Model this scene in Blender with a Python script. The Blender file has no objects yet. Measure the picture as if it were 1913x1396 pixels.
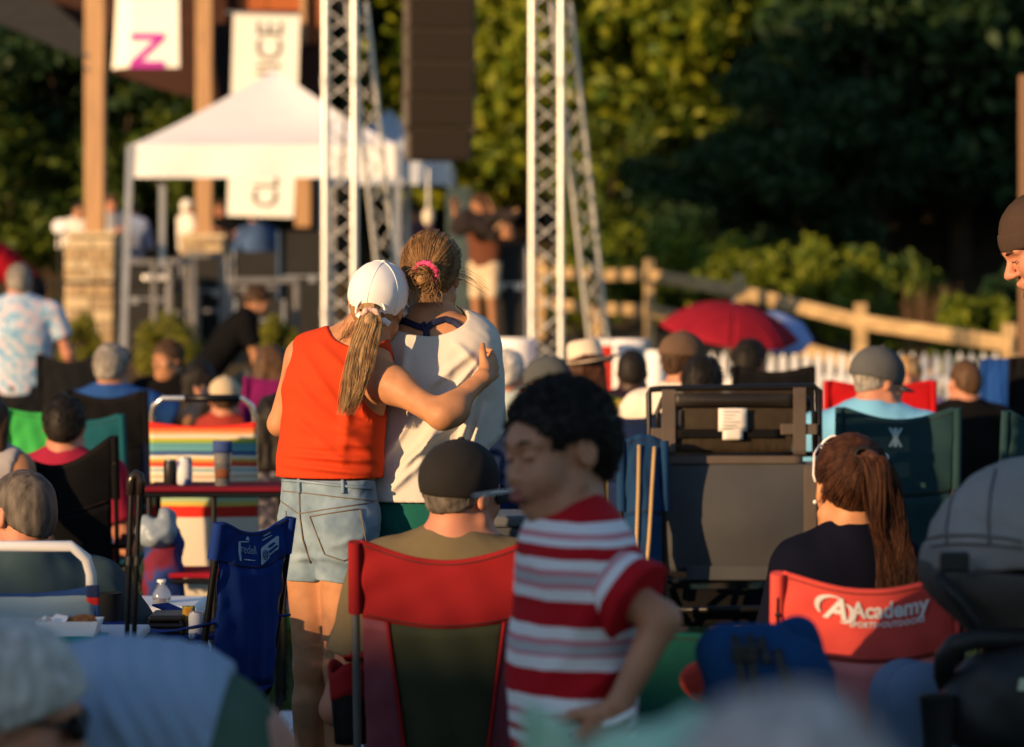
import bpy, bmesh, math, random
import numpy as np
from mathutils import Vector, Matrix, Euler, noise as mnoise

sc = bpy.context.scene
COL = sc.collection
rad = math.radians

# ------------------------------------------------------------------ camera
F, CX, Y0, H = 5600.0, 956.5, 580.0, 1.52      # focal length in photo pixels, horizon row, eye height
cam_d = bpy.data.cameras.new('camera')
cam = bpy.data.objects.new('camera', cam_d)
COL.objects.link(cam)
cam.location = (0, 0, H)
cam.rotation_euler = (rad(90), 0, 0)
cam_d.sensor_width = 36
cam_d.sensor_fit = 'HORIZONTAL'
cam_d.lens = 36 * F / 1913
cam_d.shift_y = -(698 - Y0) / 1913
cam_d.clip_start = .05
cam_d.clip_end = 600
cam_d.dof.use_dof = True
cam_d.dof.focus_distance = 8.15
cam_d.dof.aperture_fstop = cam_d.lens / 1000 / .035
sc.camera = cam

# ------------------------------------------------------------------ light
SUN_AZ, SUN_EL = 46.0, 10.5     # the sun stands behind the viewer, to the left, just before sunset
w = bpy.data.worlds.new('World')
sc.world = w
w.use_nodes = True
nt = w.node_tree
sky = nt.nodes.new('ShaderNodeTexSky')
sky.sky_type = 'NISHITA'
sky.sun_disc = False
sky.sun_elevation = rad(SUN_EL)
sky.sun_rotation = rad(180 + SUN_AZ)
sky.air_density = 1.0
sky.dust_density = .6
sky.ozone_density = 2.2
bg = nt.nodes['Background']
bg.inputs['Strength'].default_value = .12
nt.links.new(sky.outputs[0], bg.inputs[0])
sun_d = bpy.data.lights.new('sun', 'SUN')
sun_d.energy = 4.9
sun_d.angle = rad(.55)
sun_d.color = (1.0, .63, .31)
sun = bpy.data.objects.new('sun', sun_d)
COL.objects.link(sun)
SDIR = Vector((math.sin(rad(SUN_AZ)) * math.cos(rad(SUN_EL)), math.cos(rad(SUN_AZ)) * math.cos(rad(SUN_EL)), -math.sin(rad(SUN_EL))))
sun.rotation_euler = SDIR.to_track_quat('-Z', 'Y').to_euler()
sun.location = (-20, -20, 15)
sc.view_settings.view_transform = 'Standard'
sc.view_settings.look = 'None'
sc.view_settings.gamma = 1
sc.view_settings.exposure = .55
sc.cycles.use_denoising = True
sc.cycles.max_bounces = 6
sc.cycles.transparent_max_bounces = 6
sc.cycles.caustics_reflective = False
sc.cycles.caustics_refractive = False

# ------------------------------------------------------------------ helpers
def P(px, py, D):
    return Vector(((px - CX) / F * D, D, H + (Y0 - py) / F * D))

def V(*a):
    return Vector(a)

MATS = {}
def M(name, c=(.5, .5, .5), rough=.8, metal=0, var=.18, vs=6, bump=.15, bs=250, trans=0, spec=.3, stretch=None, c2=None, sheen=0, alpha=1, sss=0):
    """a plain procedural material: the colour drifts with noise, a fine noise gives the relief"""
    if name in MATS:
        return MATS[name]
    m = bpy.data.materials.new(name)
    m.use_nodes = True
    n, L = m.node_tree.nodes, m.node_tree.links
    b = n['Principled BSDF']
    b.inputs['Roughness'].default_value = rough
    b.inputs['Metallic'].default_value = metal
    b.inputs['Specular IOR Level'].default_value = spec
    if sheen:
        b.inputs['Sheen Weight'].default_value = sheen
    if alpha < 1:
        b.inputs['Alpha'].default_value = alpha
    if sss:
        b.inputs['Subsurface Weight'].default_value = sss
        b.inputs['Subsurface Radius'].default_value = (.012, .005, .003)
    if trans:
        b.inputs['Transmission Weight'].default_value = trans
    tc = n.new('ShaderNodeTexCoord')
    mp = n.new('ShaderNodeMapping')
    L.new(tc.outputs['Object'], mp.inputs[0])
    if stretch:
        mp.inputs['Scale'].default_value = stretch
    nz = n.new('ShaderNodeTexNoise')
    nz.inputs['Scale'].default_value = vs
    nz.inputs['Detail'].default_value = 4
    L.new(mp.outputs[0], nz.inputs['Vector'])
    cr = n.new('ShaderNodeValToRGB')
    cr.color_ramp.elements[0].position = .3
    cr.color_ramp.elements[1].position = .7
    lo = [max(0, x * (1 - var)) for x in c]
    hi = [min(1, x * (1 + var)) for x in c] if c2 is None else c2
    cr.color_ramp.elements[0].color = (*lo, 1)
    cr.color_ramp.elements[1].color = (*hi, 1)
    L.new(nz.outputs[0], cr.inputs[0])
    L.new(cr.outputs[0], b.inputs['Base Color'])
    if bump:
        n2 = n.new('ShaderNodeTexNoise')
        n2.inputs['Scale'].default_value = bs
        n2.inputs['Detail'].default_value = 2
        L.new(mp.outputs[0], n2.inputs['Vector'])
        bp = n.new('ShaderNodeBump')
        bp.inputs['Strength'].default_value = bump
        bp.inputs['Distance'].default_value = .0012
        L.new(n2.outputs[0], bp.inputs['Height'])
        L.new(bp.outputs[0], b.inputs['Normal'])
    MATS[name] = m
    return m

def stripes(name, bands, axis=2, z0=0.0, z1=1.0, rough=.85, wob=.004):
    """woven or printed stripes: bands = [(fraction, colour), ...] along one object axis between z0 and z1"""
    m = bpy.data.materials.new(name)
    m.use_nodes = True
    n, L = m.node_tree.nodes, m.node_tree.links
    b = n['Principled BSDF']
    b.inputs['Roughness'].default_value = rough
    b.inputs['Specular IOR Level'].default_value = .2
    tc = n.new('ShaderNodeTexCoord')
    sp = n.new('ShaderNodeSeparateXYZ')
    L.new(tc.outputs['Object'], sp.inputs[0])
    nz = n.new('ShaderNodeTexNoise')
    nz.inputs['Scale'].default_value = 9
    L.new(tc.outputs['Object'], nz.inputs['Vector'])
    ma = n.new('ShaderNodeMath'); ma.operation = 'MULTIPLY_ADD'
    ma.inputs[1].default_value = wob * 2
    L.new(nz.outputs[0], ma.inputs[0])
    L.new(sp.outputs[axis], ma.inputs[2])
    mr = n.new('ShaderNodeMapRange')
    mr.inputs['From Min'].default_value = z0
    mr.inputs['From Max'].default_value = z1
    L.new(ma.outputs[0], mr.inputs[0])
    # several ramps are needed past 32 stops; 30 is enough here
    cr = n.new('ShaderNodeValToRGB')
    cr.color_ramp.interpolation = 'CONSTANT'
    e = cr.color_ramp.elements
    e[0].position = 0; e[0].color = (*bands[0][1], 1)
    e.remove(e[1])
    t = 0
    for i, (f, c) in enumerate(bands):
        if i:
            k = e.new(min(t, .999)); k.color = (*c, 1)
        t += f
    L.new(mr.outputs[0], cr.inputs[0])
    L.new(cr.outputs[0], b.inputs['Base Color'])
    n2 = n.new('ShaderNodeTexNoise'); n2.inputs['Scale'].default_value = 350
    L.new(tc.outputs['Object'], n2.inputs['Vector'])
    bp = n.new('ShaderNodeBump'); bp.inputs['Strength'].default_value = .2; bp.inputs['Distance'].default_value = .003
    L.new(n2.outputs[0], bp.inputs['Height']); L.new(bp.outputs[0], b.inputs['Normal'])
    MATS[name] = m
    return m

def tag(o, label=None, cat=None, group=None, kind=None):
    if label: o['label'] = label
    if cat: o['category'] = cat
    if group: o['group'] = group
    if kind: o['kind'] = kind
    return o

def thing(name, label, cat, loc=(0, 0, 0), rz=0, group=None):
    o = bpy.data.objects.new(name, None)
    o.empty_display_size = .1
    COL.objects.link(o)
    o.location = loc
    o.rotation_euler = (0, 0, rad(rz))
    return tag(o, label, cat, group)

def copy_tree(o, parent=None):
    c = o.copy()
    COL.objects.link(c)
    if parent: c.parent = parent
    for ch in o.children:
        copy_tree(ch, c)
    return c

def inst(src, parent, M4):
    c = src.copy()
    COL.objects.link(c)
    c.parent = parent
    c.matrix_basis = M4
    return c

def frame_from(d, up=None):
    d = Vector(d).normalized()
    up = Vector(up) if up else (Vector((0, 0, 1)) if abs(d.z) < .95 else Vector((0, 1, 0)))
    x = up.cross(d).normalized()
    y = d.cross(x)
    return x, y, d

class MB:
    def __init__(s):
        s.v, s.f = [], []
    def add(s, vs, fs):
        o = len(s.v)
        s.v += [tuple(p) for p in vs]
        s.f += [tuple(i + o for i in f) for f in fs]
        return s
    def box(s, c, size, R=None):
        c = Vector(c); hx, hy, hz = (x / 2 for x in size)
        vs = [Vector((x, y, z)) for z in (-hz, hz) for y in (-hy, hy) for x in (-hx, hx)]
        if R is not None: vs = [R @ p for p in vs]
        return s.add([p + c for p in vs], [(0, 2, 3, 1), (4, 5, 7, 6), (0, 1, 5, 4), (2, 6, 7, 3), (0, 4, 6, 2), (1, 3, 7, 5)])
    def bar(s, a, b, wx, wy, up=None):
        a, b = Vector(a), Vector(b)
        x, y, d = frame_from(b - a, up)
        R = Matrix((x, y, d)).transposed()
        return s.box((a + b) / 2, (wx, wy, (b - a).length), R)
    def tube(s, pts, r, n=8, cap=True):
        pts = [Vector(p) for p in pts]
        m = len(pts)
        rs = r if isinstance(r, (list, tuple)) else [r] * m
        t0 = (pts[1] - pts[0]).normalized()
        x, y, _ = frame_from(t0)
        vs, fs = [], []
        for i, p in enumerate(pts):
            t = (pts[min(i + 1, m - 1)] - pts[max(i - 1, 0)]).normalized()
            x = (x - t * x.dot(t)).normalized()
            y = t.cross(x)
            for k in range(n):
                a = 2 * math.pi * k / n
                vs.append(p + (x * math.cos(a) + y * math.sin(a)) * rs[i])
        for i in range(m - 1):
            for k in range(n):
                k2 = (k + 1) % n
                fs.append((i * n + k, i * n + k2, (i + 1) * n + k2, (i + 1) * n + k))
        if cap:
            fs.append(tuple(reversed(range(n))))
            fs.append(tuple(range((m - 1) * n, m * n)))
        return s.add(vs, fs)
    def lathe(s, prof, n=16, c=(0, 0, 0), R=None):
        c = Vector(c); vs, fs = [], []
        for (r, z) in prof:
            for k in range(n):
                a = 2 * math.pi * k / n
                p = Vector((r * math.cos(a), r * math.sin(a), z))
                vs.append((R @ p if R is not None else p) + c)
        for i in range(len(prof) - 1):
            for k in range(n):
                k2 = (k + 1) % n
                fs.append((i * n + k, i * n + k2, (i + 1) * n + k2, (i + 1) * n + k))
        if prof[0][0] > 1e-4: fs.append(tuple(reversed(range(n))))
        if prof[-1][0] > 1e-4: fs.append(tuple(range((len(prof) - 1) * n, len(prof) * n)))
        return s.add(vs, fs)
    def ell(s, c, r, n=14, m=10, R=None):
        c = Vector(c); vs, fs = [], []
        for i in range(m + 1):
            th = math.pi * i / m
            for k in range(n):
                a = 2 * math.pi * k / n
                p = Vector((r[0] * math.sin(th) * math.cos(a), r[1] * math.sin(th) * math.sin(a), r[2] * math.cos(th)))
                vs.append((R @ p if R is not None else p) + c)
        for i in range(m):
            for k in range(n):
                k2 = (k + 1) % n
                fs.append((i * n + k, (i + 1) * n + k, (i + 1) * n + k2, i * n + k2))
        return s.add(vs, fs)
    def sheet(s, fn, nu, nv, th=.003):
        """a cloth or panel: fn(u,v) -> point, given a real thickness"""
        G = [[Vector(fn(i / nu, j / nv)) for j in range(nv + 1)] for i in range(nu + 1)]
        vs, bk = [], []
        for i in range(nu + 1):
            for j in range(nv + 1):
                du = G[min(i + 1, nu)][j] - G[max(i - 1, 0)][j]
                dv = G[i][min(j + 1, nv)] - G[i][max(j - 1, 0)]
                nn = du.cross(dv)
                nn = nn.normalized() if nn.length > 1e-12 else Vector((0, 0, 1))
                vs.append(G[i][j] + nn * th / 2)
                bk.append(G[i][j] - nn * th / 2)
        N = len(vs); W = nv + 1
        fs = []
        for i in range(nu):
            for j in range(nv):
                a, b, c, d = i * W + j, (i + 1) * W + j, (i + 1) * W + j + 1, i * W + j + 1
                fs += [(a, b, c, d), (N + d, N + c, N + b, N + a)]
        for i in range(nu):
            a, b = i * W, (i + 1) * W
            fs.append((a, N + a, N + b, b))
            a, b = i * W + nv, (i + 1) * W + nv
            fs.append((b, N + b, N + a, a))
        for j in range(nv):
            a, b = j, j + 1
            fs.append((b, N + b, N + a, a))
            a, b = nu * W + j, nu * W + j + 1
            fs.append((a, N + a, N + b, b))
        return s.add(vs + bk, fs)
    def poly(s, pts2, to3, depth):
        """an outline given depth: pts2 in a plane, to3(x, y, t) -> point with t in 0..depth"""
        n = len(pts2)
        vs = [to3(x, y, 0) for x, y in pts2] + [to3(x, y, depth) for x, y in pts2]
        fs = [tuple(range(n)), tuple(reversed(range(n, 2 * n)))] + [((i + 1) % n, i, n + i, n + (i + 1) % n) for i in range(n)]
        return s.add(vs, fs)
    def build(s, name, mat, parent=None, smooth=False, bevel=0, loc=None):
        me = bpy.data.meshes.new(name)
        me.from_pydata(s.v, [], s.f)
        if bevel:
            bm = bmesh.new(); bm.from_mesh(me)
            bmesh.ops.remove_doubles(bm, verts=bm.verts, dist=1e-5)
            ed = [e for e in bm.edges if len(e.link_faces) == 2 and e.calc_face_angle(0) > .8]
            bmesh.ops.bevel(bm, geom=ed, offset=bevel, segments=2, profile=.5, affect='EDGES', clamp_overlap=True)
            bm.to_mesh(me); bm.free()
        return mesh_obj(name, me, mat, parent, smooth, loc)

def mesh_obj(name, me, mat, parent=None, smooth=False, loc=None):
    if not isinstance(mat, (list, tuple)): mat = [mat]
    for m in mat: me.materials.append(m)
    if smooth:
        me.polygons.foreach_set('use_smooth', np.ones(len(me.polygons), bool))
        if smooth != 'all':
            me.set_sharp_from_angle(angle=rad(50))
    me.update()
    o = bpy.data.objects.new(name, me)
    COL.objects.link(o)
    if parent: o.parent = parent
    if loc is not None: o.location = loc
    return o

def np_mesh(name, vs, quads, mat, parent=None, smooth='all'):
    me = bpy.data.meshes.new(name)
    vs = np.asarray(vs, np.float32); quads = np.asarray(quads, np.int32)
    k = quads.shape[1]
    me.vertices.add(len(vs)); me.vertices.foreach_set('co', vs.ravel())
    me.loops.add(quads.size); me.loops.foreach_set('vertex_index', quads.ravel())
    me.polygons.add(len(quads)); me.polygons.foreach_set('loop_start', np.arange(0, quads.size, k, dtype=np.int32))
    me.update(calc_edges=True)
    me.validate()
    return mesh_obj(name, me, mat, parent, smooth)

# ---- solids from distance fields (bodies, clothes, hair): one closed smooth surface each
class SDF:
    def __init__(s, res):
        s.res, s.ops, s.cuts, s.fl, s.nz = res, [], [], [], []
        s.grow = 0.0
    def cone(s, a, b, ra, rb, k=.02, sc=None, R=None, flat=False, sub=False):
        s.ops.append(('c', np.array(a, float), np.array(b, float), ra, rb, k, sc, R, flat, sub)); return s
    def ell(s, c, r, R=None, k=.02, sub=False):
        s.ops.append(('e', np.array(c, float), np.array(r, float), R, k, sub)); return s
    def cut(s, n, p):          # keeps the side n points away from
        s.cuts.append((np.array(Vector(n).normalized()), np.array(p, float))); return s
    def fold(s, a, b, amp, wd):
        s.fl.append((np.array(a, float), np.array(b, float), amp, wd)); return s
    def rough(s, amp, scale, st=(1, 1, 1)):
        s.nz.append((amp, scale, st)); return s
    def eval(s):
        lo, hi = np.full(3, 1e9), np.full(3, -1e9)
        for o in s.ops:
            if o[-1]: continue
            if o[0] == 'c':
                m = max(o[3], o[4]) + s.grow
                for p in (o[1], o[2]):
                    lo, hi = np.minimum(lo, p - m), np.maximum(hi, p + m)
            else:
                m = o[2].max() + s.grow
                lo, hi = np.minimum(lo, o[1] - m), np.maximum(hi, o[1] + m)
        h = s.res
        lo -= 3 * h; hi += 3 * h
        for n, p in s.cuts:      # axis cuts let the grid shrink
            for ax in range(3):
                if n[ax] > .999: hi[ax] = min(hi[ax], p[ax] + 3 * h)
                if n[ax] < -.999: lo[ax] = max(lo[ax], p[ax] - 3 * h)
        N = np.ceil((hi - lo) / h).astype(int) + 1
        ax = [lo[i] + h * np.arange(N[i]) for i in range(3)]
        D = np.full(tuple(N), .5, np.float32)
        for o in s.ops:
            if o[0] == 'c':
                _, a, b, ra, rb, k, scl, R, flat, sub = o
                g = 0 if sub else s.grow
                m = max(ra, rb) + g + 2.5 * h + 1.5 * k
                plo, phi = np.minimum(a, b) - m, np.maximum(a, b) + m
            else:
                _, c, r, R, k, sub = o
                g = 0 if sub else s.grow
                m = r.max() + g + 2.5 * h + 1.5 * k
                plo, phi = c - m, c + m
            i0 = np.maximum(((plo - lo) / h).astype(int), 0)
            i1 = np.minimum(((phi - lo) / h).astype(int) + 2, N)
            if (i1 <= i0).any(): continue
            sl = tuple(slice(i0[i], i1[i]) for i in range(3))
            X = (ax[0][sl[0]][:, None, None], ax[1][sl[1]][None, :, None], ax[2][sl[2]][None, None, :])
            if o[0] == 'c':
                q = [X[i] - a[i] for i in range(3)]
                ba = b - a
                if scl is not None:
                    Rm = np.array(R) if R is not None else np.eye(3)
                    q = [sum(Rm[j, i] * q[j] for j in range(3)) / scl[i] for i in range(3)]
                    ba = (Rm.T @ ba) / np.array(scl)
                L2 = max(float(ba @ ba), 1e-12)
                t = (q[0] * ba[0] + q[1] * ba[1] + q[2] * ba[2]) / L2
                tc = np.clip(t, 0, 1.25 if flat else 1)
                d = np.sqrt(sum((q[i] - tc * ba[i]) ** 2 for i in range(3)))
                d = d - (ra + (rb - ra) * np.clip(t, 0, 1))
                if scl is not None: d = d * min(scl)
                d = d - g
                if flat: d = np.maximum(d, (t - 1) * math.sqrt(L2))
            else:
                q = [X[i] - c[i] for i in range(3)]
                if R is not None:
                    Rm = np.array(R)
                    q = [sum(Rm[j, i] * q[j] for j in range(3)) for i in range(3)]
                rr = r + g
                k0 = np.sqrt(sum((q[i] / rr[i]) ** 2 for i in range(3)))
                k1 = np.sqrt(sum((q[i] / rr[i] ** 2) ** 2 for i in range(3))) + 1e-9
                d = k0 * (k0 - 1) / k1
            cur = D[sl]
            if sub:
                d = -d
                hh = np.maximum(k - np.abs(cur - d), 0) / max(k, 1e-6)
                D[sl] = np.maximum(cur, d) + hh * hh * k * .25
            else:
                hh = np.maximum(k - np.abs(cur - d), 0) / max(k, 1e-6)
                D[sl] = np.minimum(cur, d) - hh * hh * k * .25
        X = (ax[0][:, None, None], ax[1][None, :, None], ax[2][None, None, :])
        for a, b, amp, wd in s.fl:
            m = 3 * wd
            plo, phi = np.minimum(a, b) - m, np.maximum(a, b) + m
            plo[1], phi[1] = lo[1], hi[1]
            i0 = np.maximum(((plo - lo) / h).astype(int), 0); i1 = np.minimum(((phi - lo) / h).astype(int) + 2, N)
            if (i1 <= i0).any(): continue
            sl = tuple(slice(i0[i], i1[i]) for i in range(3))
            Y = (ax[0][sl[0]][:, None, None], ax[1][sl[1]][None, :, None], ax[2][sl[2]][None, None, :])
            q = [Y[i] - a[i] for i in range(3)]; ba = b - a; q[1] = 0 * q[1]; ba[1] = 0
            t = np.clip(sum(q[i] * ba[i] for i in range(3)) / max(ba @ ba, 1e-9), 0, 1)
            dd = sum((q[i] - t * ba[i]) ** 2 for i in range(3))
            D[sl] -= amp * np.exp(-dd / (wd * wd)) * np.sin(np.pi * np.clip(.12 + .76 * t, 0, 1))
        for amp, scale, st in s.nz:
            x, y, z = (X[i] * scale * st[i] for i in range(3))
            w1 = np.sin(x + 1.7 * np.sin(y * .8 + .5) + .9 * np.sin(z * 1.3)) * np.sin(y * 1.1 + 1.3 * np.sin(z * .7 + 2) + .4) * np.sin(z * .9 + 1.5 * np.sin(x * .6 + 1))
            w2 = np.sin(2.3 * x + 1.1 + np.sin(z * 2.1)) * np.sin(2.1 * z + .7 + np.sin(2 * y)) * np.sin(1.9 * y + 2)
            D += (amp * (w1 + .5 * w2)).astype(np.float32)
        for n, p in s.cuts:
            D = np.maximum(D, (X[0] - p[0]) * n[0] + (X[1] - p[1]) * n[1] + (X[2] - p[2]) * n[2])
        return D, lo, h
    def geo(s):
        D, lo, h = s.eval()
        D[0], D[-1] = np.maximum(D[0], h), np.maximum(D[-1], h)
        D[:, 0], D[:, -1] = np.maximum(D[:, 0], h), np.maximum(D[:, -1], h)
        D[:, :, 0], D[:, :, -1] = np.maximum(D[:, :, 0], h), np.maximum(D[:, :, -1], h)
        S = D < 0
        n = np.array(D.shape) - 1
        cnt = np.zeros(tuple(n), np.int8)
        for i in (0, 1):
            for j in (0, 1):
                for k in (0, 1):
                    cnt += S[i:n[0] + i, j:n[1] + j, k:n[2] + k]
        act = (cnt > 0) & (cnt < 8)
        ids = np.full(tuple(n), -1, np.int64)
        C = np.argwhere(act)
        ids[act] = np.arange(len(C))
        acc = np.zeros((len(C), 3)); num = np.zeros(len(C))
        cor = [(i, j, k) for i in (0, 1) for j in (0, 1) for k in (0, 1)]
        val = {c: D[C[:, 0] + c[0], C[:, 1] + c[1], C[:, 2] + c[2]] for c in cor}
        for c in cor:
            for a in range(3):
                if c[a] == 0:
                    e = list(c); e[a] = 1; e = tuple(e)
                    v0, v1 = val[c], val[e]
                    m = (v0 < 0) != (v1 < 0)
                    t = np.where(m, v0 / np.where(np.abs(v0 - v1) < 1e-9, 1, v0 - v1), 0)
                    p = np.array(c, float)[None, :].repeat(len(C), 0)
                    p[:, a] = t
                    acc[m] += p[m]; num[m] += 1
        vs = lo + h * (C + acc / np.maximum(num, 1)[:, None])
        Q = []
        for a in range(3):
            b, c = (a + 1) % 3, (a + 2) % 3
            sl0 = [slice(None)] * 3; sl1 = [slice(None)] * 3
            sl0[a] = slice(0, -1); sl1[a] = slice(1, None)
            s0, s1 = S[tuple(sl0)], S[tuple(sl1)]
            E = np.argwhere(s0 != s1)
            E = E[(E[:, b] > 0) & (E[:, c] > 0) & (E[:, b] < n[b]) & (E[:, c] < n[c])]
            if not len(E): continue
            db = np.zeros(3, int); db[b] = 1
            dc = np.zeros(3, int); dc[c] = 1
            g = lambda X: ids[X[:, 0], X[:, 1], X[:, 2]]
            q = np.stack([g(E - db - dc), g(E - dc), g(E), g(E - db)], 1)
            fl = s1[E[:, 0], E[:, 1], E[:, 2]]
            q[fl] = q[fl][:, ::-1]
            Q.append(q)
        return vs, np.concatenate(Q)
    def build(s, name, mat, parent=None):
        vs, q = s.geo()
        return np_mesh(name, vs, q, mat, parent)

def text_mesh(txt, size=1.0, bold=0.0, shear=0.0, spacing=1.0, align='CENTER'):
    cu = bpy.data.curves.new('lettering', 'FONT')
    cu.body = txt; cu.size = size; cu.offset = bold; cu.shear = shear
    cu.space_character = spacing; cu.align_x = align; cu.align_y = 'CENTER'; cu.resolution_u = 3
    o = bpy.data.objects.new('lettering', cu)
    COL.objects.link(o)
    bpy.context.view_layer.update()
    dg = bpy.context.evaluated_depsgraph_get()
    me = bpy.data.meshes.new_from_object(o.evaluated_get(dg))
    bpy.data.objects.remove(o); bpy.data.curves.remove(cu)
    return me

def lettering(name, pieces, to3, mat, parent):
    """flat print: text or outlines mapped onto a surface by to3(x, y)"""
    vs, fs = [], []
    for p in pieces:
        if isinstance(p, dict):
            me = text_mesh(p['t'], p.get('size', 1), p.get('bold', 0), p.get('shear', 0), p.get('sp', 1))
            if 'w' in p:
                xs_ = [v.co.x for v in me.vertices]; p['sx'] = p['w'] / (max(xs_) - min(xs_))
            bm = bmesh.new(); bm.from_mesh(me)
            bmesh.ops.triangulate(bm, faces=bm.faces)
            o = len(vs)
            a = p.get('rot', 0); ca, sa = math.cos(a), math.sin(a)
            for v in bm.verts:
                x, y = v.co.x * p.get('sx', 1), v.co.y
                vs.append((p['x'] + x * ca - y * sa, p['y'] + x * sa + y * ca))
            fs += [tuple(v.index + o for v in f.verts) for f in bm.faces]
            bm.free(); bpy.data.meshes.remove(me)
        else:
            o = len(vs); vs += list(p[0]); fs += [tuple(i + o for i in f) for f in p[1]]
    me = bpy.data.meshes.new(name)
    me.from_pydata([to3(x, y) for x, y in vs], [], fs)
    return mesh_obj(name, me, mat, parent)

def stroke(pts, wds):
    """a 2-D brush stroke as a strip for lettering()"""
    vs, fs = [], []
    n = len(pts)
    for i, (x, y) in enumerate(pts):
        a, b = pts[max(i - 1, 0)], pts[min(i + 1, n - 1)]
        dx, dy = b[0] - a[0], b[1] - a[1]
        l = math.hypot(dx, dy) or 1
        wd = wds[i] if isinstance(wds, (list, tuple)) else wds
        vs += [(x - dy / l * wd / 2, y + dx / l * wd / 2), (x + dy / l * wd / 2, y - dx / l * wd / 2)]
    for i in range(n - 1):
        fs.append((2 * i, 2 * i + 1, 2 * i + 3, 2 * i + 2))
    return (vs, fs)

def arc(cx, cy, rx, ry, a0, a1, n=12):
    return [(cx + rx * math.cos(rad(a0 + (a1 - a0) * i / n)), cy + ry * math.sin(rad(a0 + (a1 - a0) * i / n))) for i in range(n + 1)]
# ------------------------------------------------------------------ ground
def sstep(a, b, x):
    t = min(max((x - a) / (b - a), 0), 1)
    return t * t * (3 - 2 * t)

def hill_z(x, y):
    left = 1.05 * sstep(28.6, 30.6, y)
    right = .25 * sstep(28.6, 31, y) + .062 * max(0, y - 31)
    k = sstep(.9, 2.4, x)
    z = left * (1 - k) + min(right, 1.5) * k
    z += .42 * max(0, y - 56) * (1 - .5 * sstep(90, 140, y))
    return z

def leafmat(name, c, c2, tr=.35):
    m = bpy.data.materials.new(name)
    m.use_nodes = True
    n, L = m.node_tree.nodes, m.node_tree.links
    b = n['Principled BSDF']
    b.inputs['Roughness'].default_value = .55
    b.inputs['Specular IOR Level'].default_value = .25
    ge = n.new('ShaderNodeNewGeometry')
    cr = n.new('ShaderNodeValToRGB')
    cr.color_ramp.elements[0].color = (*c, 1)
    cr.color_ramp.elements[1].color = (*c2, 1)
    L.new(ge.outputs['Random Per Island'], cr.inputs[0])
    L.new(cr.outputs[0], b.inputs['Base Color'])
    t = n.new('ShaderNodeBsdfTranslucent')
    L.new(cr.outputs[0], t.inputs[0])
    mx = n.new('ShaderNodeMixShader')
    mx.inputs[0].default_value = tr
    L.new(b.outputs[0], mx.inputs[1]); L.new(t.outputs[0], mx.inputs[2])
    L.new(mx.outputs[0], n['Material Output'].inputs[0])
    return m

m_lawn = M('lawn_green', (.035, .075, .02), vs=1.2, var=.45, bump=.6, bs=60)
m_soil = M('mulch_soil', (.03, .038, .014), vs=1.1, c2=(.075, .045, .024), bump=.6, bs=30)
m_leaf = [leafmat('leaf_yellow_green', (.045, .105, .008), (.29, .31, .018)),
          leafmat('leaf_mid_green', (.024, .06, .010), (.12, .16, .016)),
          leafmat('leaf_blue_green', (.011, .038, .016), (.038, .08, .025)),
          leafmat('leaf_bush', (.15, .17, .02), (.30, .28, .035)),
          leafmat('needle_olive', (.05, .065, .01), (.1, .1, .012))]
m_bark = M('bark', (.06, .04, .028), vs=14, var=.4, bump=.8, bs=40, stretch=(1, 1, .2))
m_grass = leafmat('grass_blade', (.02, .05, .012), (.06, .11, .03), .3)

gm = MB()
gm.add([(-160, -90, 0), (160, -90, 0), (160, 28.6, 0), (-160, 28.6, 0)], [(0, 1, 2, 3)])
tag(gm.build('lawn', m_lawn), kind='structure')
gm = MB()
xs = [-160, -90, -50, -30, -20, -14] + [-10 + .5 * i for i in range(45)] + [14, 20, 30, 50, 90, 160]
ys = [28.6, 29, 29.4, 29.8, 30.2, 30.7, 31.5] + [33 + 1.5 * i for i in range(24)] + [72, 80, 90, 110, 140, 200]
rng = random.Random(3)
vs = [(x, y, hill_z(x, y) + (rng.uniform(-.05, .05) if y > 29 else 0)) for y in ys for x in xs]
nx = len(xs)
gm.add(vs, [(j * nx + i, j * nx + i + 1, (j + 1) * nx + i + 1, (j + 1) * nx + i) for j in range(len(ys) - 1) for i in range(nx - 1)])
tag(gm.build('hillside', m_soil, smooth='all'), kind='structure')

# grass blades where the lawn shows between the chairs
def grass(n, x0, x1, y0, y1, seed):
    r = np.random.default_rng(seed)
    x, y = r.uniform(x0, x1, n), r.uniform(y0, y1, n)
    a = r.uniform(0, 6.283, n); h = r.uniform(.025, .06, n)
    dx, dy = np.cos(a) * .003, np.sin(a) * .003
    lx, ly = r.normal(0, .015, n), r.normal(0, .015, n)
    v = np.stack([np.stack([x - dx, y - dy, 0 * x], 1), np.stack([x + dx, y + dy, 0 * x], 1), np.stack([x + lx, y + ly, h], 1)], 1).reshape(-1, 3)
    return v, np.arange(3 * n).reshape(-1, 3)
v, f = grass(150000, -4.5, 4.5, 4.5, 16, 5)
tag(np_mesh('grass', v, f, m_grass, None, False), 'short trampled lawn grass between the camp chairs', 'grass', kind='stuff')

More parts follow.
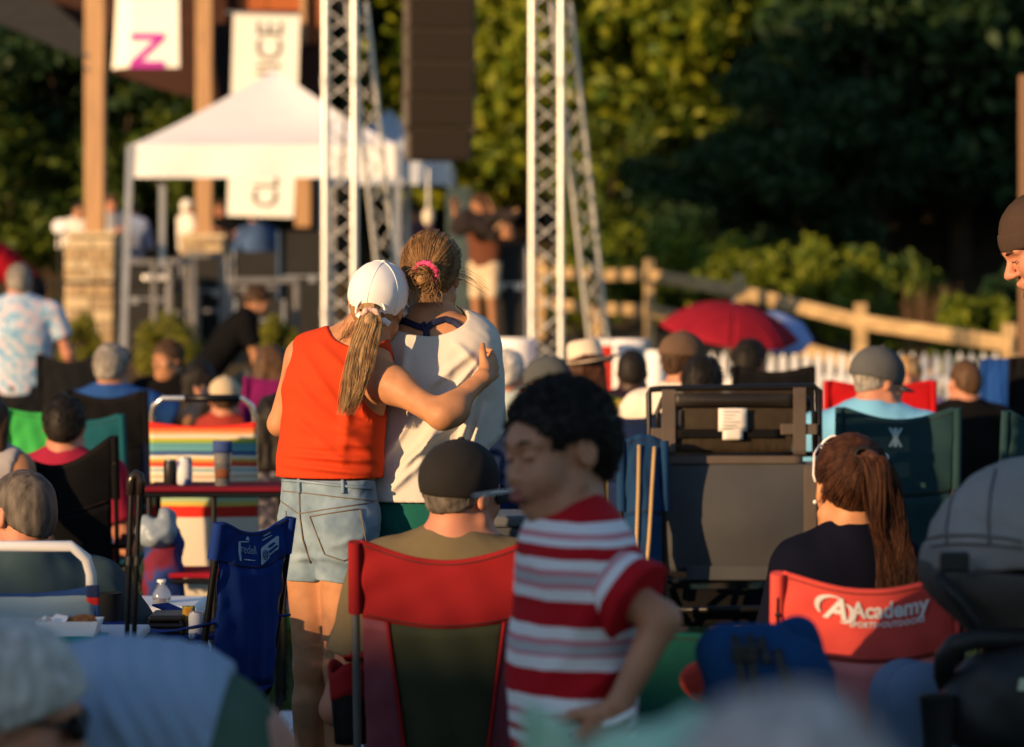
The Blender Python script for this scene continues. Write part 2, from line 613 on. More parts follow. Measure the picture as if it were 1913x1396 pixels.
# ------------------------------------------------------------------ trees and bushes
def leaves(n, clumps, size, seed, flat=.6, shell=.55):
    """n leaves as bent diamonds scattered through clumps [(centre, radii)]"""
    r = np.random.default_rng(seed)
    wts = np.array([c[1][0] * c[1][1] + c[1][1] * c[1][2] for c in clumps]); wts = wts / wts.sum()
    which = r.choice(len(clumps), n, p=wts)
    cen = np.array([c[0] for c in clumps], float)[which]
    rd = np.array([c[1] for c in clumps], float)[which]
    d = r.normal(size=(n, 3)); d /= np.linalg.norm(d, axis=1)[:, None]
    rr = shell + (1.08 - shell) * r.random(n) ** .7
    p = cen + d * rd * rr[:, None]
    nrm = d * .6 + r.normal(size=(n, 3)) * flat; nrm /= np.linalg.norm(nrm, axis=1)[:, None]
    t = np.cross(nrm, r.normal(size=(n, 3))); t /= np.linalg.norm(t, axis=1)[:, None]
    b = np.cross(nrm, t)
    s = size * r.uniform(.6, 1.35, n)[:, None]
    v = np.stack([p - t * s, p + b * s * .48 + nrm * s * .12, p + t * s, p - b * s * .48 + nrm * s * .12], 1).reshape(-1, 3)
    return v, np.arange(4 * n).reshape(-1, 4)

def crown_clumps(seed, rx, ry, rz, n, c0, cz):
    r = random.Random(seed); out = []
    for i in range(n):
        while True:
            q = Vector((r.uniform(-1, 1), r.uniform(-1, 1), r.uniform(-1, 1)))
            if .35 < q.length < 1: break
        s = r.uniform(.75, 1.35) * c0
        out.append(((q.x * rx, q.y * ry, cz + q.z * rz), (s, s, s * .75)))
    return out

TREES = {}
def tree(kind, label, x, y, h, seed, mat, rz=0, group='trees of the wood behind the stage', cat='tree', wide=1.0):
    """a tapered trunk with limbs and a leafy crown; each kind's crown mesh is shared"""
    key = (kind, mat.name)
    if key not in TREES:
        r = random.Random(seed)
        t = MB()
        if kind == 'conifer':
            cl = [((r.gauss(0, .35) * (1 - i / 46) * 2, r.gauss(0, .35) * (1 - i / 46) * 2, .15 + .84 * i / 46), (.20 * (1.08 - i / 46) + .03,) * 2 + (.055,)) for i in range(46)]
            cl = [((c[0] * .22, c[1] * .22, c[2]), q) for c, q in cl]
            lv = leaves(9000, cl, .016, seed, flat=.4, shell=.2)
        else:
            cl = crown_clumps(seed, .30, .30, .36, 44, .085, .58)
            lv = leaves(9500, cl, .0185, seed)
        t.tube([(0, 0, 0), (.01, .0, .2), (-.008, .01, .45), (.004, 0, .82)], [.026, .02, .014, .004], 8)
        for i in range(9):
            c = cl[(i * 5) % len(cl)][0]
            t.tube([(0, 0, .22 + .05 * i), (c[0] * .5, c[1] * .5, .1 * c[2] + .9 * (.3 + .05 * i)), c], [.009, .006, .002], 5)
        me_t = t.build('trunk', m_bark, smooth='all').data
        me_c = np_mesh('crown', lv[0], lv[1], mat, None, False).data
        for o in [o for o in COL.objects if o.data in (me_t, me_c)]: bpy.data.objects.remove(o)
        TREES[key] = (me_t, me_c)
    me_t, me_c = TREES[key]
    root = thing('tree' if kind != 'conifer' else 'conifer_tree', label, cat, (x, y, hill_z(x, y) - .1), rz, group)
    for nm, me in (('trunk', me_t), ('crown', me_c)):
        o = bpy.data.objects.new(nm, me); COL.objects.link(o); o.parent = root
        o.scale = (h * wide, h * wide, h)
    return root

tr = random.Random(8)
yg, mg, bgm, bu, ol = m_leaf
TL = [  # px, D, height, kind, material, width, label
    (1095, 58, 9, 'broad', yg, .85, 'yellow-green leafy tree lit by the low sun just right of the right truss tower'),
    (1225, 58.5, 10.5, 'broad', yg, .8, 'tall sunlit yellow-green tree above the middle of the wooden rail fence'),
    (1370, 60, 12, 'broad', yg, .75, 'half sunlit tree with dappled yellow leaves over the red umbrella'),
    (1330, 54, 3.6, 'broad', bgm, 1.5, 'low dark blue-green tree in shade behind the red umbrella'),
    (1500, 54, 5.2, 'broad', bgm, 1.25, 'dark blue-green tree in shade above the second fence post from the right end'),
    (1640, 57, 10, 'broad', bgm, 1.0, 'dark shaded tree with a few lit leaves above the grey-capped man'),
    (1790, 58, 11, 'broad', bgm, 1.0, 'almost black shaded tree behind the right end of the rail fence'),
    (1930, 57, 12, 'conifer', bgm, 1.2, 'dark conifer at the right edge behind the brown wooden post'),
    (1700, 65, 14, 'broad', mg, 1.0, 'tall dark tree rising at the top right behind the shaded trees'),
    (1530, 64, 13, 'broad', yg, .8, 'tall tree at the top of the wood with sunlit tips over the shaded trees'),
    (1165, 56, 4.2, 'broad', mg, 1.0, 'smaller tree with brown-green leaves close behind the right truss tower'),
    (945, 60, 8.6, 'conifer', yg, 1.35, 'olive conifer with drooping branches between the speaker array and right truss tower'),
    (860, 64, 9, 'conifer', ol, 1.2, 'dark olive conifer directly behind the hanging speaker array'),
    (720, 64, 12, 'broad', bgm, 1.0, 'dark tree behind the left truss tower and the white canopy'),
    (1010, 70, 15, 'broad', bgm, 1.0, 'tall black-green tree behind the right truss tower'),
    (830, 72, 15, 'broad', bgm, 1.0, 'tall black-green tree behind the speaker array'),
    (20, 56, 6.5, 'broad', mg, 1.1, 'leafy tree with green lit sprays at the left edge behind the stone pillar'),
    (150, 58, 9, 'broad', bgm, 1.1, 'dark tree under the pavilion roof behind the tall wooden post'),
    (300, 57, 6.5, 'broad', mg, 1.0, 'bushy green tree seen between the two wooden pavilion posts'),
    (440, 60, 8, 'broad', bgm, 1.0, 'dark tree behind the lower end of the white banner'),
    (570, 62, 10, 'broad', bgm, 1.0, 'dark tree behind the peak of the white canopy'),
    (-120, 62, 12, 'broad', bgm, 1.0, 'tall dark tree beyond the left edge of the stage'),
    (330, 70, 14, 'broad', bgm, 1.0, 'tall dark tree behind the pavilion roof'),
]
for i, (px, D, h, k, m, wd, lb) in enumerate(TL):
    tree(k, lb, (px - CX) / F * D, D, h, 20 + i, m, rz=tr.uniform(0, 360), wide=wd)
# the far wood reads as one dark mass between the crowns
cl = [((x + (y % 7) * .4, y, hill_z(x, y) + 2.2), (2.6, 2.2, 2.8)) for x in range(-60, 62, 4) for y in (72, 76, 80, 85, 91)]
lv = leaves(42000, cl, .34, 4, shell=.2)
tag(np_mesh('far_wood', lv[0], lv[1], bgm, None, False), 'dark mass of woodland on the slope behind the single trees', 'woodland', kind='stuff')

def bush(name, label, px, py0, py1, wpx, D, mat, n=2600, lf=.035, seed=1, group=None, gz=None, cat='bush', depth=None):
    c0, c1 = P(px, py0, D), P(px, py1, D)
    gz = c1.z if gz is None else gz
    rx = wpx / F * D / 2; rz_ = (c0.z - gz) / 2
    root = thing(name, label, cat, (c0.x, D, gz), 0, group)
    r = random.Random(seed); cl = []
    for i in range(26):
        while True:
            q = Vector((r.uniform(-1, 1), r.uniform(-1, 1), r.uniform(-1, 1)))
            if q.length < 1: break
        q = q.normalized() * q.length ** .4
        cl.append(((q.x * rx * .72, q.y * (depth or rx) * .72, rz_ + q.z * rz_ * .72), (rx * .3, rx * .3, rz_ * .32)))
    lv = leaves(n, cl, lf, seed, shell=.3)
    st = MB()
    for i in range(7):
        c = cl[i * 3][0]
        st.tube([(c[0] * .15, c[1] * .15, 0), (c[0] * .5, c[1] * .5, c[2] * .6), c], [.02, .012, .005], 5)
    st.build('stem', m_bark, root)
    np_mesh('foliage', lv[0], lv[1], mat, root, False)
    return root
# hillside shrubs behind the rail fence
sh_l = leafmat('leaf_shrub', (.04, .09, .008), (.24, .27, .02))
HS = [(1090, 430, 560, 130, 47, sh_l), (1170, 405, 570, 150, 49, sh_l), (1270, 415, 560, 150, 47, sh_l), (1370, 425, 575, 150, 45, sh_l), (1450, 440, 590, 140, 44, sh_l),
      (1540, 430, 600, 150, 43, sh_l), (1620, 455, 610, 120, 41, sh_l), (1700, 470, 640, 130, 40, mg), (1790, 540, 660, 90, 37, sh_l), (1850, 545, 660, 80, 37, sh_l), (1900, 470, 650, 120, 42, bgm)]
HL = ['sunlit shrub at the top end of the rail fence by the truss tower', 'sunlit shrub behind the first full fence panel', 'sunlit shrub above the third fence post gap', 'green shrub behind the red umbrella',
      'sunlit shrub right of the umbrella top', 'broad sunlit shrub uphill of the middle fence rail', 'yellow-green shrub behind the stout fence post', 'brownish twiggy shrub behind the lowest rail',
      'small yellow-green shrub low behind the lowest rail', 'small yellow shrub near the last fence post', 'dark shrub at the right edge behind the last fence post']
for i, (px, a, b, wpx, D, m) in enumerate(HS):
    bush('shrub', HL[i], px, a, b, wpx * 1.25, D, m, n=2600, lf=.085, seed=60 + i, group='shrubs on the slope behind the rail fence', gz=hill_z((px - CX) / F * D, D) - .05, cat='shrub', depth=.9)
# dry reed tufts by the lowest rail
for i, px in enumerate((1720, 1760)):
    c = P(px, 600, 38)
    r = random.Random(i); t = MB()
    for k in range(70):
        a = r.uniform(0, 6.28); q = r.uniform(0, .22)
        t.tube([(q * math.cos(a), q * math.sin(a), 0), (1.6 * q * math.cos(a), 1.6 * q * math.sin(a), r.uniform(.7, 1.2))], [.012, .004], 3)
    o = t.build('reed_tuft', M('dry_reed', (.22, .13, .06), var=.3), loc=(c.x, 38, hill_z(c.x, 38)))
    tag(o, ['dry brown grass tuft under the dark trees, left of the pair', 'dry brown grass tuft under the dark trees, right of the pair'][i], 'plant', 'dry tufts behind the rail fence')
BU = [(315, 578, 668, 145, 30.2, 'round clipped bush right of the tent leg in front of the stage'),
      (148, 580, 645, 95, 30.2, 'small clipped bush at the foot of the stone pillar'),
      (523, 578, 648, 85, 30.4, 'clipped bush right of the stooping person in black')]
for i, (px, a, b, wpx, D, lb) in enumerate(BU):
    bush('clipped_bush', lb, px, a, b, wpx, D, bu, n=6000, lf=.022, seed=90 + i, group='clipped bushes before the stage', gz=.72)

# ------------------------------------------------------------------ pavilion and stage
m_beam = M('stained_beam', (.04, .013, .008), vs=3, var=.3, stretch=(.2, 1, 1))
m_panel = M('orange_boards', (.30, .085, .025), vs=4, var=.3, stretch=(.2, 1, 1))
m_roof = M('dark_roof', (.018, .019, .022), vs=10, var=.3, bump=.5, bs=40)
m_post = M('tan_post', (.42, .25, .13), vs=5, var=.2, bump=.3, bs=60, stretch=(6, 6, .4))
m_stone = [M('stone_%d' % i, c, vs=16, var=.25, bump=.9, bs=45) for i, c in enumerate(((.5, .38, .22), (.42, .30, .17), (.56, .45, .29), (.36, .27, .17)))]
m_mortar = M('mortar', (.3, .25, .18), vs=20)
pav = thing('pavilion', 'open stage pavilion with dark roof, curved brown beam and tall tan posts', 'pavilion', (-6, 44, 1.05))
def rel(root):
    return lambda p: Vector(p) - root.location
pr = rel(pav)
b = MB()
low = [(-120, 8), (0, 44), (85, 80), (160, 112), (250, 150), (340, 178), (430, 195), (520, 206), (606, 212)]
up = [(606, -260), (-120, -300)]
b.poly([(x, y) for x, y in low + up], lambda x, y, t: pr(P(x, y, 41) + Vector((0, t, 0))), .35)
b.build('arch_beam', m_beam, pav)
b = MB()
b.poly([(-120, -60), (0, -8), (90, -2), (160, 58), (160, 112), (0, 44), (-120, -6)], lambda x, y, t: pr(P(x, y, 40.6) + Vector((0, t, 0))), .3)
b.build('gutter', m_roof, pav)
for k, (x0, x1, y0, y1) in enumerate(((446, 498, -150, 20), (500, 560, -150, 20), (574, 604, -150, 82))):
    b = MB(); c0, c1 = P(x0, y0, 40.9), P(x1, y1, 40.9)
    b.box(pr((c0 + c1) / 2), (c1.x - c0.x, .05, c0.z - c1.z)); b.build('fascia_board', m_panel, pav)
b = MB(); c0, c1 = P(560, -150, 40.8), P(572, 82, 40.8)
b.box(pr((c0 + c1) / 2), (c1.x - c0.x, .14, c0.z - c1.z)); b.build('strut', m_post, pav)
b = MB(); b.bar(pr(P(405, 45, 40.8)), pr(P(425, 190, 41)), .22, .2); b.build('brace', m_roof, pav)
b = MB()
x0, x1 = -7.2, -2.5
for (ya, za, yb, zb) in ((40.2, 6.6, 43.4, 9.5), (43.4, 9.5, 46.2, 6.4)):
    b.add([pr(v) for v in [(x0, ya, za), (x1, ya, za), (x1, yb, zb), (x0, yb, zb), (x0, ya, za - .3), (x1, ya, za - .3), (x1, yb, zb - .3), (x0, yb, zb - .3)]],
          [(0, 1, 2, 3), (7, 6, 5, 4), (0, 4, 5, 1), (1, 5, 6, 2), (2, 6, 7, 3), (3, 7, 4, 0)])
b.build('roof', m_roof, pav)
b = MB(); b.box(pr((-4.9, 43.4, 6.1)), (4.6, 5.4, .12)); b.build('ceiling', m_beam, pav)
for px, D, py, ww in ((178, 37, 437, .239), (382.5, 40.55, 440, .225), (567, 48, 425, .25)):
    c = P(px, py, D)
    b = MB(); b.box(pr((c.x, D, (c.z + 6.2) / 2)), (ww, ww, 6.2 - c.z)); po = b.build('post', m_post, pav, bevel=.015)
    if D == 37:
        for yy in (105, 131):
            q = MB(); q.ell(pr(P(164, yy, D) + Vector((0, -.13, 0))), (.03, .03, .03), 10, 6); q.build('bolt', M('bolt_metal', (.7, .65, .5), rough=.25, metal=1), po)

def stone_pillar(px, D, wpx, pytop, zb, label):
    c = P(px, pytop, D); wm = wpx / F * D
    root = thing('stone_pillar', label, 'pillar', (c.x, D, zb), 0, 'stone pillars of the pavilion')
    hh = c.z - zb
    MB().box((0, 0, hh / 2), (wm - .05, wm - .05, hh)).build('core', m_mortar, root)
    MB().box((0, 0, hh + .03), (wm + .06, wm + .06, .06)).build('cap_stone', m_stone[2], root, bevel=.012)
    r = random.Random(int(px))
    protos = []
    for k in range(8):
        q = MB(); q.box((0, 0, 0), (1, 1, 1))
        vs = [Vector(p) for p in q.v]
        q.v = [tuple(p * (1 + r.uniform(-.07, .05))) for p in vs]
        o = q.build('stone', m_stone[k % 4], bevel=.06, smooth=True); protos.append(o.data); bpy.data.objects.remove(o)
    z = 0
    while z < hh - .04:
        rh = min(r.uniform(.08, .17), hh - z)
        for face in range(3):
            u = -wm / 2
            while u < wm / 2 - .03:
                l = min(r.uniform(.12, .34), wm / 2 - u)
                if wm / 2 - u - l < .07: l = wm / 2 - u
                o = bpy.data.objects.new('stone', r.choice(protos)); COL.objects.link(o); o.parent = root
                dd = .07 + r.uniform(0, .03)
                if face == 0: o.location, sz = (u + l / 2, -wm / 2 + .01, z + rh / 2), (l - .012, dd, rh - .012)
                else:
                    sx = -1 if face == 1 else 1
                    o.location, sz = (sx * (wm / 2 - .01), u + l / 2, z + rh / 2), (dd, l - .012, rh - .012)
                o.scale = sz
                u += l
        z += rh
    return root
stone_pillar(175, 37, 86, 443, .9, 'tall tan stone pillar under the nearest wooden post')
stone_pillar(382, 40.55, 76, 446, 1.05, 'shorter tan stone pillar behind the metal railing')

m_deck = M('stage_black', (.012, .012, .014), rough=.7)
b = MB(); b.box((-5.3, 40.2, .57), (11.6, 16, .98)); tag(b.build('stage_floor', m_deck), kind='structure')

# white pop-up canopy
m_white = M('white_canvas', (.84, .83, .84), var=.04, vs=2, bump=.08, rough=.6)
m_frame = M('grey_frame', (.45, .45, .47), rough=.35, metal=.7, var=.08)
def canopy(label, x0, x1, y0, y1, zv, ze, zp, zg, lean=0, mat=None):
    mat = mat or m_white
    cx, cy = (x0 + x1) / 2, (y0 + y1) / 2
    root = thing('pop_up_canopy', label, 'canopy tent', (cx, cy, zg), 0, 'white pop-up canopies by the stage')
    r = rel(root)
    cor = [(x0, y0), (x1, y0), (x1, y1), (x0, y1)]
    for i in range(4):
        a, c = cor[i], cor[(i + 1) % 4]
        q = MB()
        def fn(u, v):
            ex, ey = a[0] + (c[0] - a[0]) * u, a[1] + (c[1] - a[1]) * u
            s_ = v ** 1.12
            return r((ex + (cx - ex) * v, ey + (cy - ey) * v, ze + (zp - ze) * s_ - .06 * math.sin(math.pi * u) * (1 - v) * v * 3))
        q.sheet(fn, 14, 10, .006); q.build('roof_panel', mat, root, smooth=True)
        q = MB()
        nrm = Vector((c[1] - a[1], a[0] - c[0], 0)).normalized()
        def fv(u, v):
            w_ = .02 * math.sin(u * 19) * v
            return r(Vector((a[0] + (c[0] - a[0]) * u, a[1] + (c[1] - a[1]) * u, ze - (ze - zv) * v * (1, .85, .42, .85)[i])) + nrm * (.006 + w_))
        q.sheet(fv, 30, 4, .005); q.build('valance', mat, root, smooth=True)
    for i, (x, y) in enumerate(cor):
        q = MB(); q.bar(r((x, y, ze)), r((x + (lean if i == 0 else 0), y, zg)), .07, .07); lg = q.build('leg', m_frame, root)
        q = MB(); q.box(r((x + (lean if i == 0 else 0), y, zg + .01)), (.12, .12, .02)); q.build('foot_plate', m_frame, lg)
    return root
canopy('large white pop-up canopy with a peaked roof in front of the banners', -4.2, -1.26, 33, 36, 2.98, 3.34, 4.29, 1.06, lean=-.08)
canopy('smaller white canopy, shade put into its colour, right behind the large white one', -2.6, -.86, 41, 43.5, 3.24, 3.56, 4.35, 1.06, mat=M('shade_tinted_canvas', (.46, .51, .60), var=.04, vs=2, bump=.08, rough=.6))  # white cloth; the blue-grey colour paints in its shade

# banners
m_ban = M('banner_white', (.85, .83, .78), var=.03, bump=.05, vs=2)
def banner(label, pts, D, pieces, col, curl=0):
    (xa, ya), (xb, yb), (xc, yc), (xd, yd) = pts         # top-left, top-right, bottom-right, bottom-left in the photo
    c = P((xa + xb) / 2, ya, D)
    root = thing('banner', label, 'banner', c, 0, 'white banners on the pavilion posts')
    def fn(u, v):
        top = P(xa + (xb - xa) * u, ya + (yb - ya) * u, D); bot = P(xd + (xc - xd) * u, yd + (yc - yd) * u, D)
        p = top.lerp(bot, v) - c
        return p + Vector((0, .05 * math.sin(3 * v + 1.5 * u) + curl * max(0, .22 - u) ** 1.0 * 1.5, 0))
    MB().sheet(fn, 16, 30, .006).build('cloth', m_ban, root, smooth=True)
    if pieces: tag(lettering('lettering', pieces, lambda x, y: fn(x, y) + Vector((0, -.02, 0)), col, root), kind='stuff')
    MB().tube([fn(-.12, .004) , fn(1.04, .004)], .018, 8).build('pole', m_frame, root)
    return root
m_mag = M('magenta_print', (.42, .03, .32), var=.05, bump=0)
m_gry = M('grey_print', (.05, .05, .055), var=.05, bump=0)
# v runs down the cloth; letters read upwards, so the text is turned a quarter
def vert(t, u, v, size, sx=1.0, bold=.01):
    return dict(t=t, x=u, y=v, size=size, rot=-math.pi / 2, sx=sx, bold=bold)
def quarter(t, u, v, hu, wv, bold):
    """one word, hu = letter height across the cloth (fraction of width), wv = word length down the cloth"""
    me = text_mesh(t, 1, bold)
    xs_ = [q.co.x for q in me.vertices]; ys_ = [q.co.y for q in me.vertices]
    bm = bmesh.new(); bm.from_mesh(me); bmesh.ops.triangulate(bm, faces=bm.faces)
    bx, by = min(xs_), min(ys_); kx, ky = max(xs_) - bx, max(ys_) - by
    vs = [(u + hu * -((q.co.y - by) / ky - .5), v - wv * ((q.co.x - bx) / kx - .5)) for q in bm.verts]
    fs = [tuple(w_.index for w_ in f.verts) for f in bm.faces]
    bm.free(); bpy.data.meshes.remove(me)
    return (vs, fs)
banner('white banner with one magenta letter N turned on its side, on the nearest post', [(214, -60), (332, -60), (336, 127), (204, 126)], 36.6,
       [quarter('N', .54, .83, .5, .35, .02)], m_mag, curl=.9)
b2 = banner('tall white banner with grey letters running up behind the canopy', [(436, 22), (560, 25), (549, 407), (424, 403)], 40.3,
       [quarter('CL', .56, .876, .38, .152, .004), quarter('UICE', .55, .215, .38, .34, -.003)], m_gry)
q = MB(); c = P(486, 157, 40.22); q.lathe([(.0, -.005), (.07, -.004), (.07, .004), (0, .005)], 14, Vector(c) - b2.location, Matrix.Rotation(rad(90), 3, 'X'))
q.build('emblem', M('yellow_print', (.8, .6, .03), bump=0), b2)

# ------------------------------------------------------------------ truss towers and speakers
m_alu = M('aluminium', (.82, .80, .77), rough=.38, metal=.55, var=.06, bump=.05)
m_lace = M('dull_aluminium', (.62, .61, .59), rough=.5, metal=.4, var=.1, bump=.05)
def truss_run(root, a, bb, wd, bay, cr, br, up=None):
    a, bb = Vector(a), Vector(bb)
    x, y, d = frame_from(bb - a, up)
    L_ = (bb - a).length
    cor = [(-1, -1), (1, -1), (1, 1), (-1, 1)]
    for sx, sy in cor:
        o = (x * sx + y * sy) * (wd / 2 - cr)
        MB().tube([a + o, bb + o], cr, 12).build('chord', m_alu, root, smooth=True)
    n = max(2, round(L_ / bay)); h_ = wd / 2 - cr
    R = Matrix((x, y, d)).transposed()
    protos = {}
    for f in range(4):
        c0, c1 = cor[f], cor[(f + 1) % 4]
        for s_ in (0, 1):
            p0 = R @ Vector((c0[0] * h_, c0[1] * h_, 0)); p1 = R @ Vector((c1[0] * h_, c1[1] * h_, 0))
            if s_: p0, p1 = p1, p0
            o = MB().tube([p0, p1 + d * (L_ / n)], br, 6, False).build('brace', m_lace, root, smooth=True)
            protos[(f, s_)] = o
            o.location = a
    for i in range(1, n):
        for f in range(4):
            o = protos[(f, 0)].copy() if (i + f) % 2 == 0 else protos[(f, 1)].copy()
            COL.objects.link(o); o.parent = root; o.location = a + d * (L_ / n) * i
    for f in range(4):
        bpy.data.objects.remove(protos[(f, 1 if (f % 2 == 0) else 0)])
def tower(label, px, D, lean):
    c = P(px, 700, D)
    root = thing('truss_tower', label, 'truss tower', (c.x, D, 0), 0, 'aluminium truss towers')
    truss_run(root, (0, 0, .06), (0, 0, 7.6), .30, .205, .024, .0085, up=(0, 1, 0))
    MB().box((0, 0, .03), (.6, .6, .06)).build('base_plate', m_alu, root, bevel=.008)
    truss_run(root, (.13, .25, 4.2), (lean, 1.2, .05), .20, .22, .016, .007, up=(0, 1, 0))
    MB().tube([(0, .1, .4), (lean - .05, 1.1, .4)], .02, 8).build('tie_bar', m_alu, root, smooth=True)
    MB().tube([(.03 + .02 * math.sin(k * 1.3), .05, 7.4 - .36 * k) for k in range(21)], .012, 6).build('cable', M('black_cable', (.012, .012, .013), rough=.6), root, smooth='all')
    for z in (1.5, 3.5, 5.5):
        for sx in (-1, 1): MB().lathe([(.031, -.04), (.031, .04)], 12, (sx * .126, -.126, z)).build('coupler', m_lace, root, smooth=True)
    return root
tower('aluminium truss tower left of the hanging speakers, beside the canopy', 635.5, 26, .56)
tower('aluminium truss tower right of the hanging speakers, alone before the trees', 1020.5, 26, .62)
xb = thing('truss_beam', 'aluminium cross beam carrying the speaker array between the towers', 'truss', (-.6, 29, 7.6))
truss_run(xb, (-1.3, 0, 0), (1.3, 0, 0), .30, .26, .026, .011)
for sx in (-.85, .85): truss_run(xb, (sx, -3.2, .0), (sx, -.18, 0), .26, .26, .022, .010)
m_spk = M('speaker_grille', (.024, .017, .012), rough=.85, var=.1, vs=60, bump=.5, bs=160)
m_spks = M('speaker_side', (.10, .08, .06), rough=.5, var=.1)
arr = thing('speaker_array', 'tall dark line of stacked loudspeakers hanging between the truss towers', 'speaker', P(816, 300, 29), 14)
for i in range(9):
    z = .155 + .315 * i
    q = MB()
    wb = .335 if i else .315
    q.poly([(-wb, -.2), (wb, -.2), (wb - .05, .22), (-wb + .05, .22)], lambda x, y, t: Vector((x, y + .03 * max(0, 2 - i), z - .153 + t)), .306)
    bx = q.build('speaker_box', m_spks, arr, bevel=.008)
    q = MB(); q.box((0, -.21 + .03 * max(0, 2 - i), z), (2 * wb - .05, .02, .284)); q.build('grille', m_spk, bx, bevel=.006)
    for sx in (-1, 1):
        q = MB(); q.box((sx * (wb + .012), -.12, z + .146), (.03, .07, .08)); q.build('rigging_link', m_spks, bx)
q = MB(); q.box((0, 0, 2.95), (.7, .45, .06)); q.tube([(0, 0, 2.97), (0, 0, 4.6)], .02, 6); q.build('fly_bar', m_frame, arr)

# ------------------------------------------------------------------ fences
m_wood = M('weathered_timber', (.44, .31, .16), vs=4, var=.3, bump=.5, bs=40, stretch=(.5, .5, 3))
fw = thing('rail_fence', 'rustic timber post and rail fence running down the slope on the right', 'fence', (1.3, 42, 0))
r = rel(fw)
FP = [(1010, 47, 480), (1115, 45, 487), (1213, 42, 484), (1380, 38, 513), (1608, 34.5, 566), (1885, 31.5, 604)]
tops = []
for px, D, py in FP:
    c = P(px, py, D); gz = hill_z(c.x, D) - .3
    MB().box(r((c.x, D, (c.z + gz) / 2)), (.14, .14, c.z - gz)).build('post', m_wood, fw, bevel=.012)
    tops.append(c)
for i in range(len(tops) - 1):
    for dz in (.22, .72):
        a, c = tops[i] - Vector((0, .07, dz)), tops[i + 1] - Vector((0, .07, dz))
        n_ = (c - a).normalized()
        MB().bar(r(a - n_ * .05), r(c + n_ * .05), .07, .17, up=(0, 0, 1)).build('rail', m_wood, fw, bevel=.02)
m_pick = M('picket_white', (.72, .74, .78), var=.08, vs=8)
pf = thing('picket_fence', 'low white picket fence behind the seated crowd on the right', 'fence', P(1500, 700, 32).xyz * Vector((1, 1, 0)).x if False else (3.1, 32, 0))
q = MB(); q.poly([(-.035, 0), (.035, 0), (.035, 1.0), (0, 1.08), (-.035, 1.0)], lambda x, y, t: Vector((x, -t, y)), .02)
pk = q.build('picket', m_pick, pf)
x = -1.85
while x < 2.45:
    o = pk.copy(); COL.objects.link(o); o.parent = pf; o.location = (x, 0, 0); x += .126
bpy.data.objects.remove(pk)
for z in (.3, .78):
    MB().box((.3, .025, z), (4.3, .035, .08)).build('rail', m_pick, pf)
# brown post at the right edge
c = P(1908, 140, 22)
bp_ = MB().box((0, 0, c.z / 2), (.09, .09, c.z)).build('wooden_post', M('brown_post', (.20, .115, .065), vs=5, stretch=(6, 6, .4)), bevel=.01, loc=(c.x + .03, 22, 0))
tag(bp_, 'tall slim brown wooden post cut by the right edge behind the beanie', 'post')

# ------------------------------------------------------------------ the building added unseen behind the viewer, only to throw the evening shade
def back_block(label, t, p0, p1, zt):
    d = Vector((math.sin(rad(SUN_AZ)), math.cos(rad(SUN_AZ)), 0)); n = Vector((d.y, -d.x, 0))
    c = Vector((0, 0, 0)) - d * t + n * (p0 + p1) / 2
    o = MB().box((0, 0, zt / 2), (p1 - p0, 4, zt)).build('shade_block', M('shade_block_face', (.35, .3, .26)), loc=c)
    o.rotation_euler = (0, 0, -rad(SUN_AZ))
    tag(o, label, 'shade_block')
TE = math.tan(rad(SUN_EL))
# ------------------------------------------------------------------ people: one smooth body each, clothes and hair as parts
SK = {'pale': M('skin_pale', (.48, .225, .11), rough=.55, var=.15, vs=22, bump=.15, bs=300, sss=.06),
      'tan': M('skin_tan', (.37, .175, .09), rough=.55, var=.1, vs=12, bump=.1, bs=300, sss=.06),
      'pink': M('skin_pink', (.46, .20, .125), rough=.55, var=.12, vs=12, bump=.1, bs=300, sss=.06),
      'brown': M('skin_brown', (.42, .195, .112), rough=.5, var=.12, vs=12, bump=.1, bs=300, sss=.05),
      'dark': M('skin_dark', (.06, .03, .02), rough=.5, var=.12, vs=12, bump=.1, bs=300)}
def hairmat(name, c, c2):
    m = M(name, c, rough=.6, c2=c2, vs=55, var=.3, bump=.5, bs=160, spec=.22, stretch=(1, 1, .25))
    n, L = m.node_tree.nodes, m.node_tree.links      # every strand has its own tone
    g = n.new('ShaderNodeNewGeometry'); mx = n.new('ShaderNodeMix'); mx.data_type = 'RGBA'; mx.blend_type = 'MULTIPLY'; mx.inputs[0].default_value = 1
    r = n.new('ShaderNodeValToRGB'); r.color_ramp.elements[0].color = (.68, .65, .62, 1); r.color_ramp.elements[1].color = (1.25, 1.22, 1.15, 1)
    b = n['Principled BSDF']; src = b.inputs['Base Color'].links[0].from_socket
    L.new(g.outputs['Random Per Island'], r.inputs[0]); L.new(src, mx.inputs[6]); L.new(r.outputs[0], mx.inputs[7]); L.new(mx.outputs[2], b.inputs['Base Color'])
    return m
HM = {'black': hairmat('hair_black', (.008, .007, .006), (.02, .016, .013)),
      'brown': hairmat('hair_brown', (.045, .024, .013), (.10, .055, .03)),
      'auburn': hairmat('hair_auburn', (.030, .012, .008), (.085, .034, .018)),
      'blonde': hairmat('hair_blonde', (.26, .15, .065), (.52, .34, .17)),
      'dkblonde': hairmat('hair_dark_blonde', (.17, .095, .04), (.38, .22, .10)),
      'grey': hairmat('hair_grey', (.17, .16, .15), (.36, .34, .32)),
      'salt': hairmat('hair_salt_pepper', (.055, .05, .045), (.16, .14, .125)),
      'rose': hairmat('hair_pale_rose', (.52, .46, .46), (.72, .64, .63)),
      'white': hairmat('hair_white', (.66, .65, .63), (.90, .88, .86))}
def cloth(name, c, var=.14, **k):
    return M(name, c, rough=.95, var=var, vs=5, bump=.25, bs=420, spec=.06, **k)

